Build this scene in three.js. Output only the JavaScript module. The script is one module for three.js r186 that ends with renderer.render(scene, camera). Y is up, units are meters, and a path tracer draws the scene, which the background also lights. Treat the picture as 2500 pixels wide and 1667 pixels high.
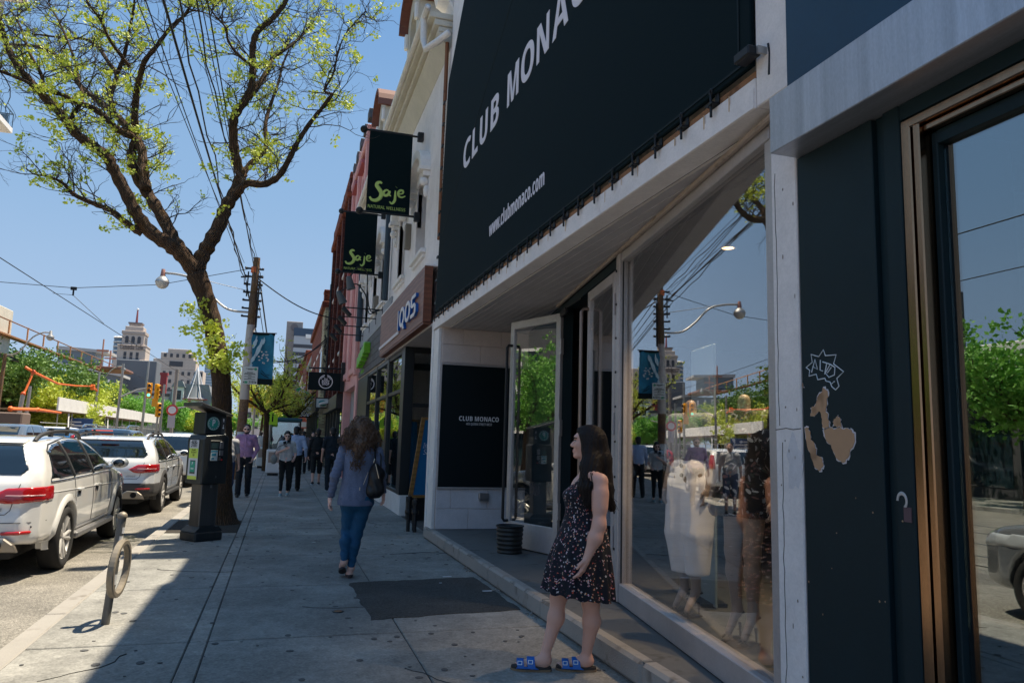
import * as THREE from 'three';
import { mergeGeometries } from 'three/addons/utils/BufferGeometryUtils.js';
import { FontLoader } from 'three/addons/loaders/FontLoader.js';

const scene = new THREE.Scene();
// ---------- camera (standing on the pavement, 1.5 m up, turned towards the shop fronts) ----------
const camera = new THREE.PerspectiveCamera(48.84, 2500 / 1667, 0.05, 4000);
camera.position.set(0, 1.5, 0);
const camX = new THREE.Vector3(0.955, 0.028, 0.294), camY = new THREE.Vector3(-0.066, 0.991, 0.12), camZ = new THREE.Vector3();
camX.normalize(); camZ.crossVectors(camX, camY).normalize(); camY.crossVectors(camZ, camX);
camera.quaternion.setFromRotationMatrix(new THREE.Matrix4().makeBasis(camX, camY, camZ));
camera.updateMatrixWorld();
// ---------- sky: clear late-spring air, paler to the horizon ----------
{
  const W = 256, Hh = 256, d = new Float32Array(W * Hh * 4);
  const stops = [[-90, .22, .22, .22], [-4, .25, .30, .36], [0, .265, .34, .43], [8, .20, .285, .405], [18, .15, .247, .385], [32, .102, .20, .362], [50, .09, .188, .352], [90, .084, .18, .345]];
  for (let j = 0; j < Hh; j++) {
    const el = ((j + .5) / Hh - .5) * 180; let k = 0; while (k < stops.length - 2 && el > stops[k + 1][0]) k++;
    const a = stops[k], b = stops[k + 1]; let t = (el - a[0]) / (b[0] - a[0]); t = Math.max(0, Math.min(1, t)); t = t * t * (3 - 2 * t) * .5 + t * .5;
    for (let i = 0; i < W; i++) { const o = (j * W + i) * 4; for (let c = 0; c < 3; c++) d[o + c] = a[c + 1] + (b[c + 1] - a[c + 1]) * t; d[o + 3] = 1; }
  }
  const t = new THREE.DataTexture(d, W, Hh, THREE.RGBAFormat, THREE.FloatType);
  t.mapping = THREE.EquirectangularReflectionMapping; t.magFilter = THREE.LinearFilter; t.minFilter = THREE.LinearFilter; t.needsUpdate = true;
  scene.background = t; scene.environment = t;
}
// ---------- sun: high, behind the shops on the right, a little ahead ----------
const sun = new THREE.DirectionalLight(new THREE.Color().setRGB(1, .89, .70), 4.5);
{ const el = 69 * Math.PI / 180, c = Math.cos(el); sun.position.set(.94 * c, Math.sin(el), -.34 * c).multiplyScalar(120); sun.position.z -= 30; sun.target.position.set(0, 0, -30); }
sun.castShadow = true; sun.shadow.mapSize.set(4096, 4096);
Object.assign(sun.shadow.camera, { left: -60, right: 60, top: 60, bottom: -60, near: 1, far: 300 });
scene.add(sun, sun.target);
const renderer = new THREE.WebGLRenderer({ antialias: true });
renderer.setSize(1024, 682); renderer.toneMapping = THREE.LinearToneMapping; renderer.toneMappingExposure = 1.95; renderer.shadowMap.enabled = true;

// ---------- small tools ----------
let seedState = 7;
const seed = s => { seedState = s >>> 0; };
const rnd = () => { seedState = (seedState + 0x6D2B79F5) >>> 0; let t = seedState; t = Math.imul(t ^ t >>> 15, t | 1); t ^= t + Math.imul(t ^ t >>> 7, t | 61); return ((t ^ t >>> 14) >>> 0) / 4294967296; };
const rr = (a, b) => a + (b - a) * rnd();
const V = (x, y, z) => new THREE.Vector3(x, y, z);
const D2R = Math.PI / 180, lerp = (a, b, t) => a + (b - a) * t, clamp = (v, a, b) => Math.max(a, Math.min(b, v));
// a point at a given street distance (z) along the line of sight through a place in the 2500 x 1667 picture
const at = (px, py, z) => { const d = camX.clone().multiplyScalar(px - 1250).addScaledVector(camY, 833.5 - py).addScaledVector(camZ, -1836); return d.multiplyScalar(z / d.z).add(V(0, 1.5, 0)); };
const taken = {};
const numbered = n => { const k = taken[n] = (taken[n] ?? -1) + 1; return k ? `${n}_${String(k).padStart(3, '0')}` : n; };
function mk(pos, nor, uv, idx) { const g = new THREE.BufferGeometry(); g.setAttribute('position', new THREE.Float32BufferAttribute(pos, 3)); if (idx) g.setIndex(idx); if (nor) g.setAttribute('normal', new THREE.Float32BufferAttribute(nor, 3)); else g.computeVertexNormals(); if (uv) g.setAttribute('uv', new THREE.Float32BufferAttribute(uv, 2)); return g; }
function flat(g) { const n = g.index ? g.toNonIndexed() : g; n.userData = g.userData; return n; }
function wuv(g) { // uv in metres from the face direction
  const p = g.attributes.position, n = g.attributes.normal, u = new Float32Array(p.count * 2);
  for (let i = 0; i < p.count; i++) {
    const ax = Math.abs(n.getX(i)), ay = Math.abs(n.getY(i)), az = Math.abs(n.getZ(i)), x = p.getX(i), y = p.getY(i), z = p.getZ(i);
    if (ax >= ay && ax >= az) { u[2 * i] = z; u[2 * i + 1] = y; } else if (ay >= az) { u[2 * i] = x; u[2 * i + 1] = z; } else { u[2 * i] = x; u[2 * i + 1] = y; }
  }
  g.setAttribute('uv', new THREE.BufferAttribute(u, 2)); return g;
}
function prep(g) { let n = flat(g); if (!n.attributes.normal) n.computeVertexNormals(); if (!n.userData.uv) wuv(n); for (const k of Object.keys(n.attributes)) if (!['position', 'normal', 'uv', 'color'].includes(k)) n.deleteAttribute(k); return n; }
function join(gs) { gs = [].concat(gs).filter(Boolean).map(prep); return gs.length === 1 ? gs[0] : mergeGeometries(gs, false); }
function mesh(name, gs, m, parent = scene) { const o = new THREE.Mesh(join(gs), m); o.name = parent === scene ? numbered(name) : name; o.castShadow = o.receiveShadow = true; parent.add(o); return o; }
const each = (name, gs, m, parent) => gs.map(g => mesh(name, g, m, parent));
function tag(o, label, category, group, kind) { o.userData.label = label; if (category) o.userData.category = category; if (group) o.userData.group = group; if (kind) o.userData.kind = kind; return o; }
function thing(name, label, category, p = [0, 0, 0], turn = 0, group) { const o = new THREE.Group(); o.name = numbered(name); o.position.set(...p); o.rotation.y = turn; scene.add(o); return tag(o, label, category, group); }
function struct(name, gs, m, label) { const o = mesh(name, gs, m); o.userData.kind = 'structure'; if (label) o.userData.label = label; return o; }
function dup(root, p, turn, label) { const r = root.clone(); r.userData = { ...root.userData, label }; r.name = numbered(root.name.replace(/_\d{3}$/, '')); r.position.set(...p); r.rotation.y = turn; scene.add(r); return r; }
// shapes
function box(x0, x1, y0, y1, z0, z1, c = 0) {
  if (x1 < x0) [x0, x1] = [x1, x0]; if (y1 < y0) [y0, y1] = [y1, y0]; if (z1 < z0) [z0, z1] = [z1, z0];
  if (!c) { const g = new THREE.BoxGeometry(x1 - x0, y1 - y0, z1 - z0); g.translate((x0 + x1) / 2, (y0 + y1) / 2, (z0 + z1) / 2); return g; }
  const C = [(x0 + x1) / 2, (y0 + y1) / 2, (z0 + z1) / 2], H = [(x1 - x0) / 2, (y1 - y0) / 2, (z1 - z0) / 2], P = [];
  c = Math.min(c, ...H.map(h => h * .6));
  const vtx = (s, a) => [0, 1, 2].map(i => C[i] + s[i] * (i === a ? H[i] : H[i] - c));
  const tri = (a, b, d) => { const n = V(b[0] - a[0], b[1] - a[1], b[2] - a[2]).cross(V(d[0] - a[0], d[1] - a[1], d[2] - a[2])); const m = V((a[0] + b[0] + d[0]) / 3 - C[0], (a[1] + b[1] + d[1]) / 3 - C[1], (a[2] + b[2] + d[2]) / 3 - C[2]); n.dot(m) > 0 ? P.push(...a, ...b, ...d) : P.push(...a, ...d, ...b); };
  const quad = (a, b, d, e) => { tri(a, b, d); tri(a, d, e); };
  for (let a = 0; a < 3; a++) { const b = (a + 1) % 3, d = (a + 2) % 3; for (const s of [-1, 1]) { const q = [[-1, -1], [1, -1], [1, 1], [-1, 1]].map(([p, r]) => { const v = [0, 0, 0]; v[a] = s; v[b] = p; v[d] = r; return vtx(v, a); }); quad(...q); } }
  for (let a = 0; a < 3; a++) { const b = (a + 1) % 3, d = (a + 2) % 3; for (const s of [-1, 1]) for (const t of [-1, 1]) { const v0 = [0, 0, 0], v1 = [0, 0, 0]; v0[a] = -1; v1[a] = 1; v0[b] = v1[b] = s; v0[d] = v1[d] = t; quad(vtx(v0, b), vtx(v1, b), vtx(v1, d), vtx(v0, d)); } }
  for (const x of [-1, 1]) for (const y of [-1, 1]) for (const z of [-1, 1]) { const s = [x, y, z]; tri(vtx(s, 0), vtx(s, 1), vtx(s, 2)); }
  return mk(P);
}
function tube(pts, rad, seg = 8, caps = true) { // tapered tube through points
  pts = pts.map(p => p.isVector3 ? p : V(...p)); const n = pts.length, r = i => Array.isArray(rad) ? (rad.length === n ? rad[i] : lerp(rad[0], rad[rad.length - 1], i / (n - 1))) : rad;
  const pos = [], uv = [], idx = []; let N = null, L = 0;
  for (let i = 0; i < n; i++) {
    const t = V().subVectors(pts[Math.min(i + 1, n - 1)], pts[Math.max(i - 1, 0)]).normalize();
    if (!N) { N = Math.abs(t.y) < .9 ? V(0, 1, 0) : V(1, 0, 0); }
    N.addScaledVector(t, -N.dot(t)).normalize(); const B = V().crossVectors(t, N);
    if (i) L += pts[i].distanceTo(pts[i - 1]);
    for (let j = 0; j <= seg; j++) { const a = j / seg * Math.PI * 2, c = Math.cos(a) * r(i), s = Math.sin(a) * r(i); pos.push(pts[i].x + N.x * c + B.x * s, pts[i].y + N.y * c + B.y * s, pts[i].z + N.z * c + B.z * s); uv.push(j / seg * 6.283 * r(0), L); }
  }
  for (let i = 0; i < n - 1; i++) for (let j = 0; j < seg; j++) { const a = i * (seg + 1) + j, b = a + seg + 1; idx.push(a, a + 1, b, b, a + 1, b + 1); }
  if (caps) for (const e of [0, n - 1]) { const c = pos.length / 3; pos.push(pts[e].x, pts[e].y, pts[e].z); uv.push(0, 0); for (let j = 0; j < seg; j++) { const a = e * (seg + 1) + j; e ? idx.push(a, a + 1, c) : idx.push(a + 1, a, c); } }
  const g = mk(pos, null, uv, idx); g.userData.uv = 1; return g;
}
const cyl = (a, b, r, seg = 12) => tube([a, b], r, seg);
function sph(x, y, z, rx, ry = rx, rz = rx, s = 12) { const g = new THREE.SphereGeometry(1, s, Math.max(6, s * .7 | 0)); g.scale(rx, ry, rz); g.translate(x, y, z); return g; }
function lathe(pts, seg = 24) { return new THREE.LatheGeometry(pts.map(p => new THREE.Vector2(...p)), seg); }
// polygon in (u,v) given depth, set in space by origin and axes
function slab(poly, depth, o, U, Vv, holes = [], bevel = 0) {
  const s = new THREE.Shape(poly.map(p => new THREE.Vector2(...p))); for (const h of holes) s.holes.push(new THREE.Path(h.map(p => new THREE.Vector2(...p))));
  const g = new THREE.ExtrudeGeometry(s, { depth, bevelEnabled: bevel > 0, bevelThickness: bevel, bevelSize: bevel, bevelOffset: -bevel, bevelSegments: 1, curveSegments: 10 });
  return basis(g, o, U, Vv);
}
function basis(g, o, U, Vv) { const u = V(...U), v = V(...Vv), w = V().crossVectors(u, v); g.applyMatrix4(new THREE.Matrix4().makeBasis(u, v, w).setPosition(...o)); return g; }
const FX = [[0, 0, 1], [0, 1, 0]];   // a face towards the street on the right-hand side
const FZ = [[1, 0, 0], [0, 1, 0]];   // a face towards the camera
const arcPts = (cx, cy, rx, ry, a0, a1, n = 12) => Array.from({ length: n + 1 }, (_, i) => { const a = lerp(a0, a1, i / n); return [cx + rx * Math.cos(a), cy + ry * Math.sin(a)]; });
// lettering
const fonts = {}; const FL = new FontLoader();
for (const [k, n] of [['b', 'droid_sans_bold'], ['r', 'droid_sans_regular'], ['s', 'droid_serif_regular']]) fonts[k] = await FL.loadAsync(`fonts/droid/${n}.typeface.json`);
function letters(str, h, w, font = 'b', depth = .004, skew = 0) { // height of capitals h, squeezed to width w; origin at lower left
  const shapes = fonts[font].generateShapes(str, 1); const g = new THREE.ExtrudeGeometry(shapes, { depth, bevelEnabled: false, curveSegments: 5 });
  g.computeBoundingBox(); const b = g.boundingBox; const cap = .72 * (b.max.y > .6 ? 1 : 1); const sy = h / cap, sx = w ? w / (b.max.x - b.min.x) : sy;
  g.translate(-b.min.x, 0, 0); g.scale(sx, sy, 1); if (skew) { const m = new THREE.Matrix4(); m.elements[4] = skew; g.applyMatrix4(m); }
  g.userData.w = (b.max.x - b.min.x) * sx; return g;
}
// ---------- surface textures ----------
function vnoise(N, cells, sd) { // tiling value noise N x N
  seed(sd); const g = new Float32Array(cells * cells).map(() => rnd()), o = new Float32Array(N * N);
  for (let j = 0; j < N; j++) for (let i = 0; i < N; i++) { const u = i / N * cells, v = j / N * cells, x = u | 0, y = v | 0; let fx = u - x, fy = v - y; fx = fx * fx * (3 - 2 * fx); fy = fy * fy * (3 - 2 * fy); const X = (x + 1) % cells, Y = (y + 1) % cells; o[j * N + i] = lerp(lerp(g[y * cells + x], g[y * cells + X], fx), lerp(g[Y * cells + x], g[Y * cells + X], fx), fy); }
  return o;
}
function fbm(N, list, sd) { const o = new Float32Array(N * N); let tot = 0; list.forEach(([c, a], k) => { const n = vnoise(N, c, sd + k * 17); for (let i = 0; i < o.length; i++) o[i] += n[i] * a; tot += a; }); for (let i = 0; i < o.length; i++) o[i] /= tot; return o; }
function tex(N, f, size = 1, srgb = true, Nv = N, sizeV = size) {
  const d = new Uint8Array(N * Nv * 4); for (let j = 0; j < Nv; j++) for (let i = 0; i < N; i++) { const c = f(i, j), o = (j * N + i) * 4; if (Array.isArray(c)) { d[o] = clamp(c[0], 0, 1) * 255; d[o + 1] = clamp(c[1], 0, 1) * 255; d[o + 2] = clamp(c[2], 0, 1) * 255; } else d[o] = d[o + 1] = d[o + 2] = clamp(c, 0, 1) * 255; d[o + 3] = 255; }
  const t = new THREE.DataTexture(d, N, Nv); t.wrapS = t.wrapT = THREE.RepeatWrapping; t.magFilter = THREE.LinearFilter; t.minFilter = THREE.LinearMipmapLinearFilter; t.generateMipmaps = true; if (srgb) t.colorSpace = THREE.SRGBColorSpace; t.repeat.set(1 / size, 1 / sizeV); t.needsUpdate = true; return t;
}
const T = {};
{
  const N = 512, a = fbm(N, [[4, 1], [9, .8], [24, .6], [70, .5], [200, .6]], 1), fine = fbm(N, [[256, 1], [120, .5]], 9), big = fbm(N, [[3, 1], [7, .7], [15, .5]], 21), sp = vnoise(N, 256, 33), mid = fbm(N, [[18, 1], [40, .8], [90, .6]], 44);
  T.concrete = tex(N, (i, j) => { const k = j * N + i; let v = .80 + .42 * (a[k] - .5) + .2 * (fine[k] - .5) - .05 * clamp((mid[k] - .6) * 8, 0, 1); if (sp[k] > .985) v -= .15; return [v, v * .985, v * .96]; }, 2.3);
  T.concreteB = tex(N, (i, j) => fine[j * N + i] * .6 + a[j * N + i] * .4, 1.1, false);
  T.asphalt = tex(N, (i, j) => { const k = j * N + i; let v = .62 + .5 * (fine[k] - .5) + .22 * (big[k] - .5); if (sp[k] > .9) v += .16; if (sp[k] < .1) v -= .16; return [v, v * .98, v * .95]; }, 1.6);
  T.plaster = tex(N, (i, j) => { const k = j * N + i; let v = .93 + .12 * (big[k] - .5) + .06 * (fine[k] - .5) + .06 * (mid[k] - .5); return [v, v * .99, v * .975]; }, 1.9);
  T.grime = tex(N, (i, j) => { const k = j * N + i, s = clamp((mid[k] - .56) * 5, 0, 1) * clamp((big[k] - .42) * 4, 0, 1); const v = .9 + .1 * (a[k] - .5); return [lerp(v, .46, s * .55), lerp(v * .985, .41, s * .55), lerp(v * .97, .36, s * .55)]; }, 2.7);
  T.streak = tex(N, (i, j) => { const k = j * N + i, s = mid[(j >> 5) * N + i]; return .86 + .15 * (s - .5) + .08 * (fine[k] - .5); }, .8, true, N, 2.4);
  T.bark = tex(N, (i, j) => { const w = (i + 14 * mid[j * N + i]) / N * 26, r = Math.abs(((w + 1.6 * big[j * N + ((i * 3) % N)]) % 1) - .5) * 2; const v = .32 + .5 * r + .3 * (mid[j * N + i] - .5); const m = clamp((big[k0(i, j)] - .58) * 6, 0, 1); return [lerp(v, .62, m * .4), lerp(v * .86, .46, m * .4), lerp(v * .72, .16, m * .4)]; function k0(x, y) { return y * N + x; } }, .9);
  T.barkB = tex(N, (i, j) => { const w = (i + 14 * mid[j * N + i]) / N * 26, r = Math.abs(((w + 1.6 * big[j * N + ((i * 3) % N)]) % 1) - .5) * 2; return .2 + .7 * r + .2 * (fine[j * N + i] - .5); }, .9, false);
  T.wood = tex(N, (i, j) => { const g = Math.sin((j / N * 40 + 3.4 * mid[(j * 2 % N) * N + (i >> 3)] + 2 * big[j * N + i]) * 2.2) * .5 + .5; const v = .72 + .16 * g + .12 * (fine[j * N + i] - .5); return [v, v * .93, v * .87]; }, 1.4);
  T.brick = tex(N, (i, j) => { const rows = 14, cols = 5, y = j / N * rows, ry = y | 0, x = i / N * cols + (ry & 1) * .5, cx = x | 0, fx = x - cx, fy = y - ry; if (fx < .05 || fy < .13) return [.6, .55, .5]; const h = Math.abs(Math.sin((cx % cols) * 12.9 + ry * 78.2) * 43758.5) % 1; const v = .62 + .38 * h + .2 * (fine[j * N + i] - .5); return [v, v * (.9 + .1 * h), v * .9]; }, 1.12);
  T.brickB = tex(N, (i, j) => { const rows = 14, cols = 5, y = j / N * rows, ry = y | 0, x = i / N * cols + (ry & 1) * .5, cx = x | 0, fx = x - cx, fy = y - ry; return fx < .05 || fy < .13 ? .1 : .8 + .3 * (fine[j * N + i] - .5); }, 1.12, false);
  T.weave = tex(128, (i, j) => .82 + .1 * Math.sin(i * Math.PI / 2) * Math.sin(j * Math.PI / 2) + .12 * (fine[(j * 3 % N) * N + i * 3 % N] - .5), .12);
  T.cloth = tex(256, (i, j) => .84 + .2 * (a[(j * 2) * N + i * 2] - .5) + .14 * (fine[j * N + i] - .5), .6);
  T.leaf = tex(64, (i, j) => .8 + .3 * (fine[j * N + i] - .5), .1);
}
const lin = (r, g, b) => new THREE.Color().setRGB(r, g, b);
function mat(r, g, b, rough = .7, o = {}) {
  const { bump, bumpScale, ...rest } = o; const phys = ['transmission', 'clearcoat', 'sheen', 'ior', 'thickness', 'anisotropy', 'specularIntensity'].some(k => k in rest);
  const m = new (phys ? THREE.MeshPhysicalMaterial : THREE.MeshStandardMaterial)({ color: lin(r, g, b), roughness: rough, ...rest }); if (bump) { m.bumpMap = bump; m.bumpScale = bumpScale ?? .003; } return m;
}
const M = {
  concrete: mat(.385, .39, .38, .9, { map: T.concrete, bump: T.concreteB, bumpScale: .003 }),
  concreteB: mat(.35, .357, .35, .9, { map: T.concrete, bump: T.concreteB, bumpScale: .003 }),
  concreteC: mat(.42, .42, .405, .9, { map: T.concrete, bump: T.concreteB, bumpScale: .003 }),
  kerb: mat(.40, .385, .36, .9, { map: T.grime, bump: T.concreteB, bumpScale: .004 }),
  asphalt: mat(.56, .54, .50, .92, { map: T.asphalt, bump: T.concreteB, bumpScale: .004 }),
  patch: mat(.14, .145, .145, .92, { map: T.asphalt, bump: T.concreteB, bumpScale: .005 }),
  joint: mat(.10, .10, .10, .95, { map: T.concrete }),
  white: mat(.93, .89, .90, .6, { map: T.plaster }), whiteClean: mat(.93, .92, .92, .55, { map: T.plaster }),
  cream: mat(.72, .68, .58, .6, { map: T.plaster }), greyPaint: mat(.34, .36, .40, .6, { map: T.plaster }),
  soffit: mat(.50, .48, .51, .55, { map: T.plaster }), tile: mat(.74, .65, .62, .45, { map: T.plaster }), tileW: mat(.76, .76, .82, .45, { map: T.plaster }),
  blackPanel: mat(.004, .014, .018, .6, { map: T.weave, specularIntensity: .4 }), blackCanvas: mat(.004, .017, .022, .9, { map: T.weave, specularIntensity: .35 }), blackMetal: mat(.012, .016, .019, .42, { map: T.plaster }),
  letter: mat(.72, .68, .74, .6), letterW: mat(.75, .74, .76, .6), alu: mat(.42, .41, .41, .38, { metalness: .55, map: T.streak }), frame: mat(.58, .55, .56, .4, { metalness: .35, map: T.plaster }),
  steel: mat(.35, .35, .36, .35, { metalness: .9 }), chrome: mat(.75, .75, .76, .14, { metalness: 1 }), rust: mat(.34, .17, .08, .85, { map: T.grime }), iron: mat(.02, .022, .025, .5, { metalness: .4 }),
  band: mat(.62, .63, .68, .36, { metalness: .6, map: T.streak }), darkPaint: mat(.006, .022, .030, .55, { map: T.plaster, specularIntensity: .5 }), blue: mat(.004, .045, .10, .5, { map: T.plaster }),
  bronze: mat(.43, .25, .145, .2, { metalness: 1, map: T.streak }), plasterBare: mat(.62, .38, .22, .9, { map: T.grime }), paintRim: mat(.62, .58, .60, .8),
  glass: mat(1, 1, 1, .0, { transmission: 1, thickness: 0, ior: 2.45 }), glassTint: mat(.55, .68, .70, .0, { transmission: 1, thickness: 0, ior: 2.9 }), darkGlass: mat(.006, .010, .012, .04, { ior: 1.7, clearcoat: 1 }), skyGlass: mat(.02, .04, .05, .05, { ior: 2.0, clearcoat: 1 }),
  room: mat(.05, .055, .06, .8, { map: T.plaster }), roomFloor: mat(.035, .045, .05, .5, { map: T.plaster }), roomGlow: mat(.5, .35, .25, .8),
  woodSign: mat(.36, .185, .14, .5, { map: T.wood }), woodEnd: mat(.27, .10, .055, .5, { map: T.wood }), blueLetter: mat(.0, .10, .42, .4), 
  pink: mat(.85, .44, .42, .75, { map: T.plaster }), pinkDark: mat(.48, .12, .13, .75, { map: T.plaster }),
  brickDark: mat(.20, .055, .04, .9, { map: T.brick, bump: T.brickB, bumpScale: .01 }), brickRed: mat(.36, .095, .055, .9, { map: T.brick, bump: T.brickB, bumpScale: .01 }), brickCream: mat(.66, .64, .46, .85, { map: T.brick, bump: T.brickB, bumpScale: .008 }), brickWhite: mat(.62, .58, .56, .8, { map: T.plaster }),
  slate: mat(.09, .09, .10, .7, { map: T.plaster }), greyTile: mat(.085, .09, .10, .6, { map: T.streak }), lime: mat(.16, .48, .02, .45),
  yellow: mat(.80, .36, .01, .4), green: mat(.04, .30, .16, .5), orange: mat(.85, .17, .03, .5), red: mat(.5, .02, .02, .4),
  bark: mat(.30, .23, .18, .95, { map: T.bark, bump: T.barkB, bumpScale: .03 }), twig: mat(.06, .05, .045, .95), 
  leafY: mat(.60, .68, .08, .7, { transmission: .45, thickness: 0, side: THREE.DoubleSide }), leafG: mat(.20, .46, .05, .7, { transmission: .4, thickness: 0, side: THREE.DoubleSide }), leafD: mat(.14, .27, .04, .7, { transmission: .35, thickness: 0, side: THREE.DoubleSide }), leafA: mat(.55, .50, .07, .7, { transmission: .4, thickness: 0, side: THREE.DoubleSide }),
  wire: mat(.012, .013, .015, .6), poleWood: mat(.55, .46, .39, .9, { map: T.bark, bump: T.barkB, bumpScale: .008 }), galv: mat(.48, .48, .48, .45, { metalness: .6, map: T.plaster }), poleWhite: mat(.6, .56, .53, .7, { map: T.grime }),
  lampGlass: mat(.8, .8, .78, .12, { ior: 1.5 }), tyre: mat(.022, .021, .022, .85, { map: T.cloth }), rim: mat(.62, .60, .58, .35, { metalness: .35 }),
  redLens: mat(.42, .008, .01, .12, { clearcoat: 1, ior: 1.5 }), plastic: mat(.03, .031, .034, .6), whitePaint: mat(.78, .765, .74, .22, { clearcoat: 1 }),
};
// ---------- surface nets: a smooth mesh round a distance field ----------
function nets(f, mn, mx, h) {
  const nx = Math.ceil((mx[0] - mn[0]) / h) + 2, ny = Math.ceil((mx[1] - mn[1]) / h) + 2, nz = Math.ceil((mx[2] - mn[2]) / h) + 2, S = 4, F = new Float32Array(nx * ny * nz), sxy = nx * ny;
  const X = i => mn[0] + (i - .5) * h, Y = j => mn[1] + (j - .5) * h, Z = k => mn[2] + (k - .5) * h;
  for (let k0 = 0; k0 < nz; k0 += S) for (let j0 = 0; j0 < ny; j0 += S) for (let i0 = 0; i0 < nx; i0 += S) {
    const c = f(X(i0 + 1.5), Y(j0 + 1.5), Z(k0 + 1.5)), far = Math.abs(c) > h * S * 1.5;
    for (let k = k0; k < Math.min(k0 + S, nz); k++) for (let j = j0; j < Math.min(j0 + S, ny); j++) for (let i = i0; i < Math.min(i0 + S, nx); i++) F[i + j * nx + k * sxy] = far ? c : f(X(i), Y(j), Z(k));
  }
  const vid = new Int32Array(F.length).fill(-1), pos = [], idx = [], E = [[0, 1], [0, 2], [0, 4], [1, 3], [1, 5], [2, 3], [2, 6], [3, 7], [4, 5], [4, 6], [5, 7], [6, 7]];
  for (let k = 0; k < nz - 1; k++) for (let j = 0; j < ny - 1; j++) for (let i = 0; i < nx - 1; i++) {
    const b = i + j * nx + k * sxy, v = [F[b], F[b + 1], F[b + nx], F[b + nx + 1], F[b + sxy], F[b + sxy + 1], F[b + sxy + nx], F[b + sxy + nx + 1]];
    let m = 0; for (let q = 0; q < 8; q++) if (v[q] < 0) m |= 1 << q; if (m === 0 || m === 255) continue;
    let x = 0, y = 0, z = 0, n = 0; for (const [p, q] of E) { if ((v[p] < 0) === (v[q] < 0)) continue; const t = v[p] / (v[p] - v[q]); x += lerp(p & 1, q & 1, t); y += lerp(p >> 1 & 1, q >> 1 & 1, t); z += lerp(p >> 2, q >> 2, t); n++; }
    vid[b] = pos.length / 3; pos.push(X(i + x / n), Y(j + y / n), Z(k + z / n));
  }
  const quad = (a, b, c, d, fl) => { if (a < 0 || b < 0 || c < 0 || d < 0) return; fl ? idx.push(a, b, c, a, c, d) : idx.push(a, c, b, a, d, c); };
  for (let k = 1; k < nz - 1; k++) for (let j = 1; j < ny - 1; j++) for (let i = 1; i < nx - 1; i++) {
    const b = i + j * nx + k * sxy, s = F[b] < 0;
    if (s !== F[b + 1] < 0) quad(vid[b], vid[b - nx], vid[b - nx - sxy], vid[b - sxy], !s);
    if (s !== F[b + nx] < 0) quad(vid[b], vid[b - sxy], vid[b - sxy - 1], vid[b - 1], !s);
    if (s !== F[b + sxy] < 0) quad(vid[b], vid[b - 1], vid[b - 1 - nx], vid[b - nx], !s);
  }
  return mk(pos, null, null, idx);
}
const smin = (a, b, k) => { const h = Math.max(k - Math.abs(a - b), 0) / k; return Math.min(a, b) - h * h * k * .25; };
const smax = (a, b, k) => -smin(-a, -b, k);
function cone(ax, ay, az, bx, by, bz, r1, r2) { // tapered capsule
  const dx = bx - ax, dy = by - ay, dz = bz - az, L2 = dx * dx + dy * dy + dz * dz || 1e-9;
  return (x, y, z) => { const t = clamp(((x - ax) * dx + (y - ay) * dy + (z - az) * dz) / L2, 0, 1); const ex = x - ax - dx * t, ey = y - ay - dy * t, ez = z - az - dz * t; return Math.sqrt(ex * ex + ey * ey + ez * ez) - (r1 + (r2 - r1) * t); };
}
function ell(cx, cy, cz, rx, ry, rz) { const m = Math.min(rx, ry, rz); return (x, y, z) => { const a = (x - cx) / rx, b = (y - cy) / ry, c = (z - cz) / rz, k = Math.sqrt(a * a + b * b + c * c), q = Math.sqrt(a * a / (rx * rx) + b * b / (ry * ry) + c * c / (rz * rz)); return q < 1e-6 ? -m : k * (k - 1) / q; }; }
const blend = (fs, k) => (x, y, z) => { let d = fs[0](x, y, z); for (let i = 1; i < fs.length; i++) d = smin(d, fs[i](x, y, z), k); return d; };
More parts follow.
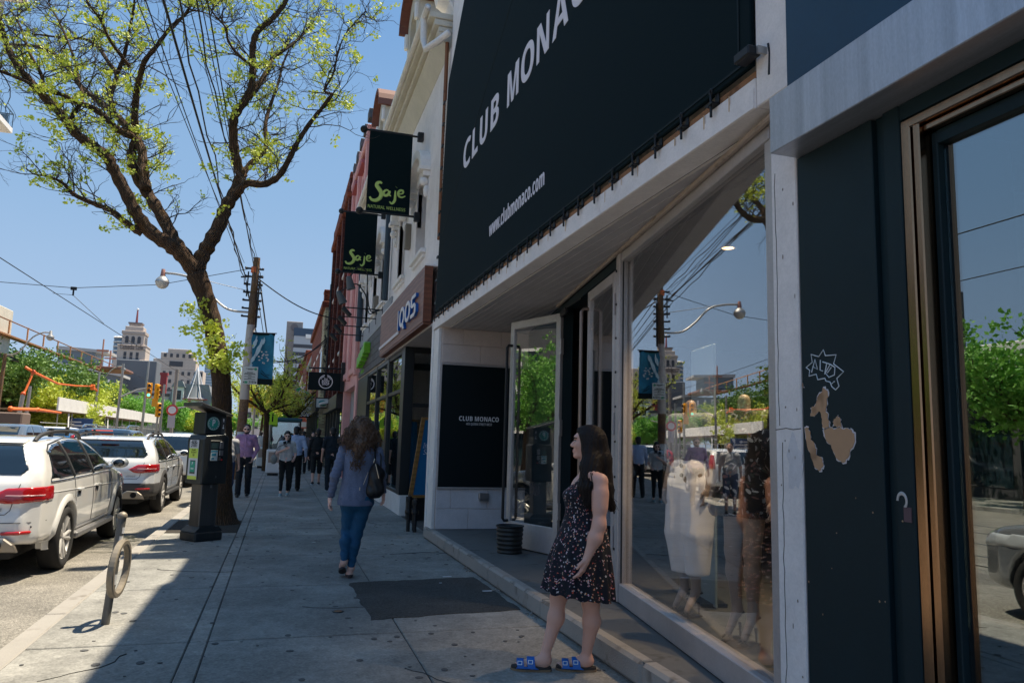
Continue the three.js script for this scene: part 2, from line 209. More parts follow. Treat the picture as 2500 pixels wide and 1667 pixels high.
// ================= ground =================
const ROADY = -.12, KERBX = -1.74;
struct('ground', box(-400, 400, -1.2, -.30, -1600, 120), M.asphalt, 'broad ground far beyond the street');
{
  const road = struct('road', box(-15.6, KERBX - .001, -.29, ROADY, -700, 60), M.asphalt, 'sunlit grey asphalt roadway beside the pavement');
  // cast iron covers and tar seams
  mesh('tar_seam', [tube([[-5.3, ROADY + .002, 4], [-5.28, ROADY + .002, -60]], .014, 5)], M.patch, road);
  for (const x of [-6.3, -7.8, -9.6, -11.1]) mesh('tram_rail', box(x - .04, x + .04, ROADY, ROADY + .006, -500, 40), M.steel, road);
  const kerb = struct('kerb', box(KERBX, KERBX + .16, -.28, -.006, -300, 30, .0), M.kerb, 'worn concrete kerb along the parking lane');
  seed(5); for (let z = 3; z > -70; z -= 2.05) mesh('kerb_stone', box(KERBX - .002, KERBX + .158, -.2, .002 + rr(-.002, .002), z - 2.04, z - .006, .012), M.kerb, kerb);
  const walk = struct('pavement', box(KERBX + .16, 8.6, -.28, -.012, -300, 30), M.joint, 'concrete pavement of large square slabs');
  const mats = [M.concrete, M.concreteB, M.concreteC];
  seed(11);
  for (let i = 0; i < 44; i++) {
    const z1 = 4.15 - i * 2.06 - .011, z0 = z1 - 2.036;
    const far = z0 < -50;
    const cols = [[KERBX + .163, -.535], [-.525, -.405], [-.395, 1.02], [1.03, 2.42]];
    cols.forEach(([a, b], c) => {
      if (c === 0 && z0 < -12.4 && z1 > -16) { // tree pit
        if (z1 > -12.9) mesh('slab', box(a, b, -.1, rr(-.001, .0015), -12.72, z1, .006), mats[i % 3], walk); else if (z0 < -14.5) mesh('slab', box(a, b, -.1, rr(-.001, .0015), z0, -14.5, .006), mats[1], walk); return;
      }
      if (c === 2 && z1 > -8.2 && z0 < -6.6 && z0 > -9) { mesh('slab', box(a, b, -.1, .001, z0, z1, .006), M.concreteB, walk); return; }
      mesh('slab', box(a, b, -.1, rr(-.0015, .0015), z0, z1, .006), c === 1 ? M.concreteC : mats[(i * 3 + c * 5 + (i >> 1)) % 3], walk);
    });
  }
  mesh('slab', box(2.43, 8.5, -.1, -.002, -300, -24), M.concreteB, walk);
  // square of patched asphalt, chewing gum spots, scraps
  mesh('asphalt_patch', slab((() => { const o = [], Q = [[.80, 8.27], [.845, 6.6], [2.2, 6.76], [2.2, 8.43]]; Q.forEach((p, i) => { const n = Q[(i + 1) % 4]; for (let k = 0; k < 14; k++) o.push([lerp(p[0], n[0], k / 14) + rr(-.018, .018), lerp(p[1], n[1], k / 14) + rr(-.02, .02)]); }); return o; })(), .006, [0, 0, 0], [1, 0, 0], [0, 0, -1]), M.patch, walk);
  seed(21);
  const gum = []; for (let i = 0; i < 260; i++) { const r = rr(.008, .028), g = new THREE.CylinderGeometry(r, r, .0025, 8); g.scale(1, 1, rr(.7, 1.5)); g.translate(rr(-1.5, 2.2), .003, rr(-16, -3.2)); gum.push(g); }
  const gm = mesh('gum_spot', gum, mat(.09, .09, .09, .95), walk); gm.userData.kind = 'stuff';
  const paper = mat(.7, .7, .72, .9);
  for (const [px, py, s] of [[1190, 1456, .05], [1092, 1418, .05], [765, 1330, .025], [1075, 1433, .015], [1562, 1587, .02], [1578, 1588, .012]]) { const z0 = -1.5 * 1836 / (py - 1080) * 1.04, p = at(px, py, z0); const pts = arcPts(0, 0, s, s * .45, 0, 6.28, 7).map(([x, y], i) => [x * (1 + .35 * Math.sin(i * 2.3)), y * (1 + .4 * Math.cos(i * 1.7))]); tag(mesh('paper_scrap', slab(pts, .004, [p.x, px > 1500 ? .178 : .006, p.z], [1, 0, 0], [0, 0, -1]), paper), ['torn white paper scrap lying on the dark asphalt patch', 'smeared white paper by the far edge of the asphalt patch', 'tiny white litter behind the walker in jeans', 'small white fleck on the asphalt patch', 'white fleck on the shop step below the big window', 'smaller of two white flecks on the shop step'][[1190, 1092, 765, 1075, 1562, 1578].indexOf(px)], 'litter'); }
  seed(123); for (const [x, z, L, a] of [[.3, -7.2, 1.1, .3], [-1.2, -9.4, .9, 1.2], [1.5, -10.2, 1.3, -.5], [.9, -5.2, .9, 1.0], [-.1, -13.2, 1.2, .7], [1.7, -14.4, 1.1, 1.9], [-.9, -5.9, .7, 2.4]]) { const P = []; let px = x, pz = z, d = a; for (let k = 0; k < 12; k++) { P.push([px, .0012, pz]); d += rr(-.5, .5); px += Math.cos(d) * L / 11; pz += Math.sin(d) * L / 11; } const g = tube(P, [.0045, .002], 4); mesh('crack', g, M.joint, walk); }
  struct('tree_pit', box(-1.575, -.54, -.1, .004, -14.49, -12.73), mat(.055, .048, .04, .98, { map: T.grime, bump: T.concreteB, bumpScale: .02 }), 'bare soil square round the street tree');
  { const c = thing('water_valve_cover', 'small round iron cover let into the pavement', 'cover', [at(824, 1497, -6.95).x, .002, -6.95]); mesh('rim', lathe([[.0, .004], [.036, .004], [.045, .006], [.05, .004], [.05, 0]], 16), M.iron, c); mesh('lid', lathe([[0, .006], [.03, .0065], [.034, .005]], 12), M.rust, c); }
  // opposite pavement
  struct('far_pavement', box(-20.5, -15.6, -.28, .0, -500, 60), M.concreteC, 'pale pavement on the opposite side of the street');
}
// ================= right-hand shop fronts, near to far =================
const wallX = (x0, x1, z0, z1, y0, y1, holes = []) => slab([[z0, y0], [z1, y0], [z1, y1], [z0, y1]], x1 - x0, [x1, 0, 0], ...FX, holes.map(h => Array.isArray(h[0]) ? h : [[h[0], h[2]], [h[0], h[3]], [h[1], h[3]], [h[1], h[2]]]));
const printX = (str, h, w, x, y, z, m, parent, name = 'lettering', font = 'b', depth = .004, skew = 0) => mesh(name, basis(letters(str, h, w, font, depth, skew), [x, y, z], ...FX), m, parent);
const printZ = (str, h, w, x, y, z, m, parent, name = 'lettering', font = 'b', depth = .003, skew = 0) => mesh(name, basis(letters(str, h, w, font, depth, skew), [x, y, z], ...FZ), m, parent);
// ---- nearest shop: dark pilaster, grey metal canopy band, bronze window ----
{
  const s = thing('corner_shop', 'dark painted shop front with grey metal canopy band and bronze framed window', 'shop', [0, 0, 0]);
  mesh('upper_wall', wallX(2.26, 12, -2.935, 9, 3.19, 9.4), M.blue, s);
  mesh('canopy_band', box(2.15, 2.6, 2.9, 3.18, -2.93, 9, .004), M.band, s);
  mesh('pilaster', [box(2.3, 2.9, 0, 2.897, -2.93, -2.452, .004), box(2.325, 2.9, 0, 2.897, -2.448, -2.40), box(2.305, 2.9, 0, 2.897, -2.395, -2.31, .004)], M.darkPaint, s);
  mesh('head_panel', box(2.31, 2.9, 2.83, 2.896, -2.308, 9), M.darkPaint, s);
  const fr = mesh('window_frame', [box(2.31, 2.46, .05, 2.826, -2.309, -2.264, .005), box(2.335, 2.46, .05, 2.80, -2.263, -2.253, .002), box(2.312, 2.46, .05, 2.79, -2.252, -2.221, .005), box(2.31, 2.46, 2.785, 2.826, -2.268, 9, .005), box(2.335, 2.46, 2.755, 2.782, -2.22, 9, .004)], M.bronze, s);
  mesh('inner_stile', [box(2.37, 2.47, .05, 2.752, -2.219, -2.192, .004), box(2.37, 2.47, 2.70, 2.752, -2.19, 9), box(2.37, 2.47, .02, .14, -2.19, 9)], M.darkPaint, s);
  mesh('pane', box(2.40, 2.406, .14, 2.70, -2.19, 8.5), M.glassTint, s);
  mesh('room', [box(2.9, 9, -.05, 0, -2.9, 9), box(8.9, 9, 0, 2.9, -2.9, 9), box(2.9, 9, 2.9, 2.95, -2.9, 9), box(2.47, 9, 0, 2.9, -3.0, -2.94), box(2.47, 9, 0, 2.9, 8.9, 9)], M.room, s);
  mesh('plinth', box(2.29, 2.9, 0, .05, -2.93, 9), M.darkPaint, s);
  // peeled patches of paint, each with a chalky torn edge
  const patch = (pts, name = 'bare_patch') => { const q = pts.map(([z, y]) => [z, y]); const c = q.reduce((a, p) => [a[0] + p[0] / q.length, a[1] + p[1] / q.length], [0, 0]); seed(q.length * 7); const fine = []; q.forEach((p, i) => { const n = q[(i + 1) % q.length]; for (let k = 0; k < 4; k++) fine.push([lerp(p[0], n[0], k / 4) + rr(-.006, .006), lerp(p[1], n[1], k / 4) + rr(-.007, .007)]); }); mesh('torn_edge', slab(fine.map(p => [c[0] + (p[0] - c[0]) * 1.08 + rr(-.004, .004), c[1] + (p[1] - c[1]) * 1.07 + rr(-.004, .004)]), .002, [2.3005, 0, 0], ...FX), M.paintRim, s); mesh(name, slab(fine, .002, [2.2982, 0, 0], ...FX), M.plasterBare, s); };
  patch([[-2.775, 1.785], [-2.755, 1.76], [-2.765, 1.7], [-2.775, 1.68], [-2.75, 1.64], [-2.755, 1.605], [-2.79, 1.605], [-2.80, 1.655], [-2.815, 1.68], [-2.84, 1.665], [-2.87, 1.655], [-2.865, 1.69], [-2.83, 1.72], [-2.815, 1.755]]);
  patch([[-2.79, 1.60], [-2.72, 1.602], [-2.655, 1.605], [-2.615, 1.60], [-2.60, 1.56], [-2.612, 1.53], [-2.635, 1.485], [-2.675, 1.455], [-2.72, 1.48], [-2.745, 1.53], [-2.775, 1.56]]);
  patch([[-2.725, 1.61], [-2.68, 1.61], [-2.685, 1.645], [-2.705, 1.66], [-2.725, 1.64]]);
  patch([[-2.915, 1.61], [-2.885, 1.6], [-2.87, 1.555], [-2.845, 1.535], [-2.84, 1.49], [-2.80, 1.47], [-2.795, 1.44], [-2.825, 1.415], [-2.86, 1.44], [-2.88, 1.49], [-2.90, 1.54]]);
  patch([[-2.925, 1.80], [-2.92, 1.81], [-2.915, 1.795]]);
  // white paint-pen tag: a burst with letters
  const ink = mat(.62, .66, .7, .8), gz = px => lerp(-2.897, -2.658, (px - 215) / 165), gy = py => lerp(1.952, 1.77, (py - 98) / 177);
  const stroke = (L, r = .0028) => tube(L.map(([x, y]) => [2.2995, gy(y), gz(x)]), r, 5);
  mesh('graffiti', [stroke([[215, 165], [245, 145], [240, 110], [275, 125], [297, 98], [305, 125], [352, 128], [340, 165], [381, 203], [352, 228], [360, 262], [345, 276], [330, 262], [322, 240], [305, 235], [300, 222], [268, 225], [262, 200], [228, 205], [232, 180], [215, 165]]), stroke([[240, 190], [258, 135], [268, 180], [246, 165]]), stroke([[282, 140], [280, 185], [292, 190]]), stroke([[292, 150], [325, 165]]), stroke([[310, 160], [300, 205]]), stroke([[325, 165], [345, 180], [342, 212], [318, 220], [303, 200], [325, 165]]), stroke([[330, 178], [312, 200]]), stroke([[340, 240], [341, 243]], .005), stroke([[332, 246], [333, 248]], .005)], ink, s);
  mesh('round_lock', [new THREE.TorusGeometry(.022, .006, 6, 18, 4.2).rotateY(Math.PI / 2).scale(.3, 1.3, 1).translate(2.304, 1.322, -2.37)], mat(.5, .5, .52, .4, { metalness: .5 }), s);
  mesh('warning_sticker', box(2.302, 2.3045, 1.245, 1.30, -2.362, -2.325), mat(.10, .055, .07, .5), s);
  const spk = []; seed(3); for (let i = 0; i < 11; i++) { const z = rr(-2.92, -2.33), y = rr(.4, 1.5); if (z > -2.46 && z < -2.39) continue; spk.push(sph(2.3005, y, z, .002, rr(.002, .006), rr(.002, .005), 6)); } const sk = mesh('paint_chip', spk, M.plasterBare, s); sk.userData.kind = 'stuff';
}
// ---- clothing store: white beam and post, black banner, recessed angled window wall ----
const WA = 9.17 * D2R, wDir = V(Math.sin(WA), 0, -Math.cos(WA)), wNor = V(-Math.cos(WA), 0, -Math.sin(WA)), W0 = V(2.446, 0, -3.362);
// local window-wall frame: s along the wall away from the camera, y up, d out to the street
function wbox(s0, s1, y0, y1, d0, d1, c = 0) { const g = box(s0, s1, y0, y1, d0, d1, c); g.applyMatrix4(new THREE.Matrix4().makeBasis(wDir, V(0, 1, 0), wNor.clone()).setPosition(W0)); const flip = wDir.clone().cross(V(0, 1, 0)).dot(wNor) < 0; if (flip) { const n = flat(g); const p = n.attributes.position.array; for (let i = 0; i < p.length; i += 9) for (let k = 0; k < 3; k++) { const t = p[i + 3 + k]; p[i + 3 + k] = p[i + 6 + k]; p[i + 6 + k] = t; } n.deleteAttribute('normal'); n.computeVertexNormals(); return n; } return g; }
{
  const s = thing('clothing_store', 'white beamed clothing store with recessed angled shop window and black end panel', 'shop');
  mesh('upper_wall', [box(2.42, 12, 3.50, 9.4, -12.05, -2.95)], M.white, s);
  mesh('post', [box(2.3, 2.62, 0, 3.286, -3.131, -2.941, .006)], M.white, s);
  mesh('post_upper', box(2.295, 2.5, 3.29, 9.2, -3.235, -2.942, .006), M.white, s);
  { // hairline cracks in the post plaster
    const cr = []; const path = (L) => cr.push(tube(L.map(([z, y]) => [2.2998, y, z]), .0022, 4)); seed(31);
    let L = []; for (let y = .1; y < 1.55; y += .06) L.push([-3.085 + rr(-.006, .006), y]); path(L); L = []; for (let y = 1.62; y < 2.9; y += .07) L.push([-3.1 + rr(-.005, .005), y]); path(L); path([[-3.13, 1.6], [-3.05, 1.607], [-3.0, 1.60], [-2.945, 1.604]]); path([[-3.04, .2], [-3.03, .32], [-3.045, .4]]);
    each('crack', cr, M.joint, s);
    const ch = []; for (let i = 0; i < 16; i++) ch.push(sph(2.3, rr(.2, 3), rr(-3.11, -2.96), .0015, rr(.004, .014), rr(.002, .006), 6)); mesh('paint_chip', ch, mat(.25, .2, .17, .9), s).userData.kind = 'stuff';
    const bl = arcPts(0, 0, .05, .13, 0, 6.28, 16).map(([z, y], i) => [-2.995 + z * (1 + .3 * Math.sin(i * 2.1)), 1.44 + y * (1 + .25 * Math.cos(i * 1.3))]); mesh('filler_patch', slab(bl, .0015, [2.301, 0, 0], ...FX), M.tileW, s);
  }
  mesh('end_post', [box(2.285, 2.36, 0, 3.29, -12.05, -11.93, .005), box(2.30, 2.345, .17, 3.27, -11.925, -11.545, .004)], M.whiteClean, s);
  const beam = mesh('beam', box(2.29, 2.46, 3.288, 3.46, -12.05, -3.238, .005), M.white, s);
  { const z = [-12.05, -9.6, -7.45, -5.25, -3.24]; for (let i = 0; i < 4; i++) mesh('beam_panel', box(2.283, 2.2895, 3.29, 3.40, z[i] + .004, z[i + 1] - .004, .002), M.white, s); }
  mesh('rusty_ledge', box(2.30, 2.42, 3.462, 3.50, -12.04, -3.238), M.rust, s);
  { seed(8); const st = []; for (let i = 0; i < 22; i++) { const z = -3.4 - i * .37 + rr(-.1, .1), h = rr(.03, .12), w = rr(.003, .008); st.push(box(2.2822, 2.2835, 3.452 - h, 3.456, z - w, z + w)); } mesh('rust_streak', st, mat(.55, .36, .2, .9), s).userData.kind = 'stuff'; }
  // soffit boards running along the street
  const boards = [0.0]; for (let k = 0; k < 13; k++) {
    const x0 = 2.462 + k * .1, x1 = x0 + .086; const zN = -3.362 - (x0 - 2.446) / Math.tan(WA) - .02; if (-11.52 > zN) break;
    mesh('soffit_board', slab([[x0, 11.53], [x1, 11.53], [x1, -Math.min(-3.26, zN - .094 / Math.tan(WA))], [x0, -Math.min(-3.26, zN)]].map(([x, z]) => [x, z]), .02, [0, 3.29, 0], [1, 0, 0], [0, 0, -1]).rotateX(0), M.soffit, s).position.y = -.02;
  }
  mesh('soffit_joint', slab([[2.462, 11.52], [2.47, 3.5], [3.6, 10.4], [3.75, 11.52]], .004, [0, 3.276, 0], [1, 0, 0], [0, 0, -1]), M.whiteClean, s);
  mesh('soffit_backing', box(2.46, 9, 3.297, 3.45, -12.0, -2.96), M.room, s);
  // end wall facing the camera
  const ew = mesh('end_wall', box(2.348, 4.2, 0.0, 3.29, -11.75, -11.545), M.tile, s);
  [[2.362, 2.70, 3.02, 3.268], [2.706, 3.33, 3.02, 3.268], [3.336, 4.1, 3.02, 3.268], [2.362, 2.98, 2.73, 3.014], [2.986, 3.75, 2.73, 3.014], [3.756, 4.1, 2.73, 3.014]].forEach(a => mesh('wall_tile', box(a[0], a[1], a[2], a[3], -11.545, -11.53, .004), M.tile, s));
  [[2.362, 2.58, .48, .775], [2.586, 3.17, .48, .775], [3.176, 3.9, .48, .775], [2.362, 2.87, .172, .474], [2.876, 3.45, .172, .474], [3.456, 4.1, .172, .474]].forEach(a => mesh('wall_tile', box(a[0], a[1], a[2], a[3], -11.545, -11.53, .004), M.tileW, s));
  mesh('panel_frame', [box(2.352, 3.95, .778, .806, -11.545, -11.49, .004), box(2.352, 3.95, 2.69, 2.715, -11.545, -11.49, .004), box(2.352, 2.366, .806, 2.69, -11.545, -11.492)], M.frame, s);
  const bp = mesh('black_panel', box(2.367, 3.95, .807, 2.689, -11.545, -11.50), M.blackPanel, s);
  printZ('CLUB MONACO', .052, .645, 2.665, 1.826, -11.499, M.letterW, s, 'panel_lettering');
  printZ('403 QUEEN STREET WEST', .026, .42, 2.781, 1.762, -11.499, M.letterW, s, 'panel_address', 'r');
  mesh('wall_vent', [box(2.66 + .36, 2.66 + .52, .62, .72, -11.53, -11.46, .012), box(3.03, 3.17, .60, .622, -11.53, -11.44)], M.alu, s);
  // step
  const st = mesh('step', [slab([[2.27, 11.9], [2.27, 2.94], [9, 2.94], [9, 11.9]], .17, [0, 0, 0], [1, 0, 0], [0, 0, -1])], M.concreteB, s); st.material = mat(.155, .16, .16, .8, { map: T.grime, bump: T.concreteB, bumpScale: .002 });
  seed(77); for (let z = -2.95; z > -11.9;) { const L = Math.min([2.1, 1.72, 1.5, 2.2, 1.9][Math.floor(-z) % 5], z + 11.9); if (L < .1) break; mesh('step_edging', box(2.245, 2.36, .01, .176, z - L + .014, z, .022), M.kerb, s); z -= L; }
  const chips = []; for (const zz of [-6.47, -7.6, -8.9, -5.2]) for (let i = 0; i < 9; i++) chips.push(sph(2.24 + rr(-.05, .02), rr(0, .02), zz + rr(-.12, .12), rr(.005, .02), rr(.004, .012), rr(.006, .02), 6)); mesh('rubble', chips, M.kerb, s).userData.kind = 'stuff';
  // window wall
  mesh('window_frame', [wbox(-.06, 2.76, .178, .335, -.10, .02, .006), wbox(-.06, 2.76, 3.165, 3.268, -.06, .02, .004), wbox(2.765, 2.85, .178, 3.265, -.10, .035, .006), wbox(2.857, 2.935, .178, 3.265, -.08, .02, .006), wbox(-.2, 0.005, .178, 3.268, -.1, .01)], M.frame, s);
  mesh('wood_trim', wbox(-.2, 5.6, 3.235, 3.27, .022, .06, .008), mat(.48, .40, .34, .8, { map: T.grime }), s);
  mesh('sealant', wbox(2.75, 2.758, .34, 3.16, -.005, .006), M.blackMetal, s);
  mesh('pane', wbox(.005, 2.757, .337, 3.163, -.03, -.024), M.glass, s);
  const clips = []; for (let y = .6; y < 3.1; y += .31) clips.push(wbox(2.842, 2.862, y, y + .02, .03, .045)); mesh('frame_clip', clips, M.iron, s);
  mesh('far_jamb', [wbox(5.36, 5.46, .178, 3.235, -.12, .02, .006), wbox(2.94, 5.36, 3.14, 3.235, -.08, .015, .004)], M.darkPaint, s);
  mesh('vestibule_wall', [wbox(5.465, 8.5, .178, 3.27, -.12, -.02)], M.darkPaint, s);
  // right leaf, shut
  const leaf = (parent, local) => { // local(s0,s1,y0,y1,d0,d1,c)
    mesh('door_frame', [local(0, .085, .185, 3.12, -.025, .025, .005), local(.995, 1.075, .185, 3.12, -.025, .025, .005), local(.085, .995, 3.02, 3.12, -.025, .025, .005), local(.085, .995, .185, .50, -.025, .025, .005)], M.frame, parent);
    mesh('door_pane', local(.085, .995, .50, 3.02, -.004, .004), M.glass, parent);
  };
  const dr = thing('glass_door', 'shut glass door leaf with tall bar handle next to the big window', 'door');
  leaf(dr, (a, b, c, d, e, f, g) => wbox(2.942 + a, 2.942 + b, c, d, e, f, g));
  const wp = (q, y, d) => W0.clone().addScaledVector(wDir, q).addScaledVector(wNor, d).setY(y);
  const bar = (q, y0, y1, d) => tube([wp(q, y0, Math.sign(d) * .025), wp(q, y0, d * .75), wp(q, y0 + .03, d), wp(q, y1 - .03, d), wp(q, y1, d * .75), wp(q, y1, Math.sign(d) * .025)], .019, 10);
  mesh('door_handle', bar(3.96, .75, 2.93, .105), mat(.30, .24, .21, .35, { metalness: .8 }), dr); mesh('inner_handle', bar(3.96, .75, 2.93, -.105), M.frame, dr);
  mesh('hinge', [.6, 1.6, 2.7].map(y => wbox(2.93, 2.95, y, y + .2, .02, .04, .004)), M.frame, dr);
  // left leaf, folded right back against the end of the vestibule
  const hin = wp(5.34, 0, .03), la = -18 * D2R, lD = V(Math.sin(la), 0, -Math.cos(la)), lN = V(-Math.cos(la), 0, -Math.sin(la));
  const lp = (q, y, d) => hin.clone().addScaledVector(lD, q).addScaledVector(lN, d).setY(y);
  const lbox = (a, b, c, d, e, f, g) => { const P = box(a, b, c, d, e, f, g); P.applyMatrix4(new THREE.Matrix4().makeBasis(lD, V(0, 1, 0), lN).setPosition(hin)); const n = flat(P), p = n.attributes.position.array; for (let i = 0; i < p.length; i += 9) for (let k = 0; k < 3; k++) { const t = p[i + 3 + k]; p[i + 3 + k] = p[i + 6 + k]; p[i + 6 + k] = t; } n.deleteAttribute('normal'); n.computeVertexNormals(); return n; };
  const dl = thing('glass_door', 'glass door leaf folded open beside the black end panel, number reversed', 'door');
  leaf(dl, lbox);
  const lbar = d => tube([lp(1.03, .5, Math.sign(d) * .025), lp(1.03, .5, d * .75), lp(1.03, .53, d), lp(1.03, 2.77, d), lp(1.03, 2.8, d * .75), lp(1.03, 2.8, Math.sign(d) * .025)], .019, 10);
  mesh('door_handle', lbar(-.105), mat(.16, .14, .13, .35, { metalness: .8 }), dl); mesh('inner_handle', lbar(.105), M.iron, dl);
  mesh('door_number', basis(letters('403', .10, .22, 's', .001), lp(.36, .86, .0055).toArray(), lD.toArray(), [0, 1, 0]), mat(.05, .05, .06, .6), dl);
  mesh('hinge', [.6, 1.6, 2.6].map(y => lbox(-.02, .0, y, y + .2, -.02, .03, .004)), M.frame, dl);
  tag(mesh('door_closer', [cyl(wp(4.3, 3.11, .03), wp(4.95, 3.12, .06), .008, 6), wbox(5.0, 5.3, 3.06, 3.13, .02, .07, .01)], M.iron, dl), null);
  // interior
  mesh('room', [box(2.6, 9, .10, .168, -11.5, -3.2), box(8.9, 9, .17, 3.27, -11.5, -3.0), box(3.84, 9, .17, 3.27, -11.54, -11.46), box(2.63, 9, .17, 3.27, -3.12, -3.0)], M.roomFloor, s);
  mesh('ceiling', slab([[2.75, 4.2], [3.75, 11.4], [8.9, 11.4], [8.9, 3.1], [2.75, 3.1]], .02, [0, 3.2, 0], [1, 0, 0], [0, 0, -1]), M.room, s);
  mesh('display_plinth', slab([[2.56, 3.4], [3.0, 6.2], [3.95, 6.2], [3.75, 3.4]], .08, [0, .17, 0], [1, 0, 0], [0, 0, -1]), mat(.06, .07, .075, .6), s);
  // lit downlights in the ceiling
  for (const [q, d, i] of [[1.0, -.75, 0], [2.2, -.75, 1]]) { const p = wp(q, 3.19, d), dlg = thing('ceiling_downlight', i ? 'lit warm ceiling spot over the white trousers' : 'lit warm ceiling spot nearest the white post', 'lamp', p.toArray()); mesh('rim', lathe([[.05, 0], [.075, -.004], [.08, .008]], 20), M.alu, dlg); const bm = mesh('bulb', lathe([[0, -.002], [.05, .0]], 16), mat(1, .75, .4, .5, { emissive: lin(1, .6, .25), emissiveIntensity: 3 }), dlg); const L = new THREE.SpotLight(lin(1, .72, .42), 8, 0, .9, .6); L.position.set(0, -.02, 0); L.target.position.set(0, -3, 0); L.castShadow = true; dlg.add(L, L.target); }
  // pale hanging screen and skirts at the back of the window
  const scr = thing('display_screen', 'tall pale translucent screen standing inside the shop window', 'screen', wp(2.35, .26, -.62).toArray(), -.2); mesh('sheet', box(-.02, .0, 0, 2.1, -.35, .2, .004), mat(.30, .40, .44, .7, { transmission: .2, thickness: 0 }), scr); mesh('foot', box(-.12, .1, -.01, .02, -.3, .15), M.blackMetal, scr);
}
// ---- black banner with rows of tie hooks ----
{
  const b = thing('shop_banner', 'huge black canvas banner tied above the white beam', 'banner');
  mesh('canvas', slab([[-11.8, 3.53], [-3.25, 3.53], [-3.25, 9.2], [-9.6, 9.2], [-10.5, 8.25], [-11.5, 7.3]], .02, [2.30, 0, 0], ...FX, [], .006), M.blackCanvas, b);
  mesh('hem', [box(2.268, 2.2738, 3.56, 3.575, -11.75, -3.3), box(2.268, 2.2738, 3.6, 9.1, -3.36, -3.345)], M.blackPanel, b);
  for (const [y0, y1, z0, z1] of [[4.75, 7.6, -11.5, -6.0]]) mesh('seam', tube([[2.2725, y0, z0], [2.2725, y1, z1]], .004, 4), mat(.016, .03, .036, .8), b);
  const L = [['C', -10.13, .41], ['L', -9.61, .30], ['U', -9.2, .38], ['B', -8.66, .36], ['M', -7.94, .43], ['O', -7.42, .44], ['N', -6.89, .37], ['A', -6.42, .42], ['C', -5.92, .41], ['O', -5.42, .44]];
  for (const [c, z, w] of L) printX(c, .295, w, 2.2735, 5.335, z, M.letter, b, 'letter', 'b', .004);
  printX('www.clubmonaco.com', .125, 2.0, 2.2735, 3.965, -8.565, M.letter, b, 'web_address', 'b', .003);
  for (let i = 0; i < 25; i++) { const z = -3.62 - i * .339; const h = mesh('tie_hook', [box(2.245, 2.30, 3.464, 3.474, z - .036, z + .036), box(2.286, 2.299, 3.475, 3.535, z + .0, z + .04, .004)], M.iron, b); mesh('bolt', [cyl([2.262, 3.395, z], [2.262, 3.53, z], .009, 6), tube(arcPts(0, 0, .014, .018, -1.2, 4, 7).map(([a, y]) => [2.262, 3.548 + y, z + a]), .005, 5)], M.iron, h); }
  const edge = []; for (let y = 3.7; y < 7.2; y += .38) edge.push(box(2.275, 2.30, y, y + .035, -11.90, -11.79)); mesh('edge_clip', edge, M.iron, b);
  const lm = thing('flood_light', 'small black flood lamp at the lower right corner of the banner', 'lamp', [2.24, 3.56, -3.21]); mesh('housing', box(-.05, .03, -.028, .028, -.075, .06, .008), M.iron, lm); each('bracket', [box(.0, .06, -.02, .02, .06, .075), cyl([.0, .0, -.075], [.0, .02, -.12], .008, 6)], M.galv, lm); mesh('cable', tube([[.05, .03, .09], [.055, -.02, .095], [.052, -.14, .09]], .006, 5), M.iron, lm);
}
// ---- iron bin by the doors ----
{
  const b = thing('ribbed_planter', 'dark ribbed metal tub standing on the step by the open door', 'planter', [2.79, .172, -9.05]); const P = [[0, .02], [.14, .0]]; for (let i = 0; i <= 24; i++) { const y = i / 24 * .31; P.push([.15 + .016 * y / .31 + .007 * Math.sin(i * 1.55), y]); } P.push([.176, .315], [.172, .325], [.158, .32], [.152, .28], [0, .27]);
  mesh('tub', lathe(P, 32), mat(.045, .05, .052, .5, { metalness: .5, map: T.grime }), b); mesh('rim', new THREE.TorusGeometry(.168, .008, 6, 32).rotateX(Math.PI / 2).translate(0, .322, 0), M.iron, b);
}
// ---- white rendered building with arched windows, wooden sign below ----
function archWindow(s, zc, w, y0, y1, x, hood = true) { // window > frame, pane, sill, hood, bracket
  const hw = w / 2, wn = mesh('window', wallX(x + .02, x + .10, zc - hw - .11, zc + hw + .11, y0 - .02, y1 + .14, [[...arcPts(zc, y1 - .16, hw, .20, 0, Math.PI, 10), [zc - hw, y0], [zc + hw, y0]]]), M.whiteClean, s);
  mesh('pane', box(x + .24, x + .25, y0 - .02, y1 + .12, zc - hw - .03, zc + hw + .03), M.skyGlass, wn);
  mesh('sash', [box(x + .205, x + .238, y0, y1, zc - .025, zc + .025), box(x + .2, x + .238, (y0 + y1) / 2 - .03, (y0 + y1) / 2 + .03, zc - hw, zc + hw)], M.greyPaint, wn);
  mesh('sill', [box(x - .10, x + .14, y0 - .11, y0 - .025, zc - hw - .16, zc + hw + .16, .012), box(x - .05, x + .1, y0 - .19, y0 - .112, zc - hw - .1, zc + hw + .1, .01)], M.whiteClean, wn);
  if (!hood) return;
  const o = arcPts(zc, y1 - .03, hw + .30, .52, 0, Math.PI, 14), i2 = arcPts(zc, y1 - .03, hw + .12, .34, Math.PI, 0, 14);
  mesh('hood', slab([...o, ...i2], .24, [x + .06, 0, 0], ...FX, [], .015), M.whiteClean, wn);
  const i3 = arcPts(zc, y1 - .03, hw + .12, .34, 0, Math.PI, 12); mesh('tympanum', slab([...i3, [zc - hw - .12, y1 - .03]], .06, [x + .04, 0, 0], ...FX), M.white, wn);
  for (const k of [-1, 1]) { const z = zc + k * (hw + .2); mesh('bracket', [box(x - .22, x + .06, y1 - .12, y1 - .03, z - .13, z + .13, .012), box(x - .14, x + .06, y1 - .22, y1 - .118, z - .09, z + .09, .01), sph(x - .10, y1 - .32, z, .09, .09, .075), sph(x - .05, y1 - .50, z, .06, .13, .055), box(x - .02, x + .06, y1 - .7, y1 - .205, z - .07, z + .07, .01)], M.whiteClean, wn); }
}
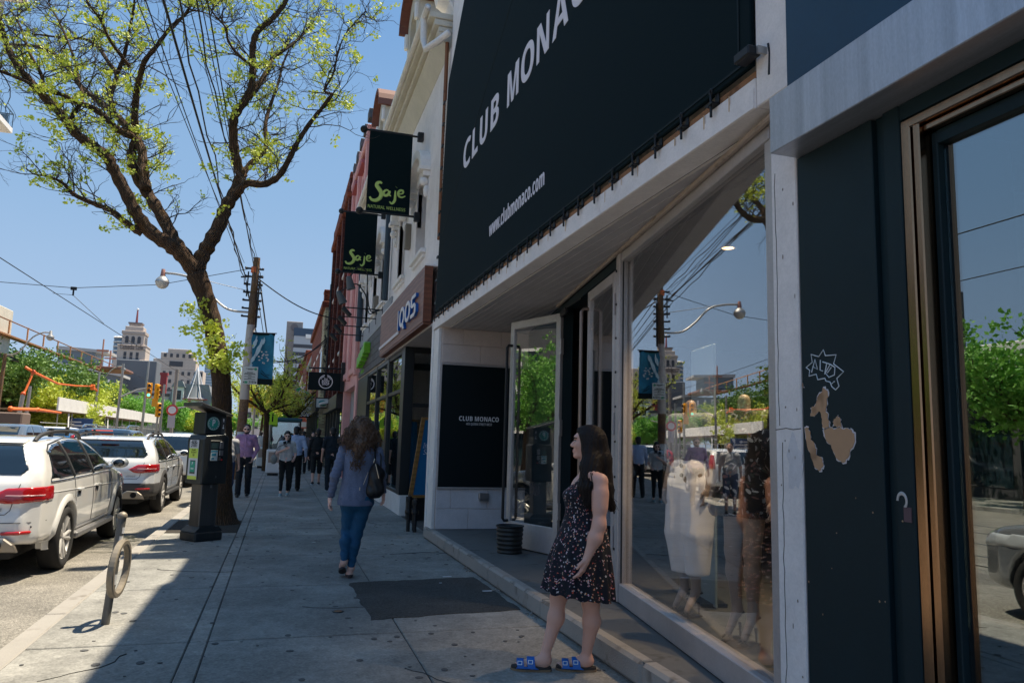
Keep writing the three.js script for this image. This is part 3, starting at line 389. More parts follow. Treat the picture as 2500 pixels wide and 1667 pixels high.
{
  const s = thing('rendered_building', 'cream and white rendered building with arched upper windows, deep eaves and dormers', 'building');
  const x = 2.42, wins = [[-14.45, 1.08], [-16.95, 1.08], [-20.1, 1.0], [-22.1, 1.0], [-24.2, .9]];
  mesh('upper_wall', wallX(x, 2.62, -25.4, -12.12, 4.44, 8.3, wins.map(([z, w]) => [...arcPts(z, 6.55, w / 2, .2, 0, Math.PI, 10), [z - w / 2, 5.14], [z + w / 2, 5.14]])), M.white, s);
  for (const [z, w] of wins) archWindow(s, z, w, 5.14, 6.71, x);
  mesh('core', [box(2.75, 12, 4.44, 8.3, -25.38, -12.12), box(6, 12, 0, 4.43, -25.38, -12.12)], M.room, s);
  mesh('roof', slab([[2.5, 8.9], [3.3, 11.3], [4.5, 11.9], [12, 11.9], [12, 8.3], [2.5, 8.3]], 13.26, [0, 0, -25.38], [1, 0, 0], [0, 1, 0]), M.slate, s);
  mesh('eaves', [box(2.02, 2.6, 8.82, 8.93, -25.36, -12.14, .01), box(2.12, 2.6, 8.70, 8.815, -25.34, -12.16, .01), box(2.2, 2.6, 8.6, 8.695, -25.32, -12.18, .01), slab([[2.41, 8.28], [2.2, 8.598], [2.6, 8.598], [2.6, 8.28]], 13.1, [0, 0, -25.3], [1, 0, 0], [0, 1, 0])], M.cream, s);
  mesh('gutter', tube([[1.98, 8.96, -12.1], [1.98, 8.95, -25.4]], .06, 8), M.whiteClean, s);
  mesh('drain_pipe', [tube([[1.98, 8.93, -12.45], [1.98, 8.55, -12.45], [2.02, 8.35, -12.42], [2.2, 8.42, -12.2], [2.35, 8.5, -12.0]], .06, 10)], M.whiteClean, s);
  { const c = mesh('corner_bracket', [box(2.06, 2.7, 9.55, 9.62, -12.62, -12.1, .01), slab([[2.12, 9.54], [2.75, 9.54], [2.75, 8.72], [2.5, 8.9], [2.36, 9.15], [2.2, 9.25]], .42, [0, 0, -12.56], [1, 0, 0], [0, 1, 0], [], .02)], M.whiteClean, s); mesh('cap', box(2.0, 2.75, 9.625, 9.8, -12.68, -12.06, .04), mat(.06, .062, .06, .9, { map: T.grime }), c); }
  // party wall of painted brick with its individual bricks
  mesh('party_wall', box(2.5, 12, 8.3, 13.2, -12.11, -11.86), M.joint, s); seed(41);
  for (let r = 0; r < 26; r++) for (let k = 0; k < 5; k++) { const y = 8.66 + r * .078, xx = 2.47 + k * .215 + (r & 1) * .1; mesh('brick', box(xx, xx + .2, y, y + .066, -11.86 + rr(-.004, .004), -11.835 + rr(0, .012), .008), rnd() < .14 ? M.brickRed : rnd() < .25 ? mat(.10, .10, .11, .9) : M.brickWhite, s); }
  for (let r = 0; r < 48; r++) { const y = 3.55 + r * .078; mesh('edge_brick', box(2.36, 2.418, y, y + .068, -12.1 + rr(0, .01), -11.87, .006), M.brickWhite, s); }
  mesh('copper_pipe', cyl([2.36, 4.86, -12.17], [2.36, 8.4, -12.17], .035, 8), mat(.30, .12, .05, .5, { metalness: .4, map: T.grime }), s);
  mesh('side_pilaster', box(2.40, 2.5, 3.4, 4.85, -12.28, -12.1, .006), M.whiteClean, s);
  // dormers with arched tops
  for (const z of [-15.3, -20.6]) { const d = mesh('dormer', slab([[z - .75, 8.95], [z + .75, 8.95], [z + .75, 10.6], ...arcPts(z, 10.6, .75, .62, 0, Math.PI, 10)], 1.2, [3.4, 0, 0], ...FX, [[[z - .42, 9.3], [z + .42, 9.3], ...arcPts(z, 10.4, .42, .38, 0, Math.PI, 8)]]), M.cream, s); mesh('dormer_roof', slab([...arcPts(z, 10.6, .84, .72, 0, Math.PI, 12), ...arcPts(z, 10.6, .76, .63, Math.PI, 0, 12)], 1.5, [3.5, 0, 0], ...FX), mat(.20, .07, .05, .7, { map: T.grime }), d); mesh('pane', box(2.5, 2.52, 9.25, 10.85, z - .45, z + .45), M.skyGlass, d); each('bracket', [box(2.12, 2.2, 10.2, 10.55, z - .74, z - .6, .02), box(2.12, 2.2, 10.2, 10.55, z + .6, z + .74, .02)], M.whiteClean, d); }
  mesh('chimney', box(2.55, 4.2, 8.3, 12.72, -25.38, -24.45, .02), M.brickRed, s); mesh('chimney_whitewash', box(2.54, 4.21, 12.1, 12.6, -25.39, -24.44), M.brickWhite, s);
  // ground-floor: entrance soffit, shop window with corner post, plinth
  mesh('shop_soffit', box(2.34, 6, 3.42, 3.46, -18.3, -12.2), M.soffit, s);
  mesh('fascia_wall', box(2.44, 2.75, 3.47, 4.43, -25.4, -12.2), M.white, s);
  mesh('plinth', [box(2.40, 2.8, -.02, .40, -25.3, -15.85, .01), box(2.40, 6, -.02, .40, -15.85, -15.4, .01)], M.whiteClean, s);
  mesh('shop_frame', [box(2.38, 2.58, .40, 3.42, -15.85, -15.4, .006), box(2.40, 2.5, 2.50, 2.58, -22.5, -15.85, .006), box(2.40, 2.5, .40, .46, -22.5, -15.85), box(2.40, 2.5, 3.33, 3.42, -22.5, -15.85), ...[-17.9, -18.05, -20.2, -22.5].map(z => box(2.385, 2.5, .46, 3.42, z - .06, z + .06, .006)), box(2.585, 6, 3.30, 3.42, -15.5, -15.42), box(2.585, 6, 2.18, 2.26, -15.5, -15.42), box(2.585, 6, .40, .46, -15.5, -15.42)], M.blackMetal, s);
  for (const [z0, z1] of [[-17.84, -15.86], [-20.14, -18.11], [-22.44, -20.26]]) for (const [y0, y1] of [[.46, 2.5], [2.58, 3.33]]) mesh('pane', box(2.44, 2.446, y0, y1, z0, z1), M.glassTint, s);
  for (const [y0, y1] of [[.46, 2.18], [2.26, 3.3]]) mesh('side_pane', box(2.59, 5.9, y0, y1, -15.462, -15.456), M.glassTint, s);
  const fold = (x0, x1, z, n) => { const P = []; for (let i = 0; i <= n; i++) P.push([lerp(x0, x1, i / n), .035 * Math.sin(i * 1.9) + .02 * Math.sin(i * .7)]); return slab([...P, ...P.slice().reverse().map(([a, b]) => [a, b + .012])], 2.8, [0, .5, z], [1, 0, 0], [0, 0, -1]); };
  mesh('curtain', fold(2.62, 5.5, -15.75, 40), mat(.22, .27, .27, .8, { map: T.cloth }), s);
  mesh('interior', [box(2.9, 3.0, .4, 3.4, -25, -16), box(2.5, 3, .3, .39, -22.4, -15.9)], M.room, s);
  mesh('entry_side', [box(2.40, 2.6, 0, 3.42, -25.35, -22.58)], M.blackMetal, s);
  mesh('side_wall', box(4.5, 4.6, 0, 3.4, -15.4, -12.1), M.room, s);
  { const w = box(2.352, 2.5, 0, 3.4, -12.3, -12.06); mesh('end_pier', w, M.whiteClean, s); }
  // grey stone facing tiles over the second shop
  seed(51); for (let r = 0; r < 5; r++) for (let z = -25.35 + (r & 1) * .3; z < -18.34;) { const L = Math.min(.6, -18.33 - z); if (L > .08) mesh('facing_tile', box(2.392, 2.438, 3.49 + r * .2, 3.682 + r * .2, z + .005, z + L - .005, .006), [M.greyTile, M.slate][+(rnd() < .3)], s); z += L; }
  mesh('blue_trim', box(2.38, 2.44, 4.49, 4.95, -25.35, -18.0), M.greyPaint, s);
  each('dark_downpipe', [cyl([2.30, 4.95, -18.62], [2.30, 8.4, -18.62], .075, 8), cyl([2.30, 4.7, -25.1], [2.30, 8.4, -25.1], .1, 8)], mat(.02, .04, .06, .5), s);
  each('service_box', [box(2.30, 2.42, 5.55, 6.1, -15.78, -15.62, .01), box(2.30, 2.42, 5.0, 5.5, -21.2, -21.0, .01)], mat(.22, .20, .17, .7), s);
}
{ // wooden fascia sign with blue letters
  const s = thing('wooden_sign', 'long reddish wooden fascia sign with white faced blue letters', 'sign');
  mesh('board', box(2.20, 2.33, 3.50, 4.47, -18.3, -12.52, .004), M.woodSign, s); mesh('end_board', box(2.197, 2.34, 3.498, 4.472, -12.519, -12.48, .002), M.woodEnd, s);
  mesh('bottom_board', box(2.21, 2.42, 3.462, 3.497, -18.28, -12.5), M.woodEnd, s); mesh('light_strip', box(2.17, 2.2, 3.63, 3.70, -18.25, -15.15, .004), mat(.66, .62, .64, .5), s); mesh('top_cap', box(2.2, 2.5, 4.474, 4.50, -18.3, -12.48), M.white, s);
  const glyph = { I: [[[0, 0], [.16, 0], [.16, 1], [0, 1]]], Q: [arcPts(.38, .5, .38, .5, 0, 6.2, 20), arcPts(.38, .5, .21, .33, 0, 6.2, 16)], O: [arcPts(.38, .5, .38, .5, 0, 6.2, 20), arcPts(.38, .5, .21, .33, 0, 6.2, 16)], S: [[[0, .0], [.5, 0], [.66, .14], [.66, .46], [.5, .6], [.18, .6], [.18, .84], [.62, .84], [.62, 1], [.14, 1], [0, .86], [0, .56], [.14, .44], [.48, .44], [.48, .17], [0, .17]]] };
  let z = -15.1; for (const [c, w] of [['I', .34], ['Q', .62], ['O', .62], ['S', .62]]) { const [o, h] = glyph[c], sc = (P, k = 1) => P.map(([a, b]) => [z + a * w / .76 * (c === 'I' ? .8 : 1), 3.69 + b * .40]); const L = mesh('letter', slab(sc(o), .05, [2.2, 0, 0], ...FX, h ? [sc(h)] : []), M.blueLetter, s); mesh('letter_face', slab(sc(o), .006, [2.1495, 0, 0], ...FX, h ? [sc(h)] : []), M.letterW, L); if (c === 'Q') { const t = [[.40, .16], [.56, .26], [.78, -.16], [.60, -.18]]; mesh('letter_tail', slab(sc(t), .049, [2.2, 0, 0], ...FX), M.blueLetter, L); mesh('tail_face', slab(sc(t), .006, [2.1475, 0, 0], ...FX), M.letterW, L); } z += w + (c === 'I' ? -.12 : .06); }
}
{ // lime green sign letters
  const s = thing('green_sign', 'bulky lime green box letters on grey stone facing', 'sign'); seed(61);
  for (const [z, y, h] of [[-24.3, 3.72, .34], [-23.85, 3.78, .36], [-23.4, 3.84, .36], [-22.95, 3.92, .34], [-22.55, 4.0, .34]]) { const l = mesh('letter_block', slab([[z, y], [z + .36, y + .02], [z + .40, y + h - .05], [z + .28, y + h], [z + .06, y + h]], .16, [2.385, 0, 0], ...FX, [], .02), M.lime, s); mesh('letter_mark', slab([[z + .12, y + .08], [z + .16, y + .08], [z + .24, y + h - .09], [z + .2, y + h - .09]], .004, [2.20, 0, 0], ...FX), mat(.5, .75, .35, .5), l); }
  printX('KENSINGTON', .08, .9, 2.388, 3.57, -24.6, M.lime, s, 'small_lettering', 'r');
}
// ---- hanging black banners with green script ----
function script(k) { // hand-drawn script word as strokes
  const S = [[.30, .95], [.26, 1.0], [.20, .97], [.17, .85], [.24, .68], [.30, .5], [.27, .28], [.16, .14], [.05, .16], [.0, .28]], a = [[.50, .62], [.44, .68], [.37, .6], [.36, .46], [.42, .42], [.49, .52], [.51, .66], [.50, .48], [.55, .42]], j = [[.66, .70], [.66, .45], [.65, .22], [.58, .08], [.52, .16]], e = [[.74, .55], [.86, .62], [.86, .73], [.79, .74], [.74, .62], [.76, .46], [.84, .42], [.93, .5]];
  return [S, a, j, e, [[.68, .86], [.685, .87]]];
}
function sajeBanner(z, label) {
  const s = thing('shop_flag_banner', label, 'banner', [0, 0, z], 0, 'black hanging banners of the wellness shop');
  mesh('canvas', box(1.34, 2.20, 5.93, 7.66, -.012, .012, .004), M.blackCanvas, s);
  for (const y of [5.95, 7.63]) { const p = mesh('pole', cyl([1.28, y, 0], [2.42, y, 0], .022, 8), M.iron, s); mesh('finial', sph(1.22, y, 0, .075, .075, .075, 16), M.iron, p); mesh('pole_base', box(2.30, 2.42, y - .09, y + .09, -.06, .06, .01), M.iron, p); }
  const g = mat(.50, .66, .17, .6), curve = L => new THREE.CatmullRomCurve3(L.map(([u, v]) => V(1.40 + u * .76, 6.13 + v * .44, .0135))).getPoints(L.length * 4);
  const w = [.036, .024, .022, .020, .022];
  script().forEach((L, i) => { const P = curve(L), gg = tube(P, P.map((_, q) => w[i] * (.45 + .75 * Math.sin(Math.PI * (q + 1) / (P.length + 1)))), 6); gg.scale(1, 1, 1); const pa = gg.attributes.position; for (let q = 0; q < pa.count; q++) pa.setZ(q, .0125 + (pa.getZ(q) - .0135) * .1); gg.computeVertexNormals(); mesh('script_stroke', gg, g, s); });
  printZ('NATURAL WELLNESS', .046, .74, 1.375, 6.03, .0125, g, s, 'small_lettering', 'r');
  return s;
}
sajeBanner(-14.6, 'nearer black hanging banner with green script, beside the arched window');
sajeBanner(-20.35, 'farther black hanging banner with green script, above the gooseneck lamps');
{ // gooseneck lamps below the farther banner
  for (const [i, x, y, z, l] of [[0, 1.55, 5.62, -20.2, 'grey gooseneck sign lamp hanging just under the farther banner'], [1, 1.36, 5.28, -20.6, 'lower grey gooseneck sign lamp left of the other']]) { const s = thing('gooseneck_lamp', l, 'lamp', [0, 0, 0], 0, 'sign lamps under the banner'); mesh('arm', tube(new THREE.CatmullRomCurve3([V(2.38, 4.95 + i * .1, z), V(2.15, 4.9, z), V(2.02, 5.4, z), V(1.96, 6.0 - i * .5, z), V(1.75, 6.1 - i * .4, z), V(x, y + .2, z)]).getPoints(24), .017, 6), M.iron, s); mesh('shade', lathe([[.05, .2], [.07, .18], [.085, .1], [.12, -.16], [.112, -.16], [.07, .08]], 16).rotateZ(.25 + i * .2).translate(x, y, z), mat(.09, .10, .11, .5), s); }
  for (const [i, z] of [[0, -19.6], [1, -21.0], [2, -22.6], [3, -24.4]]) { const s = thing('sign_spot', ['nearest', 'second', 'third', 'farthest'][i] + ' black spot lamp on its rod above the green sign', 'lamp', [0, 0, 0], 0, 'spot lamps on rods'); const y = 4.86 - i * .02; mesh('rod', [cyl([2.4, y, z], [1.35, y, z], .017, 6), cyl([2.38, y - .16, z], [2.38, y + .16, z], .014, 6)], M.iron, s); mesh('lamp_head', cyl([1.36, y - .02, z], [1.55, y - .22, z + .05], .06, 10), M.iron, s); }
}
{ // gas pipes and sandwich board by the entrance
  const s = thing('gas_pipes', 'cluster of dark valve pipes standing at the shop corner', 'pipes', [2.24, 0, -12.62]);
  for (const [dx, dz, h] of [[0, 0, .5], [-.09, -.12, .55], [.03, -.25, .48]]) { mesh('pipe', [cyl([dx, -.01, dz], [dx, h, dz], .032, 8), cyl([dx, .28, dz], [dx, .36, dz], .052, 8), cyl([dx, h - .06, dz], [dx, h + .02, dz], .05, 8)], M.iron, s); mesh('valve', [cyl([dx - .06, .32, dz], [dx + .06, .32, dz], .03, 8), box(dx - .02, dx + .02, h - .02, h + .05, dz - .02, dz + .02)], mat(.12, .08, .05, .7, { map: T.grime }), s); }
  const b = thing('sandwich_board', 'wood framed blue advertising board in the entrance recess', 'board', [2.42, .0, -14.5], .12);
  mesh('frame', [slab([[0, .42], [.5, .42], [.5, 1.95], [.2, 1.95]], .03, [0, 0, 0], ...FZ, [[[.09, .47], [.45, .47], [.45, 1.9], [.27, 1.9]]])], mat(.50, .30, .10, .6, { map: T.wood }), b); mesh('poster', slab([[.07, .45], [.47, .45], [.47, 1.92], [.25, 1.92]], .01, [0, 0, .006], ...FZ), mat(.01, .16, .36, .5), b); printZ('Instore', .07, .3, .25, 1.36, .018, M.letterW, b, 'lettering', 'r', .002, .2); printZ('Sale', .07, .2, .26, 1.24, .018, M.letterW, b, 'lettering', 'r', .002, .2); mesh('stand', box(.05, .5, 0, .42, -.3, -.02), M.blackMetal, b);
}
// ---- pink building ----
{
  const s = thing('pink_building', 'tall salmon pink painted building with wide doorway', 'building');
  mesh('wall', wallX(2.36, 2.9, -31, -25.42, 0, 12.4, [[-30.4, -26.1, .0001, 3.32], [-27.6, -26.5, 5.6, 8], [-30, -28.9, 5.6, 8], [-27.6, -26.5, 9, 11], [-30, -28.9, 9, 11]].map(h => h)), M.pink, s);
  mesh('core', [box(3.3, 12, 0, 12.3, -30.98, -25.44)], M.room, s);
  for (const z of [-25.6, -28.3, -30.75]) mesh('pilaster', box(2.24, 2.36, 3.6, 12.4, z - .16, z + .16, .02), M.pink, s);
  for (const [z, y] of [[-27.05, 5.6], [-29.45, 5.6], [-27.05, 9], [-29.45, 9]]) { const w = mesh('window', [box(2.42, 2.5, y, y + 2.4, z - .56, z - .48), box(2.42, 2.5, y, y + 2.4, z + .48, z + .56), box(2.42, 2.5, y + 1.1, y + 1.18, z - .48, z + .48)], M.pinkDark, s); mesh('pane', box(2.5, 2.52, y, y + 2.4, z - .55, z + .55), M.skyGlass, w); mesh('hood', slab([...arcPts(z, y + 2.3, .75, .3, 0, Math.PI, 8)], .18, [2.36, 0, 0], ...FX), M.pinkDark, w); }
  each('string_course', [box(2.28, 2.36, 3.75, 4.0, -31, -25.42, .02), box(2.2, 2.36, 11.7, 12.0, -31, -25.42, .04)], M.pink, s);
  for (let z = -30.9; z < -25.3; z += 1.38) mesh('parapet_cap', box(2.22, 2.7, 12.4, 12.75, z, z + .5, .02), M.slate, s);
  mesh('door_recess', [box(2.9, 3.2, 0, 3.3, -30.4, -26.1)], M.pink, s); mesh('shutter', box(2.62, 2.66, 0, 3.3, -30.38, -28.2), M.greyPaint, s); mesh('door_pane', box(2.66, 2.67, .1, 3.2, -28.15, -26.15), M.skyGlass, s);
}
// ---- dark brick building, hanging shop sign ----
{
  const s = thing('brick_building', 'tall soot dark brick building with stepped parapet and black shop front', 'building');
  mesh('wall', wallX(2.30, 2.9, -41.2, -31.02, 3.3, 12.3, [[-33.4, -32.2, 5.2, 7.4], [-36.6, -35.4, 5.2, 7.4], [-39.8, -38.6, 5.2, 7.4], [-33.4, -32.2, 8.6, 10.8], [-36.6, -35.4, 8.6, 10.8], [-39.8, -38.6, 8.6, 10.8]]), M.brickDark, s);
  mesh('core', box(3.1, 12, 0, 12.2, -41.2, -31.04), M.brickDark, s);
  for (const z of [-31.3, -34.4, -37.6, -40.9]) mesh('pier', box(2.14, 2.30, 3.3, 12.6, z - .24, z + .24, .02), M.brickDark, s);
  for (const z of [-32.8, -36, -39.2]) for (const y of [5.2, 8.6]) { const w = mesh('window', [box(2.5, 2.56, y, y + 2.2, z - .06, z + .06), box(2.5, 2.56, y + 1.05, y + 1.13, z - .6, z + .6)], M.whiteClean, s); mesh('pane', box(2.56, 2.58, y, y + 2.2, z - .62, z + .62), M.skyGlass, w); mesh('sill', box(2.2, 2.4, y - .14, y, z - .75, z + .75, .02), M.tile, w); }
  mesh('cornice', [box(2.05, 2.4, 11.5, 11.8, -41.2, -31.02, .04), box(2.15, 2.4, 12.3, 12.6, -41.2, -31.02, .02)], M.brickRed, s);
  mesh('ladder_frame', [...[-38.4, -37.6].map(z => cyl([2.0, 3.5, z], [2.0, 9.2, z], .03, 6)), ...Array.from({ length: 8 }, (_, i) => cyl([2.0, 3.9 + i * .65, -38.4], [2.0, 3.9 + i * .65, -37.6], .02, 5))], M.iron, s);
  mesh('shop_fascia', [box(2.1, 2.9, 2.7, 3.3, -41.1, -31.05, .02)], M.blackMetal, s); mesh('awning', slab([[2.9, 3.55], [1.75, 3.15], [1.75, 3.05], [2.9, 3.3]], 4.5, [0, 0, -41], [1, 0, 0], [0, 1, 0]), M.whiteClean, s);
  for (let z = -41; z < -31.5; z += 1.95) { mesh('shop_mullion', box(2.28, 2.45, 0, 2.7, z, z + .16, .01), M.blackMetal, s); mesh('shop_pane', box(2.36, 2.37, .5, 2.68, z + .16, z + 1.95), M.skyGlass, s); } mesh('stall_riser', box(2.3, 2.6, 0, .5, -41, -31.05), M.blackMetal, s); mesh('room', box(2.55, 3.05, .5, 3.3, -41, -31.1), M.room, s);
  const b = thing('hanging_sign', 'black hanging shop sign with round white emblem', 'sign', [0, 0, -30.6]);
  mesh('board', box(.955, 2.22, 3.36, 4.06, -.06, .06, .01), M.blackPanel, b); mesh('support', [cyl([.95, 4.22, 0], [2.4, 4.25, 0], .03, 6), cyl([1.15, 4.05, 0], [1.15, 4.23, 0], .02, 5), cyl([2.1, 4.05, 0], [2.1, 4.24, 0], .02, 5)], M.iron, b); mesh('side_post', box(2.2, 2.34, 3.34, 4.5, -.1, .1), M.blackMetal, b);
  const cx = 1.62, cy = 3.70, ring = (r, a0, a1, w) => slab([...arcPts(cx, cy, r, r, a0, a1, 24), ...arcPts(cx, cy, r - w, r - w, a1, a0, 24)], .004, [0, 0, .06], ...FZ);
  mesh('emblem_ring', [ring(.275, 1.75, 1.39 + 2 * Math.PI, .034), ring(.222, 1.85, 2.7, .024), ring(.222, .45, 1.29, .024)], M.letterW, b);
  printZ('THE', .06, .15, cx - .075, cy + .06, .0605, M.letterW, b, 'emblem_lettering'); printZ('BODY', .075, .29, cx - .145, cy - .04, .0605, M.letterW, b, 'emblem_lettering'); printZ('SHOP', .075, .28, cx - .14, cy - .14, .0605, M.letterW, b, 'emblem_lettering');
}
// ---- farther houses on the right, standing forward ----
function row(name, label, x, z0, z1, h, wm, o = {}) {
  const s = thing(name, label, 'building'); const d = 11; seed(o.sd ?? 1);
  mesh('wall', box(x, x + d, o.base ?? 0, h, z0, z1), wm, s);
  const n = o.n ?? 3, W = (z1 - z0) / n; for (let r = 0; r < (o.rows ?? 2); r++) for (let i = 0; i < n; i++) { const zc = z0 + W * (i + .5), y = (o.y0 ?? 4.6) + r * (o.dy ?? 3); if (y + 1.8 > h) continue; const w = mesh('window', [box(x - .04, x + .02, y - .08, y, zc - W * .28, zc + W * .28), box(x - .03, x + .02, y + 1.7, y + 1.86, zc - W * .28, zc + W * .28), box(x - .025, x, y, y + 1.7, zc - .04, zc + .04)], M.whiteClean, s); mesh('pane', box(x - .012, x + .01, y, y + 1.7, zc - W * .24, zc + W * .24), M.skyGlass, w); }
  mesh('parapet', [box(x - .18, x + .4, h, h + .35, z0, z1, .03)], o.cap ?? wm, s);
  mesh('shop_fascia', box(x - .2, x, 2.9, 3.6, z0 + .1, z1 - .1, .02), o.fascia ?? M.blackMetal, s);
  for (let i = 0; i < n * 2; i++) { const a = z0 + (z1 - z0) * i / (n * 2); mesh('shop_pane', box(x - .02, x - .01, .5, 2.85, a + .12, a + W / 2 - .06), M.skyGlass, s); mesh('shop_mullion', box(x - .07, x - .005, 0, 2.9, a, a + .12), o.post ?? M.blackMetal, s); }
  return s;
}
{
  const m = row('mural_building', 'cream painted gable wall with black line mural and red brick chimney', 1.95, -58, -41.3, 8.5, M.brickCream, { cap: M.brickRed, n: 4, sd: 3 });
  mesh('chimney', [box(1.86, 2.6, 8.6, 9.35, -42.3, -41.45, .02), box(1.84, 2.64, 9.35, 9.5, -42.35, -41.4, .02)], M.brickRed, m); mesh('red_side', box(1.93, 2.0, 3.7, 8.5, -57.9, -44), M.brickRed, m);
  const mu = []; const st = (L, r = .035) => mu.push(tube(new THREE.CatmullRomCurve3(L.map(([x, y]) => V(x, y, -41.285))).getPoints(16), r, 5)); st([[2.05, 7.3], [2.18, 7.5], [2.3, 7.2], [2.2, 6.9], [2.3, 6.5]]); st([[2.15, 6.4], [2.05, 6.0], [2.25, 5.8], [2.3, 6.1], [2.2, 6.25]], .05); st([[2.0, 5.7], [2.2, 5.4], [2.3, 5.5]]); st([[2.02, 5.2], [2.15, 5.0], [2.3, 5.1]], .03); st([[2.0, 7.0], [2.08, 6.6], [2.0, 6.3]]); mesh('mural_line', mu, mat(.02, .022, .02, .8), m);
  row('grey_shop_house', 'grey rendered shop house beyond the mural wall', 2.15, -70, -58.2, 7.4, M.greyPaint, { n: 3, post: M.white, fascia: M.greyPaint, sd: 4 });
  row('red_brick_house', 'red brick shop house with white window trim farther along', 2.0, -84, -70.2, 9, M.brickRed, { n: 4, sd: 5, fascia: M.woodEnd });
  row('pale_brick_house', 'pale stone shop house far down the right side', 2.2, -100, -84.2, 8, M.cream, { n: 4, sd: 6 });
  row('dark_red_house', 'dark red brick house nearly at the crossing', 2.0, -124, -100.2, 10.5, M.brickDark, { n: 5, rows: 3, sd: 7 });
  row('end_block', 'long grey block at the far end of the right side', 2.4, -175, -124.2, 9, M.tile, { n: 8, rows: 2, sd: 8 });
  // projecting signs
  const sg = (name, label, z, f) => f(thing(name, label, 'sign', [0, 0, z]));
  sg('round_sign', 'round white hanging shop sign', -48.2, s => { mesh('disc', cyl([1.86, 3.42, -.05], [1.86, 3.42, .05], .46, 28), M.letterW, s); mesh('arm', cyl([1.3, 3.95, 0], [2.2, 3.95, 0], .03, 6), M.iron, s); printZ('OLLIE', .10, .5, 1.61, 3.47, .051, M.greyPaint, s, 'lettering', 'r'); printZ('QUINN', .10, .5, 1.61, 3.32, .051, M.greyPaint, s, 'lettering', 'r'); });
  sg('sandwich_shop_sign', 'dark hanging sign with white and yellow slanted lettering', -50.5, s => { mesh('board', box(1.1, 2.6, 2.76, 3.12, -.06, .06, .01), M.blackPanel, s); printZ('SUB', .18, .55, 1.22, 2.84, .061, M.letterW, s, 'lettering', 'b', .004, .2); printZ('WAY', .18, .62, 1.78, 2.84, .061, mat(.8, .6, .02, .5), s, 'lettering', 'b', .004, .2); });
  sg('framed_sign', 'white framed hanging sign with teal crest', -37.4, s => { mesh('frame', [box(1.55, 2.3, 3.37, 3.42, -.05, .05), box(1.55, 2.3, 2.9, 2.95, -.05, .05), box(1.55, 1.6, 2.95, 3.37, -.05, .05), box(2.25, 2.3, 2.95, 3.37, -.05, .05)], M.blackMetal, s); mesh('face', box(1.6, 2.25, 2.95, 3.37, -.03, .03), mat(.62, .66, .66, .6), s); mesh('crest', [slab([[1.68, 3.16], [2.17, 3.16], [2.1, 3.26], [1.93, 3.3], [1.76, 3.26]], .004, [0, 0, .03], ...FZ), slab(arcPts(1.93, 3.1, .14, .09, Math.PI, 2 * Math.PI, 8), .004, [0, 0, .03], ...FZ)], mat(.02, .26, .27, .6), s); });
  sg('monogram_sign', 'white square hanging sign with black monogram', -57, s => { mesh('board', box(1.35, 2.35, 3.2, 4.4, -.05, .05, .01), M.letterW, s); printZ('CR', .5, .7, 1.5, 3.55, .051, M.blackPanel, s, 'monogram'); });
  sg('flag', 'green and white flag hanging from a slanting pole', -49.6, s => { mesh('pole', cyl([.0, 5.3, 0], [2.3, 3.7, 0], .03, 6), M.letterW, s); const P = [], u = 14; const pos = [], idx = []; for (let i = 0; i <= u; i++) for (let j = 0; j <= 6; j++) { const t = i / u, x = lerp(.9, 2.35, t), y = lerp(4.7, 3.95, t) - j / 6 * (.3 + .45 * t), zz = .1 * Math.sin(i * 1.3 + j * .5); pos.push(x + .1 * Math.sin(j), y, zz); } for (let i = 0; i < u; i++) for (let j = 0; j < 6; j++) { const a = i * 7 + j; idx.push(a, a + 1, a + 7, a + 7, a + 1, a + 8); } const g = mk(pos, null, null, idx); mesh('cloth', g, mat(.04, .40, .24, .8, { side: THREE.DoubleSide }), s); const g2 = g.clone(); g2.translate(.12, -.16, .03); g2.scale(.96, 1, 1); mesh('white_stripe', g2, mat(.65, .7, .68, .8, { side: THREE.DoubleSide }), s); });
  sg('red_shop_sign', 'small red lit shop sign far along the right side', -62, s => { mesh('board', box(1.4, 2.1, 2.2, 3.3, -.05, .05, .02), mat(.6, .12, .08, .5), s); mesh('plate', box(1.5, 2.0, 2.3, 2.7, .05, .06), M.letterW, s); });
}
// ================= kerbside furniture =================
{ // bicycle post with ring
  const s = thing('bike_ring_post', 'cast metal bicycle post with ring on the sunlit pavement edge', 'bike stand', [-1.21, 0, -6.81]); s.rotation.z = -.05; s.rotation.x = -.06;
  const pm = mat(.34, .30, .24, .55, { metalness: .35, map: T.grime }), pd = mat(.20, .20, .19, .55, { metalness: .3, map: T.grime });
  mesh('post', lathe([[0, -.02], [.032, -.02], [.032, .83], [0, .83]], 16), pd, s); mesh('cap', lathe([[0, .868], [.022, .86], [.037, .845], [.039, .82], [.032, .815]], 16), pm, s);
  const ringS = slab([...arcPts(0, 0, .225, .225, 0, 6.283, 40)], .036, [0, .425, 0], [Math.sin(.10), 0, -Math.cos(.10)], [0, 1, 0], [arcPts(0, 0, .182, .182, 0, 6.283, 36)], .008); ringS.translate(.02, 0, 0);
  mesh('ring', ringS, pm, s); mesh('ring_lug', [box(-.02, .05, .60, .65, -.03, .03, .01), box(-.02, .05, .20, .25, -.03, .03, .01)], pm, s);
  const wt = mat(.62, .62, .62, .8); seed(4); const stick = []; for (const [y, h, a] of [[.72, .05, .6], [.64, .07, .2], [.34, .08, .4], [.5, .03, 1]]) { const g = new THREE.CylinderGeometry(.0335, .0335, h, 8, 1, true, a, 1.1); g.translate(0, y, 0); stick.push(g); } mesh('sticker', stick, wt, s);
}
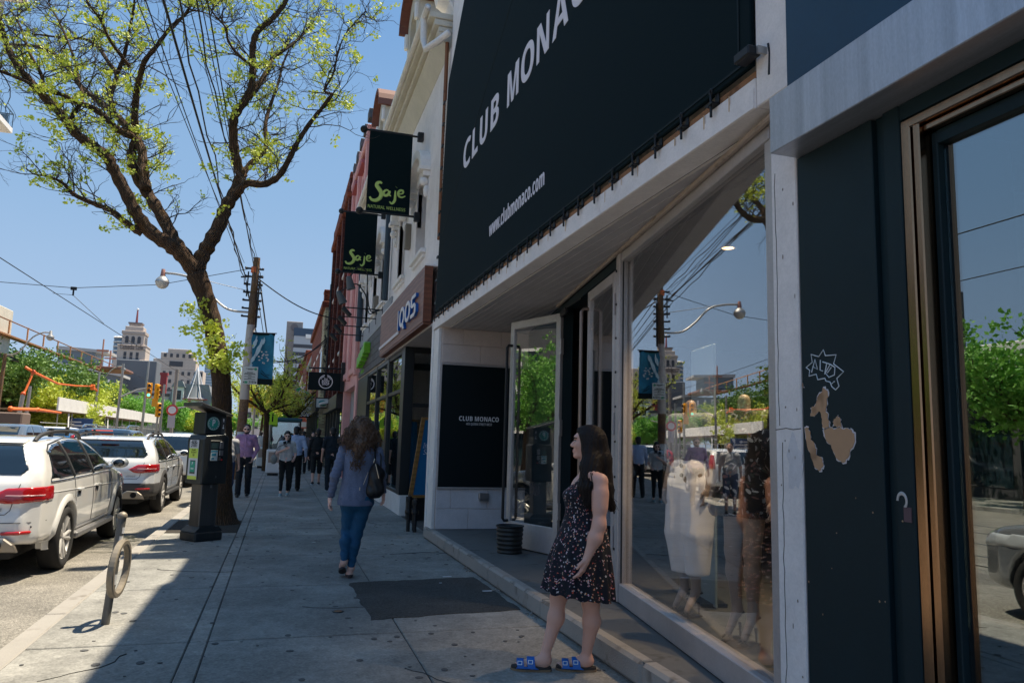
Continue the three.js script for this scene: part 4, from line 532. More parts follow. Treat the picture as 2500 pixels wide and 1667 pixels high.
{ // parking pay station
  const s = thing('parking_meter', 'dark grey solar parking pay station numbered 3101', 'parking meter', [-.98, 0, -11.9], 37 * D2R);
  // local: payment face looks +z, label face looks -x
  const dark = mat(.05, .058, .062, .42, { metalness: .5, map: T.streak }), side = mat(.16, .16, .16, .36, { metalness: .7, map: T.streak });
  mesh('foot', [box(-.22, .22, 0, .13, -.2, .2, .02), slab([[-.22, .13], [.22, .13], [.15, .2], [-.14, .2]], .36, [0, 0, -.18], ...FZ)], dark, s);
  mesh('pedestal', box(-.135, .135, .13, .80, -.13, .13, .012), side, s);
  mesh('cabinet', [slab([[-.20, .80], [.20, .80], [.205, 1.46], [.15, 1.52], [-.17, 1.49], [-.205, 1.43]], .38, [0, 0, -.19], ...FZ, [], .015)], dark, s);
  mesh('head', box(-.17, .17, 1.50, 1.82, -.15, .15, .012), dark, s);
  mesh('solar_roof', slab([[-.30, 1.955], [.22, 1.80], [.22, 1.775], [-.30, 1.90]], .46, [0, 0, -.23], ...FZ, [], .006), side, s); mesh('solar_cells', slab([[-.27, 1.951], [.19, 1.814], [.19, 1.808], [-.27, 1.945]], .38, [0, .006, -.19], ...FZ), mat(.012, .015, .03, .2), s);
  mesh('screen_bezel', [box(-.10, .13, 1.12, 1.42, .19, .21, .02)], mat(.012, .013, .015, .3), s); mesh('screen', box(-.085, .03, 1.3, 1.385, .21, .213), mat(.035, .06, .065, .15), s);
  const inst = mesh('instruction_plate', box(-.085, .025, 1.13, 1.28, .211, .215), mat(.50, .56, .55, .5), s); mesh('print_bar', [box(-.08, .02, 1.255, 1.275, .2155, .2165), box(-.07, .0, 1.2, 1.235, .2155, .2165), box(-.07, -.03, 1.15, 1.175, .2155, .2165)], mat(.02, .2, .3, .5), inst);
  mesh('keypad', [box(.05, .11, 1.30, 1.40, .211, .22, .006), box(.05, .11, 1.2, 1.28, .211, .222, .008), ...[1.14, 1.165].map(y => box(.045, .07, y, y + .018, .211, .222))], M.steel, s); mesh('red_button', sph(.095, 1.145, .214, .014, .014, .008, 10), M.red, s);
  const tg = mesh('number_tag', box(-.10, .085, .99, 1.085, .189, .198), mat(.62, .64, .62, .5), s); mesh('tag_stripe', [box(-.098, -.035, .992, 1.083, .1985, .2)], mat(.72, .70, .05, .5), tg); mesh('tag_phone', box(-.08, -.055, 1.005, 1.07, .2, .202), mat(.0, .12, .08, .5), tg); mesh('tag_edge', [box(-.033, .083, .992, 1.004, .1985, .2), box(-.033, .083, 1.06, 1.083, .1985, .2)], M.green, tg); printZ('3101', .04, .09, -.02, 1.012, .1985, M.blackPanel, tg, 'number');
  mesh('coin_slot', [box(-.06, -.03, .90, .93, .19, .197), cyl([.03, .9, .19], [.03, .9, .205], .015, 10), box(.0, .03, .74, .78, .13, .134)], M.steel, s);
  // round P badge on the head
  const bd = mesh('badge', cyl([-.04, 1.66, .15], [-.04, 1.66, .156], .098, 28), mat(.02, .22, .19, .5), s); mesh('badge_ring', slab([...arcPts(-.04, 1.66, .092, .092, 0, 6.283, 36)], .002, [0, 0, .156], ...FZ, [arcPts(-.04, 1.66, .084, .084, 0, 6.283, 36)]), mat(.5, .62, .6, .5), bd); mesh('badge_inner', cyl([-.04, 1.66, .156], [-.04, 1.66, .158], .066, 24), mat(.03, .34, .27, .5), bd); printZ('P', .07, .045, -.062, 1.625, .158, M.letterW, bd, 'badge_letter'); const tk = []; for (let i = 0; i < 14; i++) { const a = i / 14 * 6.283; tk.push(box(-.004, .004, -.007, .007, 0, .001).rotateZ(a).translate(-.04 + .075 * Math.cos(a), 1.66 + .075 * Math.sin(a), .1575)); } mesh('badge_mark', tk, M.letterW, bd).userData.kind = 'stuff';
  mesh('symbol_plate', [box(.09, .155, 1.52, 1.76, .15, .154)], mat(.06, .062, .062, .5), s); mesh('symbol', [sph(.12, 1.72, .155, .012, .02, .003, 8), box(.112, .13, 1.69, 1.70, .154, .157), sph(.12, 1.6, .155, .016, .012, .003, 8), box(.116, .124, 1.6, 1.65, .154, .157)], M.letterW, s);
  // label on the left-hand face
  const lx = [[0, 0, 1], [0, 1, 0]], L = mesh('tariff_label', box(-.2125, -.2085, .86, 1.42, -.13, .10), mat(.56, .58, .62, .5), s); mesh('label_panel', box(-.2145, -.2127, 1.16, 1.30, -.128, .098), mat(.55, .68, .10, .5), L); mesh('label_base', box(-.2145, -.2127, .86, .91, -.128, .098), mat(.55, .68, .10, .5), L); mesh('label_phone', box(-.2155, -.2128, .94, 1.13, -.08, .05, .002), mat(.02, .05, .05, .4), L); mesh('phone_screen', box(-.2165, -.2156, .965, 1.115, -.073, .043), mat(.01, .33, .22, .4), L);
  const pr = (t, h, w, y, z, m, f = 'b') => mesh('print', basis(letters(t, h, w, f, .001), [-.2146, y, z], ...lx), m, L);
  pr('3101', .055, .15, 1.318, -.09, M.blackPanel); pr('Pay with', .022, .1, 1.262, -.06, M.blackPanel, 'r'); pr('the Green P', .022, .13, 1.23, -.075, M.blackPanel, 'r'); pr('App', .022, .05, 1.195, -.035, M.blackPanel, 'r'); mesh('print', basis(letters('P', .035, .025, 'b', .001), [-.2167, 1.06, -.03], ...lx), M.letterW, L); mesh('print', basis(letters('TODAY', .018, .075, 'b', .001), [-.2167, 1.0, -.055], ...lx), M.letterW, L); pr('LOCATION', .014, .12, 1.395, -.08, M.blackPanel, 'r');
}
// ---- utility pole with banner, notice, lamp arm, hardware ----
const PZ = -28, PX = -1.3;
{
  const s = thing('utility_pole', 'weathered timber utility pole with painted lower half', 'pole', [PX, 0, PZ]); s.rotation.z = -.01;
  mesh('shaft', tube([[0, -.1, 0], [.02, 2.6, 0], [.04, 7.85, 0]], [.17, .155, .115], 14), M.poleWood, s); mesh('white_sleeve', tube([[.012, 2.75, .0], [.03, 5.4, 0]], [.163, .142], 14), M.poleWhite, s); mesh('grey_sleeve', tube([[.03, 5.42, 0], [.035, 6.6, 0]], [.141, .13], 12), mat(.38, .34, .31, .9, { map: T.bark }), s);
  const poster = mat(.5, .52, .54, .8); for (const [y, h, m] of [[1.45, .35, poster], [1.0, .2, mat(.45, .22, .08, .8)], [1.85, .2, mat(.25, .15, .1, .9, { map: T.grime })], [.75, .2, mat(.3, .28, .26, .9)], [2.2, .25, mat(.2, .12, .09, .9, { map: T.grime })]]) { const g = new THREE.CylinderGeometry(.166, .17, h, 12, 1, true, -.9, 2.1); g.translate(.012, y, 0); mesh('poster', g, m, s); }
  seed(15); for (let i = 0; i < 7; i++) { const y = 5.7 + i * .29; const c = each('rack', [box(-.30, -.1, y - .03, y + .03, -.03, .03), box(.1, .28, y - .03, y + .03, -.03, .03)], M.iron, s)[0]; mesh('insulator', [lathe([[0, .06], [.035, .05], [.04, 0], [.03, -.03], [0, -.03]], 8).translate(-.30, y, 0), lathe([[0, .06], [.035, .05], [.04, 0], [.03, -.03], [0, -.03]], 8).translate(.28, y, 0)], mat(.05, .05, .055, .3), c); }
  mesh('top_bracket', [cyl([-.45, 7.1, 0], [.3, 7.2, 0], .03, 6), cyl([-.2, 6.4, .1], [-.2, 7.3, .1], .025, 6), cyl([.2, 5.3, .1], [.2, 7.0, .08], .03, 6)], M.iron, s); mesh('orange_band', lathe([[.13, 7.3], [.128, 7.5]], 12), M.orange, s);
  const b = thing('street_banner', 'tall turquoise street banner with pale blossoms on the utility pole', 'banner', [PX + .13, 0, PZ + .05]);
  { const pos = [], uv = [], idx = []; for (let i = 0; i <= 10; i++) for (let j = 0; j <= 20; j++) { const u = i / 10, v = j / 20; pos.push(u * .78 - .04 * v + .04, 3.33 + v * 1.78, .05 * Math.sin(u * 7 + v * 2) + .03 * Math.sin(v * 9)); } for (let i = 0; i < 10; i++) for (let j = 0; j < 20; j++) { const a = i * 21 + j; idx.push(a, a + 21, a + 1, a + 1, a + 21, a + 22); } mesh('cloth', mk(pos, null, null, idx), mat(.015, .27, .44, .7, { side: THREE.DoubleSide, map: T.cloth }), b); }
  mesh('top_hem', box(.0, .8, 5.06, 5.14, -.03, .06), M.blackPanel, b); mesh('bottom_hem', box(.02, .82, 3.3, 3.5, -.03, .07), M.blackPanel, b); mesh('arm', [cyl([-.15, 5.12, 0], [.85, 5.15, 0], .02, 6), cyl([-.15, 3.32, 0], [.85, 3.32, 0], .02, 6)], M.iron, b);
  const pale = mat(.45, .60, .66, .8), beige = mat(.55, .52, .5, .8); const wash = []; seed(9); for (const [x, y, w, h, r] of [[.14, 4.75, .05, .24, -.25], [.28, 4.55, .06, .34, -.3], [.42, 4.82, .04, .14, -.2], [.12, 4.2, .05, .18, -.4], [.06, 3.95, .04, .1, -.1]]) wash.push(slab(arcPts(0, 0, w, h, 0, 6.2, 12).map(([a, c], i) => [a * (1 + .35 * Math.sin(i * 2.2)), c * (1 + .25 * Math.cos(i * 1.7))]), .004, [0, 0, 0], ...FZ).rotateZ(r).translate(x, y, .088)); mesh('pale_blossom', wash, pale, b).userData.kind = 'stuff'; const dots = []; for (let i = 0; i < 14; i++) { const a = i * 1.2, r = .06 + .13 * rnd(); dots.push(slab(arcPts(0, 0, .035, .03, 0, 6.2, 6), .004, [.48 + r * Math.cos(a), 4.25 + r * 1.3 * Math.sin(a), .088], ...FZ)); } mesh('petal', dots, beige, b).userData.kind = 'stuff'; mesh('printed_branch', [tube([[.4, 3.7, .088], [.52, 3.62, .09], [.68, 3.55, .09]], .014, 4), tube([[.42, 3.8, .088], [.55, 3.66, .09], [.7, 3.64, .09]], .01, 4)], M.blackPanel, b);
  const n = thing('parking_notice', 'white parking hours notice board on the utility pole', 'sign', [PX - .02, 0, PZ + .2]); mesh('board', box(-.03, .46, 3.28, 3.90, 0, .012, .004), mat(.58, .60, .58, .6), n); const ln = []; for (const [y, w] of [[3.83, .3], [3.8, .16], [3.7, .2], [3.665, .34], [3.63, .38], [3.59, .12], [3.55, .36], [3.5, .12], [3.46, .36]]) ln.push(box(.2 - w / 2, .2 + w / 2, y - .011, y + .008, .012, .014)); mesh('print_line', ln, M.blackPanel, n).userData.kind = 'stuff'; mesh('green_mark', [cyl([.38, 3.82, .012], [.38, 3.82, .015], .05, 14), box(.04, .14, 3.31, 3.39, .012, .015)], M.green, n); printZ('3101', .06, .2, .17, 3.32, .013, M.blackPanel, n, 'number'); mesh('arrow', [slab([[.39, 3.31], [.44, 3.35], [.39, 3.39]], .003, [0, 0, .012], ...FZ), slab([[.03, 3.31], [-.01, 3.35], [.03, 3.39]], .003, [0, 0, .012], ...FZ)], M.blackPanel, n);
  const l = thing('street_lamp', 'old globe street lamp on a long swan arm above the parked cars', 'street lamp', [PX, 0, PZ]); mesh('arm', tube(new THREE.CatmullRomCurve3([V(.1, 5.85, 0), V(-.7, 5.9, 0), V(-1.2, 6.25, 0), V(-1.8, 6.85, 0), V(-2.4, 7.0, 0), V(-2.86, 7.02, 0)]).getPoints(24), .04, 8), M.galv, l); mesh('lamp_head', [lathe([[0, .25], [.06, .24], [.08, .05], [.09, 0]], 12).translate(-2.92, 6.9, 0)], mat(.35, .16, .13, .5), l); mesh('reflector', lathe([[.02, .22], [.1, .2], [.2, .1], [.235, 0], [.22, 0]], 20).translate(-2.92, 6.68, 0), M.galv, l); mesh('globe', lathe([[.225, 0], [.2, -.11], [.12, -.2], [0, -.24]], 20).translate(-2.92, 6.68, 0), mat(.55, .53, .5, .25), l); mesh('stay', cyl([.0, 6.6, 0], [-1.9, 6.93, 0], .012, 5), M.galv, l);
}
{ // overhead lines
  const W = [[-1.6, 7.62, -2.28, 7.40, 0.0086, 'leftmost thin overhead line'], [-1.6, 7.3, -2.16, 7.4, 0.0101, 'second thin overhead line from the left'], [-1.55, 7.2, -1.92, 7.4, 0.0216, 'thickest black overhead cable'], [-1.55, 6.9, -1.74, 7.4, 0.0144, 'wavy black cable right of the thickest one'], [-1.02, 7.4, -1.6, 7.42, 0.0079, 'fifth overhead line from the left'], [-1.02, 7.1, -1.52, 7.4, 0.0130, 'sixth overhead line from the left'], [-1.02, 6.8, -1.42, 7.4, 0.0086, 'seventh overhead line from the left'], [-1.02, 6.5, -1.34, 7.42, 0.0115, 'rightmost overhead line above the pavement']];
  W.forEach(([x0, y0, x1, y1, r, l], i) => { const P = []; for (let k = 0; k <= 40; k++) { const t = k / 40, z = lerp(PZ, 9, t); const s = (z - PZ) / 17.5; let x = lerp(x0, x1, s), y = lerp(y0, y1, s) - .0; y = lerp(y0, y1, Math.min(1, s)) + (s > 1 ? (s - 1) * .3 : 0) - .35 * Math.sin(Math.PI * Math.min(1, t)) + .35 * Math.sin(Math.PI * .473) * Math.min(1, s) * (s < 1 ? 1 : Math.max(0, 2 - s)); if (i === 3 || i === 5) x += .035 * Math.sin(k * 2.1) + .02 * Math.sin(k * 1.1); P.push(V(x, y, z)); } tag(mesh('overhead_line', tube(P, r, 5), M.wire), l + ' running from the pole over the pavement', 'cable', 'overhead lines of the utility pole'); });
  const Q = [[-1.55, 7.2, 0], [-1.5, 6.9, 1], [-1.05, 7.2, 2], [-1.0, 6.8, 3], [-1.05, 6.4, 4]]; Q.forEach(([x, y, i]) => { const P = []; for (let k = 0; k <= 20; k++) { const t = k / 20; P.push(V(lerp(x, x + .7, t), lerp(y, y + .4, t) - 1.2 * Math.sin(Math.PI * t), lerp(PZ, -75, t))); } tag(mesh('overhead_line', tube(P, .016, 5), M.wire), ['upper left', 'lower left', 'upper right', 'middle right', 'lowest right'][i] + ' cable leading away from the far side of the pole', 'cable', 'cables beyond the utility pole'); });
  const sv = (a, b, sag, r, l) => { const P = []; for (let k = 0; k <= 16; k++) { const t = k / 16; P.push(V(...a).lerp(V(...b), t).add(V(0, -sag * Math.sin(Math.PI * t), 0))); } tag(mesh('service_cable', tube(P, r, 5), M.wire), l, 'cable'); };
  sv([-1.1, 7.1, PZ], [2.2, 6.1, -30], .3, .022, 'upper service cable from the pole to the pink building'); sv([-.6, 5.3, -40], [2.2, 6.9, -41], .5, .03, 'sagging service cable to the dark brick building'); sv([-.6, 5.2, -40], [2.2, 6.7, -40.6], .35, .02, 'thin second service cable to the dark brick building');
  const c1 = tag(mesh('tram_wire', tube([[-6.3, 5.34, 20], [-6.3, 5.32, -60], [-6.3, 5.3, -160]], .012, 5), M.wire), 'tram contact wire slanting down across the left sky', 'cable', 'tram wires'); const c2 = tag(mesh('tram_wire', tube([[-9.6, 5.4, 20], [-9.6, 5.38, -60], [-9.6, 5.36, -160]], .012, 5), M.wire), 'farther tram contact wire low at the left edge', 'cable', 'tram wires');
  const sp = thing('span_wire', 'cross span wire with hanger holding up the tram wire', 'cable', [0, 0, -30]); mesh('wire', tube([[-15, 6.9, 0], [-9.68, 6.59, 0], [-7.4, 6.58, 0], [-4.6, 6.95, 0], [-1.4, 7.45, 1.9]], .012, 5), M.wire, sp); mesh('hanger', [box(-7.5, -7.3, 6.5, 6.62, -.03, .03, .01), cyl([-7.4, 6.5, 0], [-7.4, 6.3, 0], .03, 6), cyl([-7.4, 6.32, 0], [-8.05, 6.33, 0], .008, 5), cyl([-7.38, 6.3, 0], [-6.32, 5.36, 0], .01, 5)], M.wire, sp);
}
// ---- traffic lights, far lamps, signs ----
function signalHead(parent, x, y, z, turn, lit) { const h = mesh('signal_head', [box(-.18, .18, -.55, .55, -.1, .1, .03)], M.yellow, parent); h.position.set(x, y, z); h.rotation.y = turn; for (const [k, dy] of [[0, .34], [1, 0], [2, -.34]]) { const v = mesh('visor', [cyl([0, dy, .1], [0, dy, .26], .13, 12)], M.yellow, h); const l = mesh('lens', cyl([0, dy, .26], [0, dy, .266], .115, 14), k === 2 && lit ? mat(.3, .8, .6, .4, { emissive: lin(.15, .8, .5), emissiveIntensity: .8 }) : mat(.03, .02, .015, .4), h); } return h; }
{
  const s = thing('traffic_signal', 'yellow traffic signal pair on a mast arm over the road at left', 'traffic light', [0, 0, -60]); mesh('pole', cyl([-11.2, 0, 0], [-11.1, 6.4, 0], .09, 8), M.galv, s); mesh('mast_arm', tube([[-11.1, 4.0, 0], [-10, 4.6, 0], [-9.1, 4.75, 0]], .06, 6), M.galv, s); signalHead(s, -9.22, 4.55, .1, .05, true); signalHead(s, -8.72, 4.5, .1, 1.2, false); mesh('side_sign', box(-9.0, -8.6, 3.4, 4.0, .0, .02), M.yellow, s);
  const t = thing('traffic_signal', 'yellow traffic signal pair behind the notice board on the pole', 'traffic light', [0, 0, -55]); mesh('pole', cyl([-1.75, 0, -.3], [-1.75, 4.7, -.3], .08, 8), M.galv, t); signalHead(t, -2.05, 4.0, 0, -1.1, false); signalHead(t, -1.62, 3.95, 0, .1, true); 
  const u = thing('traffic_signal', 'small lower yellow signal above the white hoarding', 'traffic light', [0, 0, -64]); mesh('pole', cyl([-9.1, 0, 0], [-9.1, 3.6, 0], .08, 8), M.galv, u); signalHead(u, -9.1, 3.3, .1, .6, false);
  const r = thing('red_round_sign', 'round red no entry style sign on a grey post', 'sign', [0, 0, -60]); const p = at(420, 1001, -60); mesh('post', cyl([p.x, 0, 0], [p.x + .1, 6.2, 0], .13, 8), mat(.36, .33, .31, .8, { map: T.grime }), r); mesh('disc', cyl([p.x, p.y, .15], [p.x, p.y, .19], .4, 20), mat(.62, .06, .05, .5), r); mesh('disc_face', cyl([p.x, p.y, .19], [p.x, p.y, .2], .27, 18), M.letterW, r); mesh('lamp_arm', tube([[p.x, p.y + .1, 0], [p.x + 1.6, p.y + .4, 0]], .05, 6), M.galv, r); mesh('notice', box(p.x - .25, p.x + .25, 1.9, 2.9, .14, .18), mat(.45, .42, .45, .7), r);
  const y = thing('school_sign', 'fluorescent yellow green pedestrian sign on a short post', 'sign', [0, 0, -40]); const q = at(660, 1022, -40); mesh('post', cyl([q.x, 0, -.1], [q.x, 3.2, -.1], .05, 8), M.galv, y); mesh('board', slab([[-.34, -.3], [.34, -.3], [.34, .1], [0, .42], [-.34, .1]], .02, [q.x, q.y, 0], ...FZ), mat(.45, .75, .02, .5), y); mesh('figure', [box(-.12, -.05, -.15, .12, .02, .026), box(.06, .13, -.15, .14, .02, .026), sph(-.08, .18, .024, .045, .045, .01, 8), sph(.1, .2, .024, .045, .045, .01, 8)].map(g => g.translate(q.x, q.y, 0)), M.blackPanel, y);
  const lp = (name, label, px, py, z, r) => { const a = at(px, py, z); const s2 = thing(name, label, 'street lamp', [a.x, 0, z]); mesh('post', tube([[-2.6, 0, 0], [-2.45, a.y - 1.4, 0]], [.16, .11], 10), M.poleWood, s2); mesh('arm', tube(new THREE.CatmullRomCurve3([V(-2.5, a.y - 1.5, 0), V(-1.8, a.y - 1.3, 0), V(-1.0, a.y - .2, 0), V(-.4, a.y + .15, 0), V(0, a.y + .15, 0)]).getPoints(14), .05, 6), M.galv, s2); mesh('lamp_head', lathe([[0, .4], [.08, .38], [.1, .15], [.24, .02], [.22, -.12], [.12, -.24], [0, -.28]], 14).translate(0, a.y - .1, 0), M.galv, s2); };
  lp('street_lamp', 'globe street lamp in front of the ivy clad building', 122, 818, -56); lp('street_lamp', 'globe street lamp above the leafy trees left of the tower', 300, 898, -84);
  for (const [px, z, h, l] of [[225, -72, 6.6, 'thick grey pole rising from the white hoarding'], [345, -78, 8.2, 'slim grey pole left of the pink granite block'], [57, -54, 4.2, 'slim pale post below the orange boom'], [388, -66, 5.4, 'grey post right of the yellow signals']]) { const p2 = at(px, 1040, z); const g = thing('tall_pole', l, 'pole', [p2.x, 0, z]); mesh('shaft', tube([[0, -.1, 0], [.1, h, 0]], [.14, .09], 8), M.galv, g); mesh('collar', lathe([[.14, .0], [.2, 0], [.2, .3], [.13, .35]], 8), M.galv, g); }
}
// ================= opposite side of the street =================
function facade(name, label, cat, x, z0, z1, h, wm, o = {}) { // wall faces +x
  const s = thing(name, label, cat); mesh('wall', box(x - (o.d ?? 12), x, 0, h, z0, z1), wm, s); const n = o.n ?? 4, W = (z1 - z0) / n;
  for (let r = 0; r < (o.rows ?? 2); r++) for (let i = 0; i < n; i++) { const zc = z0 + W * (i + .5), y = (o.y0 ?? 4.4) + r * 3; if (y + 1.9 > h) continue; const w = mesh('window', [box(x, x + .06, y - .1, y, zc - W * .3, zc + W * .3), box(x, x + .05, y + 1.8, y + 1.95, zc - W * .3, zc + W * .3), box(x, x + .04, y, y + 1.8, zc - .05, zc + .05)], o.trim ?? M.whiteClean, s); mesh('pane', box(x, x + .015, y, y + 1.8, zc - W * .26, zc + W * .26), M.skyGlass, w); }
  mesh('cornice', box(x, x + .3, h - .3, h + .1, z0, z1, .04), o.cap ?? wm, s);
  mesh('shop_fascia', box(x, x + .25, 2.9, 3.7, z0 + .1, z1 - .1, .02), o.fascia ?? M.blackMetal, s);
  for (let i = 0; i < n; i++) { mesh('shop_pane', box(x, x + .02, .4, 2.85, z0 + W * i + .2, z0 + W * (i + 1) - .2), M.skyGlass, s); mesh('shop_pier', box(x, x + .12, 0, 2.9, z0 + W * i, z0 + W * i + .2), wm, s); }
  return s;
}
{
  const FXo = [[0, 0, -1], [0, 1, 0]];
  const a = facade('dark_gabled_shop', 'dark gabled shop with white lettering across the street', 'building', -20.2, -37, -24.4, 8.4, M.slate, { n: 3, d: 2.4, fascia: M.blackMetal }); mesh('gable', slab([[-37, 8.4], [-24.4, 8.4], [-27, 11], [-30, 12.5], [-34, 11]], 2.2, [-20.25, 0, 0], [0, 0, 1], [0, 1, 0]).translate(0, 0, 0), M.slate, a); mesh('chimney', box(-21.6, -20.8, 10.5, 12.6, -27.2, -26.4), M.brickDark, a); mesh('fascia_lettering', basis(letters('CHANGED', .55, 4.4, 'b', .03), [-19.94, 4.0, -25.2], ...FXo), M.letterW, a); mesh('wall_sign', box(-20.2, -20.05, 3.75, 5.0, -36, -25), M.slate, a); mesh('white_board', box(-19.95, -19.9, 2.0, 3.6, -31, -25), M.whiteClean, a); ['work it', 'with "it"', '"Jason Turner"'].forEach((t, i) => mesh('board_lettering', basis(letters(t, .26, 3.2, 'b', .01), [-19.9, 3.2 - i * .45, -26], ...FXo), M.blackPanel, a));
  const ws = facade('low_corner_shop', 'low dark shop with long white sign board across the street, mirrored in the bronze window', 'building', -20.2, -24.2, -9, 5.5, M.slate, { n: 4, rows: 0, fascia: M.blackMetal, cap: M.whiteClean });
  mesh('sign_board', box(-20.2, -19.95, 3.8, 5.2, -21.5, -9.4), M.whiteClean, ws); mesh('sign_lettering', [basis(letters('FOR LEASE', .5, 4, 'b', .02), [-19.94, 4.3, -13], ...FXo), basis(letters('COFFEE  NOODLES', .5, 5.2, 'b', .02), [-19.94, 4.3, -16], ...FXo)], mat(.05, .25, .12, .6), ws); facade('red_brick_terrace', 'red brick terrace across the street opposite the camera', 'building', -20.2, -8.8, 12, 10, M.brickRed, { n: 5 }); facade('brick_warehouse', 'brown brick block across the street beyond the gabled shop', 'building', -20.2, -52, -37.2, 9.4, M.brickDark, { n: 5 });
  // ivy building with work platforms
  const iv = facade('scaffolded_building', 'beige building under renovation with timber work platforms', 'building', -20.4, -96, -61, 7.0, mat(.16, .13, .10, .9, { map: T.grime }), { n: 7, rows: 1 });
  mesh('roof_storey', box(-30, -20.2, 7.1, 10.5, -66, -60.5, .05), M.cream, iv);
  for (const y of [8.35]) { mesh('platform', box(-20.3, -19.7, y, y + .12, -98, -60), mat(.50, .27, .13, .85, { map: T.wood }), iv); for (let z = -96; z < -61; z += 4.2) mesh('guard_post', box(-19.3, -19.2, y, y + 1.0, z, z + .1), mat(.62, .30, .14, .8), iv); mesh('guard_rail', [box(-19.28, -19.2, y + .9, y + .97, -98, -60)], mat(.62, .32, .16, .8), iv); }
  for (const [z, h] of [[-91, 3.0], [-95, 2.2]]) mesh('site_mast', [cyl([-19, 8.5, z], [-19, 8.5 + h, z], .08, 6), box(-19.6, -18.4, 8.5 + h * .55, 8.5 + h * .62, z - .05, z + .05)], mat(.55, .26, .18, .8), iv);
  mesh('overhang', box(-20.3, -17.5, 8.5, 8.8, -101, -94, .05), mat(.25, .12, .09, .8), iv);
  // sidewalk shed
  const hd = thing('site_hoarding', 'long white hoarding raised on scaffold posts over the far pavement', 'hoarding'); 
  for (const [z0, z1, y0, y1] of [[-80, -62.2, 2.93, 3.9], [-96, -80.1, 2.9, 3.88], [-112, -96.1, 2.8, 3.85]]) mesh('panel', box(-15.62, -15.5, y0, y1, z0, z1, .01), M.whiteClean, hd); mesh('deck', box(-20, -15.62, 2.9, 3.0, -112, -62.2), mat(.3, .2, .12, .8), hd);
  for (let z = -111; z < -62; z += 4) { mesh('scaffold_post', cyl([-15.7, 0, z], [-15.7, 2.95, z], .045, 6), M.galv, hd); mesh('rail', [cyl([-15.7, 1.1, z], [-15.7, 1.1, z + 4], .035, 5), cyl([-15.7, 2.0, z], [-15.7, 2.0, z + 4], .035, 5)], M.galv, hd); } for (const z of [-66, -72, -80]) mesh('brace', cyl([-15.2, 0, z + 1.6], [-15.7, 2.8, z], .06, 6), M.whiteClean, hd);
  const bl = thing('blue_notice', 'blue notice board hung under the white hoarding', 'sign', [-15.3, 0, -68]); mesh('board', box(-.9, .9, 1.2, 2.5, -.04, .04, .01), mat(.03, .08, .22, .5), bl); mesh('print', [box(-.75, .1, 2.15, 2.25, .04, .05), box(-.75, .5, 1.85, 1.98, .04, .05), box(-.75, .3, 1.6, 1.7, .04, .05)], M.letterW, bl); mesh('leg', [cyl([-.8, 0, -.05], [-.8, 1.3, -.05], .04, 6), cyl([.8, 0, -.05], [.8, 1.3, -.05], .04, 6)], M.galv, bl);
  // orange boom lift
  const bm = thing('boom_lift', 'orange articulated boom lift reaching across the green trees', 'boom lift'); const B = (px, py, z) => at(px, py, z); const P1 = B(60, 896, -56), P2 = B(80, 908, -56), P3 = B(140, 937, -62), P4 = B(185, 942, -67), P5 = B(225, 943, -71), P6 = B(236, 955, -72), Q1 = B(62, 950, -55.6), Q2 = B(55, 962, -55.4);
  mesh('upper_boom', tube([P1, P2, P3, P4, P5], [.085, .085, .075, .07, .06], 6), M.orange, bm); mesh('tip', [tube([P5, P6], .08, 6), box(P5.x - .16, P5.x + .16, P5.y - .3, P5.y + .15, P5.z - .16, P5.z + .16, .04)], M.orange, bm); mesh('lower_boom', tube([P2, Q1, Q2], [.075, .07, .09], 6), M.orange, bm); mesh('post', cyl(Q2, V(Q2.x - .3, 0, Q2.z), .14, 8), M.galv, bm); each('joint', [sph(P2.x, P2.y, P2.z, .15, .15, .14), sph(Q2.x, Q2.y, Q2.z, .16, .16, .14)], mat(.6, .09, .02, .5), bm);
  const ab = thing('orange_boom_rest', 'low orange machine arm in front of the brown boarded front', 'machine'); const a0 = B(24, 998, -50), a1 = B(90, 1000, -54), a2 = B(147, 1008, -60); mesh('arm', tube([a0, a1, a2], [.10, .10, .07], 6), M.orange, ab); mesh('carriage', box(a0.x - .6, a0.x + .8, 0, a0.y - .2, -51, -49.4, .08), mat(.16, .11, .09, .8), ab); each('boom_pivot', [sph(a0.x, a0.y, a0.z, .16), sph(a1.x, a1.y, a1.z, .14)], M.orange, ab);
  // tall tower mostly out of the frame, its corner balcony shows
  const tw = thing('balcony_tower', 'pale tower at the left edge with a corner balcony and blue railing', 'building'); mesh('wall', box(-40, -20.9, 0, 40, -59, -46), M.cream, tw); for (const y of [23, 33]) { const b = mesh('balcony', box(-21.5, -19.9, y - .35, y + .05, -60.4, -57.4, .02), M.whiteClean, tw); mesh('railing', [box(-21.5, -19.92, y + 1.05, y + 1.12, -60.38, -60.32), box(-19.98, -19.92, y + 1.05, y + 1.12, -60.3, -57.4), ...[-21.4, -20.9, -20.4, -19.95].map(x => box(x - .025, x + .025, y + .05, y + 1.05, -60.38, -60.33)), ...[-59.6, -58.8, -58].map(z => box(-19.97, -19.93, y + .05, y + 1.05, z - .025, z + .025)), box(-21.4, -20.2, y + .05, y + .95, -60.2, -60.15)], mat(.04, .09, .16, .5), b); } for (let y = 2; y < 38; y += 3.2) for (let z = -57; z < -48; z += 3) { const w = mesh('window', box(-20.92, -20.86, y, y + 1.9, z, z + 1.9), M.whiteClean, tw); mesh('pane', box(-20.85, -20.84, y + .1, y + 1.8, z + .1, z + 1.8), M.skyGlass, w); }
}
